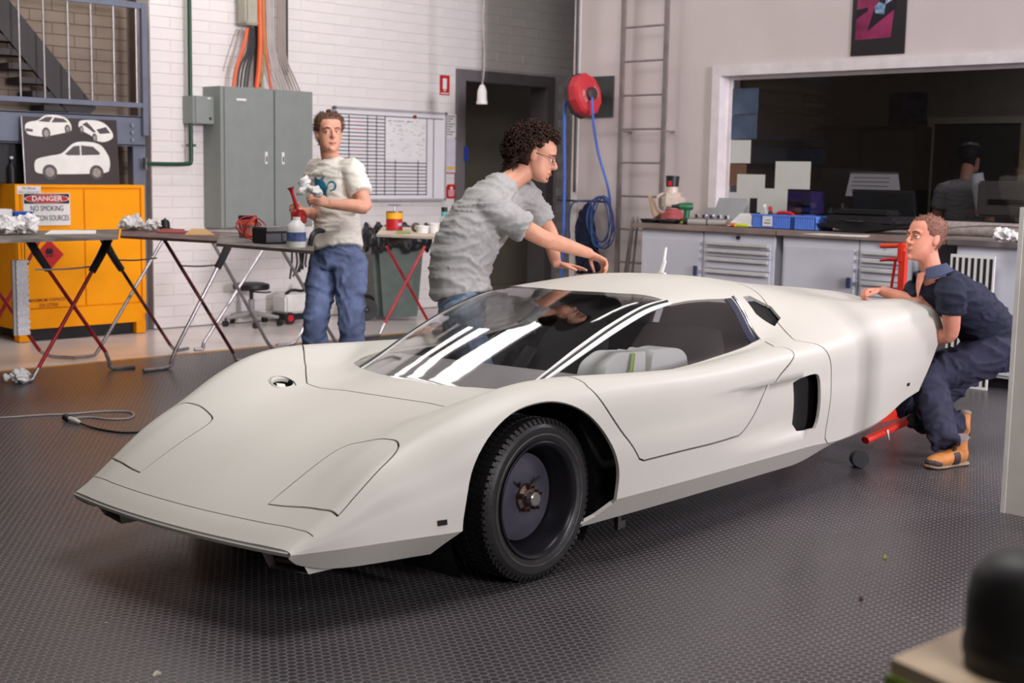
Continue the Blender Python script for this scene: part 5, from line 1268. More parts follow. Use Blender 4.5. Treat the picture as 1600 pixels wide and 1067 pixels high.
stand('grey X-legged trestle in front of the swivel stool', [
    dict(top=(331, 376), knee=(418, 535), foot=[(428, 546), (450, 544)]), dict(top=(414, 385), knee=(318, 538), foot=[(316, 548), (304, 549)])])
stand('grey X-legged trestle partly behind the man in white', [
    dict(top=(437, 384), knee=(522, 530), foot=[(532, 548), (556, 546)]), dict(top=(520, 390), knee=(470, 520), foot=[(456, 540), (432, 542)])])
stand('pink-red X-legged trestle beside the wheeled bin', [
    dict(top=(604, 385), knee=(668, 500), foot=[(676, 512), (696, 511)], m=TR), dict(top=(664, 385), knee=(601, 505), foot=[(590, 526), (569, 529)], m=TR)])
stand('red trestle cut off by the left edge of the photo', [
    dict(top=(-60, 374), knee=(62, 548), foot=[(85, 560), (118, 562)], m=TR), dict(top=(62, 374), knee=(-30, 548), foot=[(-45, 568), (-75, 570)], m=TR)])
def board(nm, lab, pts, m, th=.018):
    z = pts[0][2]; t = MB(); ps = [G(x, y, z) for x, y, _ in pts]; c = sum(ps, V())/len(ps)
    t.prism([(p.x-c.x, p.y-c.y) for p in ps], th); o = t.build(nm, m, None, None); o.location = (c.x, c.y, z-th); return tag(o, lab, 'board', 'boards on the trestles')
ZT = PY(60, 368, 8.6).z+.02
PLY = M('stained_plywood', (120, 112, 106), .6, var=.35, vs_=5)
board('work_board', 'grey paint-stained board on the red trestle by the cabinet', [(-60, 377, ZT), (184, 370, ZT), (186, 358, ZT), (-40, 362, ZT)], PLY)
board('work_board', 'dark board spanning the middle trestles, with a brown edge', [(188, 368, ZT), (392, 379, ZT), (400, 364, ZT), (190, 357, ZT)], M('brown_board', (106, 76, 70), .6, var=.35, vs_=5))
ZT2 = PY(420, 382, 8.7).z+.02
board('work_board', 'board carrying the black transformer box and the white bottle', [(338, 380, ZT+.019), (490, 392, ZT+.019), (492, 373, ZT+.019), (345, 364, ZT+.019)], PLY)
ZT3 = ZT-.02
board('work_board', 'pale board on the pink-red trestle, carrying the red tin', [(588, 366, ZT3), (706, 371, ZT3), (712, 356, ZT3), (598, 354, ZT3)], M('pale_board', (206, 190, 172), .6, var=.15, vs_=6))
def rag(nm, lab, px, py, z, sx, sy, sz, seed, m=CLOTH, cat='rag', n=2):
    mb = MB(); rnd = random.Random(seed)
    for k in range(16): mb.box((rnd.uniform(-.7, .7)*sx, rnd.uniform(-.6, .6)*sy, sz*rnd.uniform(.2, .5)), (sx*rnd.uniform(.4, .9), sy*rnd.uniform(.4, .9), sz*rnd.uniform(.3, .6)), Matrix.Rotation(rnd.uniform(0, 3), 3, V((rnd.random(), rnd.random(), rnd.random())).normalized()))
    me = remeshed(mb, .006, 1, wrinkle(.022, V((1, 1, 1.2)), 16, seed)); zmin = min(v.co.z for v in me.vertices)
    for v in me.vertices: v.co.z -= zmin
    o = link(nm, me, m, None, 60); p = G(px, py, z); o.location = p; return tag(o, lab, cat)
rag('crumpled_rag', 'large white cloth heaped at the left end of the boards', 22, 366, ZT, .13, .10, .10, 1)
rag('crumpled_rag', 'crumpled white tissue heap beside the black cap on the boards', 205, 360, ZT, .09, .07, .09, 2); rag('crumpled_rag', 'flat white tissue lying next to the black cap', 240, 361, ZT, .07, .06, .04, 4)
rag('crumpled_rag', 'crumpled white paper on the floor at the foot of the red trestle', 26, 599, 0, .09, .06, .075, 3)
p = G(15, 352, ZT); t = thing('plastic_tub', 'blue plastic tub behind the white cloth on the boards', 'tub', (p.x+.08, p.y, ZT)); MB().lathe([(.0, 0), (.08, 0), (.10, .10), (.095, .10), (.078, .006), (0, .006)], 4, Matrix.Rotation(pi/4, 4, 'Z')).build('tub', M('bright_blue', (28, 92, 196), .4), t, None); MB().box2((-.078, -.078, .095), (.078, .078, .101)).build('lid', M('bright_blue', (28, 92, 196)), t, None)
p = G(4, 352, ZT); t = thing('carton', 'small white and grey carton at the left picture edge', 'box', (p.x, p.y, ZT)); MB().box2((-.08, -.06, 0), (.05, .06, .12)).build('carton_body', PAPER, t, None); MB().box2((-.081, -.061, .01), (.051, .061, .07)).build('carton_band', M('grey_blue', (100, 112, 130), .6), t, None)
p = G(258, 358, ZT); t = thing('rubber_dome', 'small black rubber dome with a rim on the boards', 'cap', p); MB().lathe([(0, 0), (.055, 0), (.056, .006), (.036, .012), (.034, .05), (.024, .068), (.0, .074)], 22).build('dome', BLACK, t); MB().cyl((0, 0, .072), (0, 0, .082), .006, seg=8).build('knob', BLACK, t)
def flat(nm, lab, pts, z, m, th=.006, cat='sheet'):
    ps = [G(x, y, z) for x, y in pts]; c = sum(ps, V())/len(ps); o = MB().prism([(q.x-c.x, q.y-c.y) for q in ps], th).build(nm, m, None, None); o.location = (c.x, c.y, z); return tag(o, lab, cat)
flat('card_sheet', 'tan cardboard sheet with red edge on the middle board', [(288, 368), (336, 368), (322, 359), (300, 358)], ZT, M('cardboard', (196, 156, 104), .8)); flat('card_sheet', 'brick-red card lying on the middle board', [(244, 364), (290, 365), (288, 359), (254, 358)], ZT, M('brick_red', (150, 62, 56), .7)); flat('paper_sheet', 'white paper lying flat on the grey stained board', [(70, 366), (150, 365), (150, 360), (80, 360)], ZT, PAPER, .002)
def tin(nm, lab, px, py, z, r, h, mc, band, bm, grp=None):
    t = thing(nm, lab, 'tin', G(px, py, z)); MB().lathe([(0, 0), (r, 0), (r, h), (r*.95, h), (r*.9, h-.006), (0, h-.006)], 24).build('tin_body', mc, t); MB().lathe([(r+.0006, h*band[0]), (r+.0012, h*band[0]), (r+.0012, h*band[1]), (r+.0006, h*band[1])], 24, close=True).build('tin_label', bm, t)
    for q in (0, h-.004): MB().lathe([(r-.002, q), (r+.002, q), (r+.002, q+.005), (r-.002, q+.005)], 24, close=True).build('rim', STEEL, t)
    return t
ZB = ZT+.019
tin('paint_tin', 'lower paint tin with a reddish label beside the coil of red leads', 387, 371, ZB, .055, .075, STEEL, (.2, .8), M('rust_label', (168, 92, 70), .5)); tin('paint_tin', 'orange and black paint tin, upper one of its stack', 388, 371-20, ZB+.0755+.0, .058, .062, BLACK, (.1, .55), M('orange_label', (226, 98, 36), .5)).location = G(387, 371, ZB)+Z_*.0755
p = G(424, 380, ZB); t = thing('transformer_box', 'black metal battery charger box on the trestle board', 'box', p); MB().box2((-.09, -.07, 0), (.09, .07, .095), bev=.006).build('case', BLACK, t); MB().box2((-.085, -.072, .07), (.085, .072, .098), bev=.004).build('lid', STEEL, t); MB().box2((-.085, -.0715, .01), (.02, -.069, .06)).build('label_plate', M('grey_plate', (90, 90, 96), .5), t, None)
for k in range(5): MB().box2((.03+.01*k, -.073, .015), (.034+.01*k, -.069, .06)).build('vent_slot', STEEL, t, None)
co_ = MB()
rnd = random.Random(6)
for k in range(5):
    a_, b_, ox, oz = rnd.uniform(.05, .09), rnd.uniform(.035, .07), rnd.uniform(-.04, .04), rnd.uniform(0, .03)
    co_.tube([p+V((a_*cos(q)+ox, .15+.03*k+.03*sin(q*2+k), b_+.006+oz+b_*sin(q))) for q in [2*pi*j/14 for j in range(15)]], .0045, seg=6, n=2)
tag(co_.build('lead_coil', M('red_lead', (196, 66, 70), .5)), 'loose coil of red electrical leads behind the black charger box', 'cable')
p = G(463, 386, ZB); t = thing('pump_bottle', 'white plastic bottle with a blue band on the board edge', 'bottle', p); MB().lathe([(0, 0), (.052, 0), (.054, .02), (.054, .10), (.046, .128), (.03, .142), (.026, .15), (0, .15)], 22).build('bottle_body', WHITE, t); MB().lathe([(.0545, .035), (.0555, .035), (.0555, .085), (.0545, .085)], 24, close=True).build('bottle_label', M('blue_band', (86, 104, 156), .5, var=.3, vs_=30), t); MB().cyl((0, 0, .15), (0, 0, .168), .024, seg=14).build('bottle_cap', WHITE, t)
p = G(484, 384, ZB); tag(MB().tube([p, p+V((.02, 0, .06)), p+V((.07, .02, .085)), p+V((.13, .04, .08))], [.014, .016, .017, .012], seg=10).build('hose_grip', BLACK), 'curved black hose end standing beside the white bottle', 'hose')
hb = MB()
for k in range(7): x = 456+k*5; hb.tube([PY(x, 384, 9.0), PY(x+4*sin(k), 410, 9.0+.02*k), PY(x-3, 436-4*k, 9.0)], .009, seg=6)
tag(hb.build('cable_bundle', BC), 'bunch of black cables hanging off the board edge', 'cables')
# rag and brush in the hands of the man in white
hv_ = D(483, 298, 7.72); mb = MB(); rnd = random.Random(8)
for k in range(7): mb.sphere(hv_+RT*rnd.uniform(-.045, .035)+UP*rnd.uniform(-.02, .05), (.026, .024, .026), 10, 8)
o = link('polishing_cloth', remeshed(mb, .006, 1, wrinkle(.024, V((1, 1, 1)), 18, 5)), CLOTH, None, 60); tag(o, 'white cloth held in the left hand of the man in white', 'cloth')
a, b = D(467, 336, 7.86), D(454, 293, 7.84)
t = thing('glue_brush', 'red long-necked funnel held by the man in white', 'funnel', a); MB().tube([V(), (b-a)*.5, (b-a)*.9, (b-a)], [.009, .010, .012, .026], seg=12, n=2).build('neck', RED, t); MB().tube([-UP*.045, UP*.0, UP*.03], [.045, .048, .03], seg=16, n=2).build('cup', RED, t)
# bubble wrap hanging from the board
p0, p1_ = PY(25, 407, 8.35), PY(47, 523, 8.35); t = thing('bubble_wrap', 'strip of white bubble wrap hanging at the left trestle', 'wrap', (p0.x, 8.35, p1_.z)); w, h = p1_.x-p0.x, p0.z-p1_.z
bw_ = MB(); n = 46
for i in range(n+1):
    z = h*i/n; e = .006*sin(i*1.7)+.004*sin(i*4.1); bw_.v += [(e*.4, 0, z), (w+e, -.004*sin(i), z), (w+e, .012, z), (e*.4, .012, z)]
for i in range(n): a = i*4; bw_.f += [(a+k, a+(k+1) % 4, a+4+(k+1) % 4, a+4+k) for k in range(4)]; bw_.mi += [0]*4
bw_.build('sheet', M('bubble_wrap', (226, 224, 226), .35, var=.1, vs_=60, bump=.8, bs=160), t, 20); MB().box2((-.02, .014, 0), (w*.75, .03, h)).build('backing_card', M('grey_card', (170, 166, 162), .7), t, None); MB().cyl((w*.2, .01, h), (w*.2, .01, ZT-p1_.z), .003, seg=6).cyl((w*.8, .01, h), (w*.8, .01, ZT-p1_.z), .003, seg=6).build('string', BC, t)
cd1, cd2 = PY(48, 409, 8.9), PY(150, 413, 8.9)
for (a, b, Y, lb) in (((55, 421), (148, 416), 8.55, 'thin twisted rope between the legs of the red trestle'), ((180, 406), (245, 403), 9.2, 'thin dark rope between the legs of the grey trestle'), ((280, 415), (345, 413), 8.7, 'thin dark rope between the legs of the worn red trestle')):
    tag(MB().tube([PY(*a, Y), PY((a[0]+b[0])/2, (a[1]+b[1])/2+2, Y), PY(*b, Y)], .006, seg=6).build('trestle_rope', GC if Y < 8.6 else BC), lb, 'rope', 'ropes between trestle legs')
# swivel stool
p = G(393, 508); t = thing('swivel_stool', 'black swivel stool on a five-castor grey base by the wall', 'stool', p); zs = PY(393, 447, p.y).z
MB().lathe([(0, zs-.03), (.16, zs-.03), (.17, zs-.01), (.165, zs+.02), (.12, zs+.032), (0, zs+.032)], 28).build('seat', BLACK, t); MB().cyl((0, 0, .1), (0, 0, .24), .030, seg=14).build('column', M('grey_plastic', (150, 148, 148), .5), t); MB().cyl((0, 0, .24), (0, 0, zs-.02), .018, seg=12).build('gas_spring', BLACK, t); MB().tube([(0, 0, zs-.05), (.1, -.05, zs-.06), (.16, -.08, zs-.055)], .008, seg=6).build('lever', BLACK, t)
for k in range(5):
    q = 2*pi*k/5+.5; MB().tube([(0, 0, .11), (.13*cos(q), .13*sin(q), .095), (.25*cos(q), .25*sin(q), .075)], [(.026, .02), (.022, .018), (.016, .014)], seg=8).build('base_arm', M('grey_plastic', (150, 148, 148)), t)
    c = V((.26*cos(q), .26*sin(q), .028)); cs = MB(); cs.cyl(c+V((-.022, 0, 0)), c+V((.022, 0, 0)), .028, seg=14); cs.cyl(c, c+Z_*.05, .008, seg=6); cs.build('castor', BLACK, t)
# vacuum cleaner
p = G(455, 503); t = thing('shop_vacuum', 'white box-shaped vacuum cleaner with red wheels by the wall', 'vacuum', p); MB().box2((-.13, -.10, .09), (.16, .12, .27), bev=.02).build('tank', WHITE, t); MB().box2((-.14, -.11, .03), (.17, .13, .09), bev=.01).build('base', BLACK, t); MB().tube([(-.1, -.05, .27), (-.05, -.08, .31), (.08, -.08, .30), (.15, -.02, .36)], .016, seg=8).build('hose', BLACK, t)
for x in (-.11, .14):
    w_ = MB().cyl((x, -.12, .055), (x, -.145, .055), .055, seg=20).build('wheel', BLACK, t); MB().cyl((x, -.145, .055), (x, -.15, .055), .032, seg=16).build('hub', RED, w_)
# wheeled bin
p = G(612, 494); t = thing('wheelie_bin', 'dark green wheeled bin with a black liner by the wall', 'bin', (p.x-.06, p.y-.14, 0), rz=radians(-38)); BN = M('bin_green', (92, 104, 98), .5, var=.08)
zt = PY(610, 362, p.y).z; bb = MB(); v = [(-.20, -.21, .03), (.20, -.21, .03), (.20, .21, .03), (-.20, .21, .03), (-.26, -.28, zt), (.26, -.28, zt), (.26, .28, zt), (-.26, .28, zt)]
bm = bmesh.new(); vv = [bm.verts.new(q) for q in v]; [bm.faces.new([vv[i] for i in f]) for f in ((3, 2, 1, 0), (0, 1, 5, 4), (1, 2, 6, 5), (2, 3, 7, 6), (3, 0, 4, 7))]
bmesh.ops.bevel(bm, geom=[e for e in bm.edges if abs(e.verts[0].co.z-e.verts[1].co.z) > .5], offset=.07, segments=4, affect='EDGES'); me = bpy.data.meshes.new('bin'); bm.to_mesh(me); bm.free(); link('bin_body', me, BN, t, 50)
MB().box2((-.29, -.31, zt-.05), (.29, -.28, zt)).box2((-.29, .28, zt-.05), (.29, .31, zt)).box2((-.29, -.28, zt-.05), (-.26, .28, zt)).box2((.26, -.28, zt-.05), (.29, .28, zt)).build('rim', BN, t)
ln_ = MB()
for sgn, ax in ((-1, 0), (1, 0), (-1, 1), (1, 1)):
    for k in range(-3, 4):
        c = (sgn*.295, k*.09, zt-.05) if ax == 0 else (k*.085, sgn*.315, zt-.05); ln_.sphere(c, (.035, .06, .085+.03*((k*7) % 3)) if ax == 0 else (.06, .035, .085+.03*((k*5) % 3)), 10, 8)
    ln_.tube([(-.28, sgn*.3, zt+.005), (.28, sgn*.3, zt+.005)] if ax else [(sgn*.28, -.3, zt+.005), (sgn*.28, .3, zt+.005)], .025, seg=8)
link('bin_liner', remeshed(ln_, .011, 2, wrinkle(.01, V((1.5, 1.5, .6)), 18, 2)), M('black_bag', (24, 24, 28), .35), t, 60)
for s in (-1, 1): c = V((-.29, -.20 if s < 0 else .20, .105)); w_ = MB().cyl(c-Y_*.03+X_*0, c+Y_*.03, .105, seg=26).build('wheel', M('grey_rubber', (62, 60, 62), .6), t); MB().cyl(c-Y_*.036, c+Y_*.036, .03, seg=14).build('hub', BLACK, w_)
MB().cyl((-.29, -.24, .105), (-.29, .24, .105), .012, seg=8).build('axle', STEEL, t)
# things on the right-hand board
t = tin('plunger_can', 'tall red solvent can with yellow label and plunger on the pale board', 616, 360, ZT3, .066, .15, RED, (.62, .95), M('yellow_label', (238, 184, 36), .5)); MB().cyl((0, 0, .15), (0, 0, .20), .006, seg=8).lathe([(0, .198), (.05, .20), (.055, .205), (0, .206)], 18).build('plunger', STEEL, t); MB().box((-.0, -.067, .05), (.035, .003, .022)).build('logo_sticker', M('pale_blue', (150, 190, 220), .5), t)
for k, (px, r, h, lab) in enumerate(((660, .05, .055, 'larger open white plastic tub beside the red can'), (678, .042, .075, 'taller white plastic tub next to the amber bottle'))): t = thing('white_tub', lab, 'tub', G(px, 364, ZT3)); MB().lathe([(0, 0), (r*.9, 0), (r, h), (r*.93, h), (r*.85, .006), (0, .006)], 20).build('tub', WHITE, t); MB().lathe([(r, h-.01), (r+.004, h-.01), (r+.004, h+.002), (r, h+.002)], 20, close=True).build('rim', WHITE, t)
t = thing('amber_bottle', 'clear bottle of amber liquid with teal collar and black cap', 'bottle', G(694, 364, ZT3)); MB().lathe([(0, 0), (.036, 0), (.036, .075), (0, .075)], 18).build('liquid', M('amber_liquid', (130, 44, 26), .15), t); MB().lathe([(.0362, .074), (.037, .10), (.022, .13), (.022, .135)], 18, cap0=False, cap1=False).build('glass', M('clear_plastic', (205, 208, 205), .15, var=0), t); MB().cyl((0, 0, .13), (0, 0, .165), .026, seg=16).build('collar', M('teal_plastic', (96, 178, 176), .4), t); MB().cyl((0, 0, .165), (0, 0, .20), .024, seg=16).build('cap', BLACK, t)
t = thing('masking_tape', 'grey roll of tape lying on the pale board', 'tape', G(648, 362, ZT3)); MB().lathe([(.022, 0), (.036, 0), (.036, .024), (.022, .024)], 24, Matrix.Translation((0, 0, .036)) @ Matrix.Rotation(pi/2, 4, 'X'), close=True).build('roll', M('tape_brown', (110, 92, 80), .6), t)
rag('draped_bag', 'crumpled grey plastic bag tucked under the pale board', 622, 384, ZT3-.14, .11, .09, .10, 9, M('grey_film', (120, 112, 106), .4, var=.2, vs_=9), 'bag'); flat('tape_strip', 'strip of yellow-green tape on the pale board', [(618, 366), (642, 366), (640, 362), (620, 362)], ZT3+.001, M('green_tape', (132, 158, 62)), .002, 'tape')
# cord on the matting
pts = [(-80, 655), (0, 654), (60, 650), (110, 648), (160, 644), (198, 644), (209, 649), (200, 655), (170, 656), (140, 653), (112, 655)]
tag(MB().tube([G(x, y)+Z_*.005 for x, y in pts], .005, seg=6).build('extension_lead', M('grey_lead', (168, 158, 154), .5)), 'pale grey lead looped on the floor matting left of the car', 'cord')
p = G(104, 658); t = thing('cord_plug', 'black plug with clear sleeve on the floor matting', 'plug', p); e = G(125, 664)-p
MB().sphere((0, 0, .022), (.026, .026, .022), 16, 10).build('plug_body', BLACK, t); MB().tube([e*.25+Z_*.02, e*.7+Z_*.016, e+Z_*.012], [.014, .015, .009], seg=10).build('clear_sleeve', M('clear_plastic', (205, 208, 205)), t); MB().tube([e+Z_*.01, G(150, 671)-p+Z_*.006, G(190, 677)-p+Z_*.006, G(230, 676)-p+Z_*.006], .006, seg=6).build('black_lead', BLACK, t)
# ------------------------------------------------------------------ right-hand wall
SHX = 10.10-XR
def PX(x, y, X):
    X = X-SHX if 9.0 < X < 11.2 else X; r = ray(x, y); return CP + r*(X/r.x)
CG = M('bench_grey', (206, 207, 215), .4, var=.02); CD = M('drawer_rail', (206, 206, 204), .35)
def lad(px, py): return PX(px, py, 9.96)
lt = lad(975, -40); lb_ = lad(965, 430); rt_ = lad(1043, -40); rb_ = lad(1031, 430)
t = thing('wall_ladder', 'grey steel access ladder fixed upright to the right-hand wall', 'ladder', (9.96-SHX, lb_.y, 0)); W = V(t.location)
LG = M('ladder_grey', (140, 132, 130), .45, .4, var=.12)
for a in ((lt.y+lb_.y)/2, (rt_.y+rb_.y)/2): MB().box2((-.012, a-W.y-.022, 0), (.012, a-W.y+.022, 4.6)).build('stile', LG, t)
ya, yb = (lt.y+lb_.y)/2-W.y, (rt_.y+rb_.y)/2-W.y
z = PX(1005, 307, 9.96).z; dz = (PX(1005, 95, 9.96).z-PX(1005, 307, 9.96).z)/4
for k in range(-3, 11): MB().cyl((0, ya, z+dz*k), (0, yb, z+dz*k), .010, seg=8).build('rung', LG, t)
for y in (ya, yb):
    for zz in (.5, PX(1005, 205, 9.96).z, 3.3): MB().box2((0, y-.02, zz-.008), (.14, y+.02, zz+.008)).build('wall_bracket', LG, t)
# hose reel
p = PX(931, 152, 10.09); t = thing('hose_reel', 'red wall-mounted hose reel on a dark plate', 'hose reel', p, rz=0)
q0, q1 = PX(925, 120, 10.09)-p, PX(958, 183, 10.09)-p; MB().box2((-.01, q1.y, q1.z), (.006, q0.y+.1, q0.z)).build('mount_plate', M('dark_plate', (62, 64, 64), .5), t)
Rm = Matrix.Translation(PX(912, 149, 9.78)-p)
dirn = V((-.62, -.10, 0)).normalized()
rr = Rm @ ((RT*.62-FW*.78).normalized()).to_track_quat('Z', 'Y').to_matrix().to_4x4()
MB().lathe([(0, -.10), (.17, -.10), (.19, -.075), (.195, 0), (.19, .06), (.165, .085), (.07, .105), (0, .105)], 10, rr @ Matrix.Rotation(pi/10, 4, 'Z') @ Matrix.Diagonal((.86, 1.05, 1, 1))).build('case', M('reel_red', (200, 52, 60), .45, var=.08), t, 25)
MB().lathe([(0, .0), (.20, .0), (.20, -.05), (0, -.05)], 10, rr @ Matrix.Rotation(pi/10, 4, 'Z') @ Matrix.Translation((0, 0, -.03)) @ Matrix.Diagonal((.87, 1.06, 1, 1))).build('dark_band', M('reel_dark', (58, 52, 52), .5), t, 25)
MB().lathe([(0, .10), (.062, .10), (.058, .13), (.03, .14), (0, .14)], 20, rr).build('hub_cover', M('reel_dark', (58, 52, 52)), t)
MB().lathe([(.075, .1005), (.098, .095), (.098, .097), (.075, .1025)], 24, rr, close=True).build('lettering_ring', M('pale_lettering', (206, 130, 130), .6, var=.4, vs_=90), t)
MB().tube([PX(925, 140, 9.9)-p, PX(932, 150, 10.0)-p, (0, 0, 0)], [.05, .04, .06], seg=10).build('bracket_arm', BLACK, t)
BH_ = M('blue_hose', (70, 108, 196), .4)
tag(MB().tube([PX(893, 130, 9.72), PX(886, 142, 9.72), PX(882, 180, 9.72), PX(882, 280, 9.72), PX(880, 380, 9.72), PX(876, 440, 9.72)], .014, seg=10).build('air_hose', BH_), 'straight blue air hose hanging down from the front of the hose reel', 'hose')
tag(MB().tube([PX(925, 152, 9.72), PX(927, 190, 9.75), PX(935, 240, 9.85), PX(948, 285, 9.92), PX(953, 312, 9.95), PX(953, 330, 9.95)], .012, seg=10).build('air_hose', BH_), 'blue air hose sweeping from the reel hub to the coiled hose', 'hose')
HK = PX(946, 314, 9.92); cl = MB(); DB = M('dark_blue_hose', (52, 80, 140), .4)
rnd = random.Random(4)
for k in range(5):
    a, b = .125+.02*rnd.random(), .20+.05*rnd.random(); c = PX(938+rnd.uniform(-4, 5), 345+rnd.uniform(-3, 4), 9.93-.014*k); ph_ = rnd.uniform(-.2, .2)
    cl.tube([c+V((.02*sin(2*q+k), -a*sin(q+ph_), b*cos(q))) for q in [2*pi*j/16 for j in range(17)]], .0065, seg=7, n=2)
tag(cl.build('coiled_hose', DB), 'coil of dark blue hose hung on the wall hook left of the ladder', 'hose')
tag(MB().tube([PX(938, 314, 9.97), PX(905, 314, 9.97), PX(892, 322, 9.97), PX(889, 350, 9.97), PX(890, 372, 9.97)], .009, seg=8).build('hook_hose', DB), 'short dark blue hose arching left from the coat hook', 'hose')
t = thing('coat_rack', 'black metal hook bar on the wall behind the coiled hose', 'hook bar', PX(920, 314, 10.09)); MB().box2((-.12, -.35, -.008), (-.10, .30, .008)).box2((-.12, -.2, -.008), (.0, -.18, .008)).box2((-.12, .2, -.008), (0, .22, .008)).build('bar', BLACK, t)
cm_ = MB(); p = PX(918, 318, 9.98); p2_ = PX(920, 424, 9.98)
cm_.tube([p, p+V((0, 0, -.10)), PX(916, 360, 9.98), PX(918, 400, 9.98), p2_], [(.03, .03), (.07, .05), (.11, .06), (.13, .07), (.15, .07)], seg=16, lat=(0, 1, 0))
cm_.tube([PX(912, 330, 9.96), PX(908, 360, 9.95), PX(911, 385, 9.95)], [.04, .05, .045], seg=10)
tag(link('work_coat', remeshed(cm_, .010, 3, wrinkle(.02, V((.4, 2.4, .6)), 10, 4)), M('navy_cloth', (30, 36, 62), .9), None, 60), 'navy work coat hanging on the wall under the hook bar', 'coat')
tag(MB().cyl(PX(907, -200, 10.07), PX(897, 300, 10.07), .012, seg=8).build('wall_pipe', M('dark_pipe', (60, 56, 54), .5)), 'thin dark pipe down the end of the right-hand wall', 'pipe')
o = MB().box2((-.01, -.03, -.045), (0, .03, .045), bev=.003).build('light_switch', WHITE); o.location = PY(872, 300, YL-.02); o.rotation_euler = (0, 0, pi/2); tag(o, 'small white light switch on the shaded block wall', 'switch')
for i, (a, b) in enumerate((((991, 338), (974, 425)), ((997, 338), (983, 425)), ((989, 340), (968, 425)))): tag(MB().cyl(PX(*a, 9.55+.05*i), PX(*b, 9.5+.05*i)-Z_*.4, .011, seg=8).build('metal_rod', LG), ['middle metal rod leaning at the bench end', 'metal rod leaning closest to the bench end', 'metal rod leaning farthest left at the bench end'][i], 'rod', 'rods leaning at the bench end')
# clamp standing on the car roof
cp_ = roofpt(-2.42, -.30, .0); t = thing('spring_clamp', 'small bright metal clamp standing on the car roof edge', 'clamp', cp_)
MB().box((0, 0, .02), (.03, .05, .04), bev=.004).box((.02, .01, .06), (.016, .02, .09), Matrix.Rotation(.4, 3, 'Y'), bev=.003).build('jaw', M('pale_clamp', (214, 212, 208), .3), t); MB().tube([(.03, .01, .09), (.05, .02, .14), (.055, .02, .17)], .008, seg=8).build('screw', M('pale_clamp', (214, 212, 208)), t)
tag(MB().box(roofpt(-2.0, -.33, .006), (.10, .03, .008), bev=.002).build('sanding_block', M('grey_rubber', (62, 60, 62))), 'thin grey sanding block under the hand on the car roof', 'tool')
# headlamp poster
a, b = PX(1329, 88, 10.095), PX(1413, 84, 10.095)
t = thing('headlamp_poster', 'black-framed poster of a magenta car headlamp above the office window', 'poster', (10.09-SHX, a.y, a.z)); pw = a.y-b.y; ph = .62
MB().box2((0, -pw, 0), (.012, 0, ph)).build('backing', M('poster_black', (36, 33, 36), .35), t, None)
PM = Matrix(((0, 0, -1, -.001), (-1, 0, 0, 0), (0, 1, 0, 0), (0, 0, 0, 1)))
def pp(poly, nm, m, d): MB().prism([(x*pw, y*ph) for x, y in poly], .0008*d, PM).build(nm, m, t, None)
pp([(.08, .20), (.74, .21), (.84, 1), (.10, 1)], 'print_background', M('magenta_print', (150, 46, 92), .3, var=.25, vs_=6), 1)
pp([(.30, .30), (.80, .56), (.84, .95), (.62, .78), (.42, .60)], 'print_lamp', M('lamp_print_dark', (26, 20, 32), .3, var=0), 2)
pp([(.44, .52), (.60, .50), (.62, .62), (.50, .66), (.42, .60)], 'print_lens', M('lens_print', (130, 160, 190), .25, var=.3, vs_=40), 3); pp([(.62, .62), (.82, .70), (.82, .76), (.62, .70)], 'print_reflector', M('reflector_print', (176, 180, 206), .25, var=.4, vs_=60), 3); pp([(.58, .76), (.82, .80), (.84, .94), (.66, .84)], 'print_lens', M('violet_print', (92, 52, 110), .25, var=.4, vs_=60), 3)
pp([(.08, .46), (.30, .56), (.30, .60), (.08, .58)], 'print_crease', M('lamp_print_dark', (26, 20, 32)), 2)
# ------------------------------------------------------------------ work bench
BXF = 8.93; BZ = 1.032
def PXr(x, y, X): r = ray(x, y); return CP + r*(X/r.x)
def by(px, py=400): r = ray(px, py); return r.y*BXF/r.x
tag(None or MB().box2((BXF-.03, by(1213), BZ-.045), (XR-.01, by(990), BZ), bev=.004).build('worktop', M('bench_top_brown', (146, 128, 120), .45, var=.15, vs_=4)), 'brown bench top over the left pair of bench cabinets', 'worktop', 'bench tops')
tag(MB().box2((BXF-.03, by(1479), BZ-.045), (XR-.01, by(1214.5), BZ), bev=.004).build('worktop', M('bench_top_brown', (146, 128, 120))), 'brown bench top in the middle, carrying the black case', 'worktop', 'bench tops')
tag(MB().box2((BXF-.03, by(1720), BZ-.045), (XR-.01, by(1481), BZ-.003), bev=.004).build('worktop', M('bench_top_grey', (128, 118, 118), .45, var=.15, vs_=4)), 'brown-grey bench top at the right, carrying the carpet roll', 'worktop', 'bench tops')
def unit(lab, px0, px1, door=None, dr=None, rows=()):
    y0, y1 = by(px0), by(px1); t = thing('bench_cabinet', lab, 'cabinet', (BXF, y0, 0), group='grey bench cabinets'); W = V(t.location); H = BZ-.046
    MB().box2((.012, y1-y0, .08), (XR-.03-BXF, 0, H)).build('carcass', CG, t, None); MB().box2((.06, y1-y0+.02, 0), (.55, -.02, .08)).build('plinth', BLACK, t, None)
    if door:
        a, b = by(door[0])-y0, by(door[1])-y0; d_ = MB().box2((-.004, b, .10), (.011, a, H-.075), bev=.003).build('door', CG, t); MB().box2((-.03, b+.02, .62), (-.004, b+.05, .70), bev=.004).build('handle', M('blue_handle', (62, 70, 104), .4), d_); MB().cyl((-.012, b+.07, .24), (-.004, b+.07, .24), .014, seg=12).build('knob', STEEL, d_)
    if dr:
        a, b = by(dr[0])-y0, by(dr[1])-y0
        for z0, z1 in zip(rows[1:], rows):
            d_ = MB().box2((-.002, b, z0+.006), (.011, a, z1-.004), bev=.002).build('drawer', CG, t); MB().box2((-.028, b+.01, z1-.034), (-.002, a-.01, z1-.006), bev=.004).build('handle', CD, d_)
        MB().cyl((-.008, (a+b)/2, H-.035), (.012, (a+b)/2, H-.035), .016, seg=12).build('lock', BLACK, t)
    return t
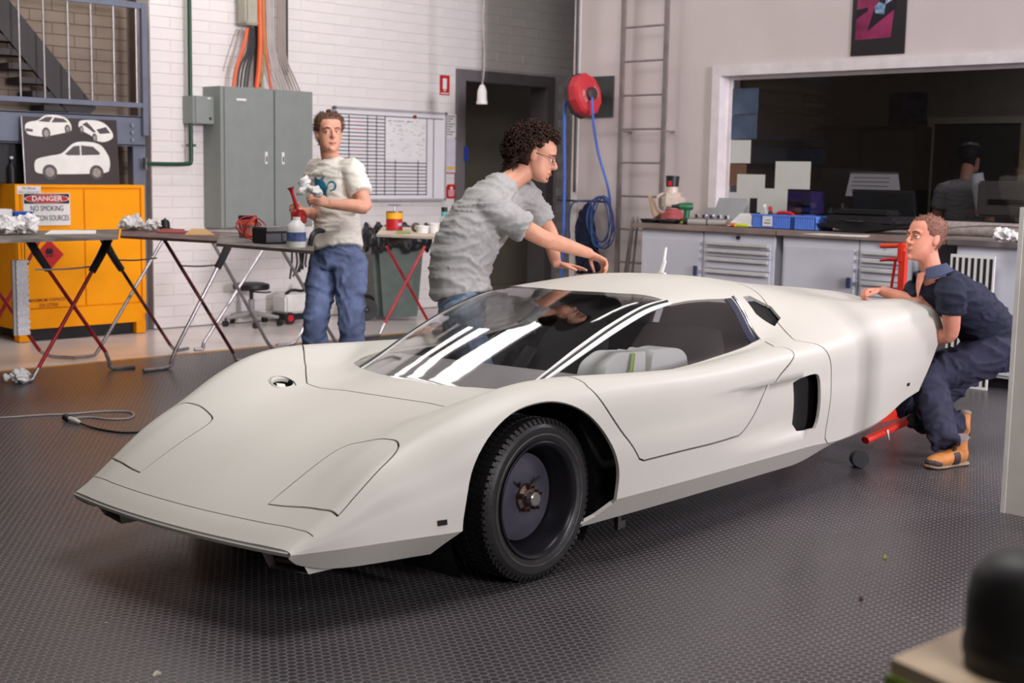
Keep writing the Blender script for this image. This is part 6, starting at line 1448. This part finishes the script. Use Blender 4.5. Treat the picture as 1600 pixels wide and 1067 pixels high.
H = BZ-.046; R1 = [H-.07, H-.13, H-.20, H-.30, H-.42, H-.62, .10]
unit('grey cabinet at the left end of the bench, nearest the ladder', 1001, 1096, door=(1003, 1094)); unit('grey drawer cabinet of the left bench, with pale handles', 1098, 1208, dr=(1103, 1203), rows=R1)
unit('grey cabinet with a wide door in the middle of the bench', 1222, 1340, door=(1226, 1336)); unit('grey drawer cabinet behind the red lifting handles', 1342, 1424, dr=(1346, 1418), rows=R1); unit('plain grey cabinet at the right end of the bench, beside the striped board', 1494, 1700, door=(1500, 1690))
sw_ = MB(); yy = by(1232)
for k in range(26): sw_.box2((BXF-.005, yy-.02*k-.014, .50), (BXF-.003, yy-.02*k, .508))
sw_.v = [(x, y, z) for x, y, z in sw_.v]; tag(sw_.build('chalk_line', M('chalk', (214, 214, 214), .8), None, None), 'faint white writing across the middle bench cabinet door', 'marking')
t = thing('striped_board', 'board with black and white vertical stripes leaning on the bench', 'board', PX(1515, 480, 9.30)); w = abs(PX(1478, 430, 9.30).y-PX(1547, 430, 9.30).y); z0 = -PX(1515, 480, 9.30).z; zt = PX(1515, 398, 9.33).z-PX(1515, 480, 9.30).z
MB().box2((0, -w/2, z0), (.012, w/2, zt)).build('panel', PAPER, t, None)
for k in range(7): MB().box2((-.002, w/2-.018-w*(k+.5)/7.2, z0+.02), (0, w/2-.018-w*k/7.2, zt-.02)).build('stripe', INK, t, None)
# things on the bench
def on(px, py, z=BZ): 
    p = G(px, py, z); p.x = min(p.x, XR-.12); return p
def B(nm, lab, cat, px, dx=.18, rz=0): p = PXr(px, 350, BXF+dx); return thing(nm, lab, cat, (p.x, p.y, BZ), rz)
for i, (px, lab) in enumerate(((1018, 'black flat tray at the left end of the bench'), (1046, 'black flat tray next to the jug of pink fluid'))):
    t = B('flat_tray', lab, 'tray', px, .1); MB().lathe([(0, 0), (.085, 0), (.10, .03), (.094, .03), (.08, .006), (0, .006)], 20).build('tray', BLACK, t); MB().lathe([(.098, .026), (.105, .026), (.105, .032), (.098, .032)], 20, close=True).build('rim', BLACK, t)
t = B('fluid_jug', 'translucent jug half full of pink fluid with a black cap', 'jug', 1052, .33, .5); JG = M('milky_plastic', (214, 196, 182), .35); MB().box2((-.09, -.10, .10), (.09, .10, .26), bev=.04).build('jug_body', JG, t); MB().box2((-.092, -.102, 0), (.092, .102, .12), bev=.035).build('fluid', M('pink_fluid', (196, 104, 104), .3), t); MB().cyl((0, .02, .25), (0, .02, .31), .055, .05, seg=16).build('neck', JG, t); MB().cyl((0, .02, .31), (.01, .02, .40), .055, .06, seg=20).build('cap', BLACK, t); MB().tube([(0, .08, .25), (0, .14, .22), (0, .14, .12), (0, .09, .08)], .014, seg=8).build('handle', JG, t); MB().box((-.06, .03, .34), (.01, .03, .04)).build('cap_tag', RED, t)
t = B('filter_funnel', 'tan plastic funnel spout leaning beside the fluid jug', 'funnel', 1026, .30); MB().tube([(0, -.02, .045), (0, .03, .11), (0, .09, .23)], [.05, .03, .015], seg=12).build('spout', M('tan_plastic', (206, 176, 146), .4), t)
GRN = M('tool_green', (34, 106, 66), .4)
t = B('cordless_drill', 'green cordless drill standing on its battery', 'drill', 1072, .14, .9); MB().box2((-.035, -.05, 0), (.035, .05, .05), bev=.01).build('battery', BLACK, t); MB().tube([(0, .0, .05), (0, -.005, .12)], [(.022, .026), (.022, .028)], seg=12, sm=False).build('grip', GRN, t); MB().tube([(0, .07, .15), (0, 0, .15), (0, -.05, .15)], [.026, .034, .03], seg=14).build('motor', GRN, t); MB().cyl((0, .07, .15), (0, .13, .15), .02, .012, seg=12).build('chuck', BLACK, t)
t = B('socket_case', 'open grey tool case full of sockets behind the drill', 'case', 1108, .45); MB().box2((-.02, -.20, 0), (.20, .20, .045), bev=.008).build('case_base', M('case_grey', (150, 150, 152), .5), t); MB().box((.22, 0, .12), (.03, .40, .22), Matrix.Rotation(.5, 3, 'Y'), bev=.008).build('case_lid', M('case_grey', (150, 150, 152)), t)
for k in range(14): MB().cyl((.02+.05*(k % 3), -.16+.026*k, .04), (.02+.05*(k % 3), -.16+.026*k, .075), .014, seg=10).build('socket', STEEL if k % 3 else BLACK, t)
for px, dx, c, lab in ((1086, .06, 'torch_grey', 'grey and black torch lying at the front of the bench'), (1117, .12, 'torch_grey', 'second grey torch lying to the right, beside the orange pliers')):
    t = B('hand_torch', lab, 'torch', px, dx, .3); MB().cyl((0, -.10, .026), (0, .06, .026), .024, seg=16).build('barrel', M('torch_grey', (166, 162, 156), .4), t); MB().cyl((0, .06, .026), (0, .10, .026), .026, seg=16).build('grip_band', BLACK, t)
for px, m, lab in ((1072, M('lime', (190, 206, 60), .5), 'lime green tool grip beside the drill'), (1143, M('orange_grip', (232, 122, 36), .5), 'pair of pliers with orange grips'), (1158, M('lime', (190, 206, 60)), 'lime and black screwdriver at the bench front'), (1126, M('orange_grip', (232, 122, 36)), 'orange-handled screwdriver behind the pliers')):
    t = B('hand_tool', lab, 'tool', px, .07 if px != 1126 else .16, random.uniform(-.6, .6)); MB().tube([(0, -.06, .016), (0, .0, .018), (0, .06, .014)], [.012, .016, .012], seg=10).build('grip', m, t); MB().tube([(0, .06, .014), (0, .12, .010)], .006, seg=8).build('shaft', STEEL, t)
    if px == 1143: MB().tube([(.03, -.06, .016), (.02, 0, .018), (.005, .06, .014)], [.012, .016, .012], seg=10).build('grip', m, t)
p = PXr(1166, 345, BXF+.17); o = MB().box((0, 0, .06), (.20, .24, .003), Matrix.Rotation(-.5, 3, 'Y')).build('bench_paper', PAPER, None, None); o.location = (p.x, p.y, BZ); tag(o, 'white paper propped up beside the blue baskets', 'sheet')
t = B('black_gauge', 'small black gauge behind the propped white paper', 'gauge', 1165, .32); MB().box((0, 0, .05), (.06, .12, .08), Matrix.Rotation(.4, 3, 'X'), bev=.02).build('gauge_body', BLACK, t); MB().cyl((-.031, 0, .055), (-.036, 0, .055), .03, seg=16).build('dial', PAPER, t)
BB = M('basket_blue', (96, 136, 222), .4, var=.05)
for px0, px1, lab in ((1188, 1250, 'larger light blue plastic basket holding bottles'), (1254, 1288, 'smaller light blue basket to the right')):
    w = abs(PXr(px0, 350, BXF+.1).y-PXr(px1, 350, BXF+.1).y); t = B('plastic_basket', lab, 'basket', (px0+px1)/2, .22); b_ = MB()
    for (a, c) in (((-.13, -w/2, 0), (.13, w/2, .006)), ((-.13, -w/2, 0), (-.124, w/2, .11)), ((.124, -w/2, 0), (.13, w/2, .11)), ((-.13, -w/2, 0), (.13, -w/2+.006, .11)), ((-.13, w/2-.006, 0), (.13, w/2, .11))): b_.box2(a, c)
    b_.build('walls', BB, t, None); r_ = MB()
    for k in range(int(w/.022)): y = -w/2+.012+.022*k; r_.box2((-.134, y, .008), (-.129, y+.008, .10))
    r_.box2((-.137, -w/2-.006, .10), (-.127, w/2+.006, .114)).build('ribs', BB, t, None)
t = B('basket_label', 'white printed label card on the front of the larger basket', 'label', 1199, .08); MB().box2((-.002, -.045, .02), (.0, .045, .10)).build('card', PAPER, t, None); MB().box2((-.003, -.03, .04), (-.002, .03, .05)).box2((-.003, -.03, .065), (-.002, .02, .072)).build('print_lines', M('grey_ink', (120, 120, 126)), t, None)
t = B('sauce_bottle', 'dark bottle with a red cap standing in the blue basket', 'bottle', 1203, .18); MB().lathe([(0, .008), (.025, .008), (.025, .11), (.012, .14), (0, .14)], 14).build('bottle_body', BLACK, t); MB().cyl((0, 0, .14), (0, 0, .175), .016, seg=12).build('cap', RED, t)
t = B('water_bottle', 'clear plastic bottle standing in the blue basket', 'bottle', 1193, .22); MB().lathe([(0, .008), (.03, .008), (.03, .12), (.014, .16), (.014, .175), (0, .175)], 14).build('bottle_body', M('clear_plastic', (205, 208, 205)), t); MB().cyl((0, 0, .17), (0, 0, .19), .016, seg=12).build('cap', WHITE, t)
t = B('red_handle_tool', 'curved red tool handle sticking out of the blue basket', 'tool', 1227, .22); MB().tube([(0, .1, .09), (0, .06, .125), (0, -.04, .125), (0, -.09, .10)], [.012, .015, .015, .012], seg=10).build('grip', RED, t); MB().cyl((0, -.09, .10), (0, -.10, .02), .006, seg=8).build('shaft', STEEL, t)
t = B('blue_roll', 'blue paper roll lying in the smaller basket', 'roll', 1262, .22); MB().cyl((-.06, 0, .07), (.08, 0, .07), .05, seg=20).build('roll', M('roll_blue', (52, 92, 170), .6), t); MB().cyl((-.062, 0, .07), (.082, 0, .07), .018, seg=12).build('core', M('cardboard', (196, 156, 104)), t)
t = B('tool_bag', 'open black tool case standing on the middle bench top', 'case', 1357, .30); w = .40
MB().tube([(-.2, 0, .055), (0, 0, .06), (.18, 0, .055)], [(.36, .055), (.37, .06), (.36, .055)], seg=4, lat=(0, 1, 0), sm=False).build('case_body', BLACK, t, None); MB().box2((-.19, -.32, .05), (.19, .30, .13), bev=.03).build('case_rim', M('satin_black', (40, 38, 42), .35), t); MB().box((.20, -.01, .22), (.03, .54, .22), Matrix.Rotation(-.25, 3, 'Y'), bev=.012).build('case_lid', BLACK, t); MB().box((-.05, 0, .15), (.2, .5, .05), bev=.02).build('tool_insert', M('void_black', (10, 10, 11), .8), t); MB().tube([(-.2, -.07, .09), (-.225, -.05, .09), (-.225, .05, .09), (-.2, .07, .09)], .008, seg=8).build('handle', BLACK, t)
for k, (a, b) in enumerate(((1268, 1300), (1300, 1330), (1322, 1352))): o = MB().box2((-.10, -.09, 0), (.10, .09, .002+.001*k)).build('bench_paper', PAPER, None, None); p = PX((a+b)/2, 359, BXF+.10); o.location = (p.x, p.y, BZ+.0005*k); o.rotation_euler = (0, 0, .3*k-.2); tag(o, ['white sheet at the left of those in front of the black case', 'middle white sheet in front of the black case', 'white sheet at the right in front of the black case'][k], 'sheet', 'sheets on the bench')
t = thing('carpet_roll', 'long grey carpet roll lying along the back of the right bench', 'roll', (9.86-SHX, by(1405), BZ)); Lr = by(1405)-by(1640)
MB().cyl((0, 0, .055), (0, -Lr, .055), .055, seg=22).build('roll', M('carpet_grey', (166, 156, 150), .9, var=.12, vs_=30, bump=.3, bs=120), t); MB().tube([(-.056+.0, -.1, .05), (-.05, -.5, .09), (-.052, -Lr+.1, .07)], .004, seg=6).build('loose_edge', M('carpet_edge', (120, 112, 108), .9), t)
rag('tissue_wad', 'crumpled white tissue on the bench at the right picture edge', 1572, 379, BZ, .08, .08, .07, 12, cat='tissue')
for k in range(3): o = MB().box2((-.12, -.3, 0), (.12, .3, .004)).build('grey_offcut', M('grey_felt', (140, 128, 126), .9), None, None); p = PXr(1520+k*14, 376, BXF+.16); o.location = (p.x, p.y, BZ-.003+.004*k); tag(o, ['bottom grey felt sheet in front of the carpet roll', 'middle grey felt sheet in front of the carpet roll', 'top grey felt sheet, nearest the right picture edge'][k], 'sheet', 'felt sheets on the right bench')
# sheets on the window pane and things just inside
def pane(nm, px0, py0, px1, py1, m, lab, X=XR+.112, cat='sheet', grp='sheets on the office window'):
    a, b = PXr(px0, py0, X), PXr(px1, py1, X); o = MB().box2((0, b.y-a.y, 0), (.002, 0, a.z-b.z)).build(nm, m, None, None); o.location = (X, a.y, b.z); return tag(o, lab, cat, grp)
GP = M('pane_paper', (196, 197, 190), .7, var=.02); BP = M('blue_poster', (70, 86, 106), .35, var=.25, vs_=5)
pane('window_sheet', 1139, 139, 1184, 178, BP, 'upper blue-grey poster at the left of the office window'); pane('window_sheet', 1138, 180, 1182, 217, BP, 'lower blue-grey poster at the left of the office window'); pane('window_sheet', 1136, 219, 1172, 255, GP, 'square white sheet below the blue-grey posters')
pane('window_sheet', 1152, 272, 1194, 310, GP, 'white sheet on the window above the tool case', XR+.110); pane('window_sheet', 1184, 294, 1229, 334, GP, 'white sheet low on the window behind the baskets', XR+.107); pane('window_sheet', 1212, 252, 1265, 296, GP, 'largest white sheet on the window'); pane('window_sheet', 1137, 300, 1170, 345, GP, 'white sheet low at the window corner', XR+.106); pane('window_sheet', 1137, 256, 1165, 291, M('brown_sheet', (104, 74, 52), .6), 'brown sheet at the window edge below the square sheet', XR+.114)
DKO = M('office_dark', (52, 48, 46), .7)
t = thing('filing_tray', 'purple filing tray inside the office window', 'tray', PX(1250, 333, 10.5)); MB().box2((-.1, -.16, 0), (.1, .16, .015)).box2((-.1, -.16, 0), (-.09, .16, .05)).box2((-.1, -.16, .10), (.1, .16, .19)).box2((-.1, -.17, 0), (.1, -.16, .19)).box2((-.1, .16, 0), (.1, .17, .19)).build('tray_body', M('purple_plastic', (92, 78, 168), .4), t, None); MB().box2((-.08, -.13, .015), (.08, .13, .04)).build('paper_stack', PAPER, t, None)
t = thing('desk_calendar', 'white desk calendar standing inside the office window', 'calendar', PX(1364, 307, 10.55)); wc = .26; MB().prism([(-.09, 0), (.09, 0), (.02, .20), (-.02, .20)], wc*2*.8, Matrix(((1, 0, 0, 0), (0, 0, 1, -wc*.8), (0, 1, 0, 0), (0, 0, 0, 1)))).build('easel', PAPER, t, None); MB().box2((-.03, -wc*.8, .19), (.03, wc*.8, .205)).build('binding', M('grey_ink', (120, 120, 126)), t, None)
gl2 = MB(); [gl2.box2((-.075+.012*k, -.17, .05+.034*k), (-.073+.012*k, .17, .056+.034*k)) for k in range(4)]; gl2.build('date_rows', M('grey_ink', (120, 120, 126)), t, None)
zc = PX(1300, 336, 10.6).z
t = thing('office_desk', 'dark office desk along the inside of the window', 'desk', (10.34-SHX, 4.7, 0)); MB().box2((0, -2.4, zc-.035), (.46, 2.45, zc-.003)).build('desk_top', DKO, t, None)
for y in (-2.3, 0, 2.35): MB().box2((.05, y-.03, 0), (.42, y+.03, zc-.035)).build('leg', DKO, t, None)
o = pane('office_picture', 1391, 146, 1447, 195, M('blue_violet_photo', (66, 64, 92), .3, var=.6, vs_=7), 'violet-blue double picture on the office back wall', 13.39, 'picture', None)
t = thing('paper_tube', 'white paper tube standing beside the man in the office', 'tube', PX(1536, 336, 10.52)); tp = PX(1526, 272, 10.52)-V(t.location); MB().cyl((0, 0, 0), tp, .05, seg=16).build('tube', PAPER, t); MB().cyl(tp*.99, tp*1.003, .052, seg=16).build('end_cap', WHITE, t)
t = thing('office_printer', 'pale office printer behind the window at the right', 'printer', PX(1590, 340, 10.65)); MB().box2((-.2, -.3, 0), (.2, .25, .28), bev=.02).build('case', M('beige_case', (120, 114, 106), .5), t); MB().box2((-.21, -.2, .1), (-.19, .15, .14)).build('paper_slot', BLACK, t, None)
t = thing('desk_monitor', 'dark monitor on the office desk behind the black case', 'monitor', PX(1320, 336, 10.75)); MB().box2((-.02, -.25, .08), (.02, .25, .40), bev=.01).build('screen', DKO, t); MB().cyl((0, 0, .01), (0, 0, .1), .03, seg=12).lathe([(0, 0), (.1, 0), (.1, .012), (0, .012)], 20).build('stand', DKO, t)
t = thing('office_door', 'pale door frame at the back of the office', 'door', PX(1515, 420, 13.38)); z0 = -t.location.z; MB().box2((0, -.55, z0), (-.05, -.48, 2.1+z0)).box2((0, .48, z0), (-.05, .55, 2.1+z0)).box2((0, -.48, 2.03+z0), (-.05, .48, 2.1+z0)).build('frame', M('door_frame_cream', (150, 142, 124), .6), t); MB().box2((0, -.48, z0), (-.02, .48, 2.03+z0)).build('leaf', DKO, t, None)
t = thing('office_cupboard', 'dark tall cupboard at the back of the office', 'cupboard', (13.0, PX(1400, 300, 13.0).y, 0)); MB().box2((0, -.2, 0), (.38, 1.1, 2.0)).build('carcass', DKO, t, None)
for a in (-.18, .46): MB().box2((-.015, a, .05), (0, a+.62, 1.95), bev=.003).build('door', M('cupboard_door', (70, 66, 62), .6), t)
# ------------------------------------------------------------------ lifting gear behind the tail
LR = M('hoist_red', (206, 52, 34), .4)
p = PX(1408, 470, 7.35); t = thing('engine_hoist', 'red lifting post with a long orange-red handle behind the car', 'hoist', (p.x, p.y, 0)); W = V(t.location)
q = lambda x, y: PX(x, y, 7.35)-W
MB().box2((-.02, -.02, 0), (.02, .02, q(1408, 392).z)).build('post', LR, t); MB().tube([q(1416, 383), q(1395, 384), q(1376, 384)], [.012, .015, .014], seg=10).build('handle', M('orange_red_grip', (226, 72, 40), .45), t); MB().box(q(1409, 395), (.05, .04, .12), bev=.008).build('head_block', LR, t); MB().tube([q(1402, 406), q(1390, 405), q(1375, 407)], [.012, .012, .007], seg=8).build('release_handle', RED, t); MB().tube([q(1399, 408), q(1393, 448), q(1391, 470)], .009, seg=8).build('rod', RED, t); MB().box2((-.35, -.03, 0), (.35, .03, .06)).box2((-.03, -.3, 0), (.03, .3, .06)).build('base', LR, t)
p = G(1345, 700); t = thing('trolley_jack', 'low red trolley jack under the tail of the car', 'jack', (p.x+.20, p.y+.62, 0)); W = V(t.location)
e = D(1422, 655, 7.05)-W; s_ = D(1352, 688, 6.85)-W; JR = M('jack_red', (232, 60, 48), .35)
MB().tube([s_-Z_*.0, s_*.5+e*.5, e], [(.020, .026), (.020, .024), (.024, .026)], seg=8).build('lift_arm', JR, t); MB().cyl(e-RT*.0-FW*.03, e-FW*.045, .032, seg=16).build('arm_roller', BLACK, t); MB().box2((-.25, -.12, .05), (.20, -.09, .13)).box2((-.25, .09, .05), (.20, .12, .13)).build('side_plate', JR, t)
for x, y in ((-.22, -.14), (.16, -.14), (-.22, .14), (.16, .14)): MB().cyl((x, y-.02, .05), (x, y+.02, .05), .05, seg=18).build('wheel', M('greasy_steel', (88, 84, 84)), t)
MB().cyl((0, 0, .1), (0, 0, .30), .04, seg=16).build('lift_post', STEEL, t); MB().cyl((0, 0, .29), (0, 0, .31), .06, seg=16).build('saddle', BLACK, t)
c = D(1345, 690, 6.72)-W; c.z = .045; MB().cyl(c-FW*.02, c+FW*.05, .042, seg=18).build('wheel', BLACK, t); MB().box2((-.3, -.1, .045), (.1, .1, .06)).build('frame_plate', JR, t, None)
ct = MB().prism([(0, 0), (.02, .0), (.035, -.06)], .002, Matrix.Translation(D(1385, 672, 6.9)-W) @ Matrix.Rotation(pi/2, 4, 'X')); ct.build('paper_tag', PAPER, t, None)
# ------------------------------------------------------------------ white panel at the right picture edge
a = G(1563, 800); hz = CAMH+(PX(1598, 325, a.x).z-CAMH); t = thing('standing_panel', 'off-white board standing upright at the right picture edge', 'panel', (a.x, a.y, 0), rz=radians(-88)); MB().box2((0, 0, .0), (.6, .035, hz)).build('panel_face', M('offwhite_panel', (196, 190, 182), .55, var=.04), t, None); MB().box2((0, -.004, 0), (.02, .039, hz+.003)).build('edge_batten', M('pale_batten', (210, 206, 200), .5), t, None); MB().box2((.3, -.25, 0), (.36, .28, .05)).build('foot_bar', BLACK, t, None)
# ------------------------------------------------------------------ blurred things close to the lens
zb = D(1392, 1028, 1.45).z; z = zb
ps = [G(*q, zb) for q in ((1392, 1028), (1545, 962), (1790, 1050), (1620, 1130))]; c = ps[0]
t = thing('timber_block', 'out-of-focus pale timber board with green tape in the lower right corner', 'board', (c.x, c.y, zb))
MB().prism([(p.x-c.x, p.y-c.y) for p in ps], .05, Matrix.Translation((0, 0, -.05))).build('slab', M('pale_timber', (196, 172, 146), .7, var=.15, vs_=6), t, None)
dv = (ps[3]-ps[0]).normalized(); nv = V((dv.y, -dv.x, 0)); nv = nv if nv.dot(ps[1]-ps[0]) < 0 else -nv
qs = [V(), dv*.10, dv*.10+nv*.004, nv*.004-dv*.004]; MB().prism([(p.x, p.y) for p in qs], .034, Matrix.Translation((0, 0, -.052))).build('green_tape', M('green_tape', (132, 158, 62)), t, None)
cc = sum(ps, V())/4-c; MB().prism([((p.x-c.x)*.7+cc.x*.3, (p.y-c.y)*.7+cc.y*.3) for p in ps], zb-.051, Matrix.Translation((0, 0, -zb))).build('stand', M('dark_stand', (44, 42, 42), .7), t, None)
c = D(1610, 1000, 1.42); t = thing('black_canister', 'out-of-focus black rounded canister on the timber board', 'canister', (c.x, c.y, z)); r = .066; MB().lathe([(0, 0), (r, .0), (r*1.02, .01), (r*1.02, .075), (r*.96, .10), (r*.75, .118), (r*.4, .126), (0, .127)], 32).build('canister_body', M('matt_black', (22, 21, 21), .55), t); MB().lathe([(r*1.02, .012), (r*1.05, .016), (r*1.05, .03), (r*1.02, .034)], 32, close=True).build('base_ring', M('matt_black', (22, 21, 21)), t)
# litter on the matting
for px, py, m, lab in ((1383, 873, M('dry_leaf', (150, 142, 60), .8), 'tiny yellow-green leaf scrap on the matting'), (1345, 938, M('brown_scrap', (70, 56, 50), .8), 'tiny brown scrap lying on the matting near the lower right'), (245, 1056, M('white_paint_fleck', (206, 198, 184), .7), 'tiny white paint fleck on the matting at the bottom')):
    p = G(px, py); o = MB().tube([(-.012, 0, .003), (0, .004, .006), (.014, 0, .003)], [(.004, .001), (.009, .002), (.003, .001)], seg=8).build('floor_scrap', m); o.location = p; tag(o, lab, 'scrap')
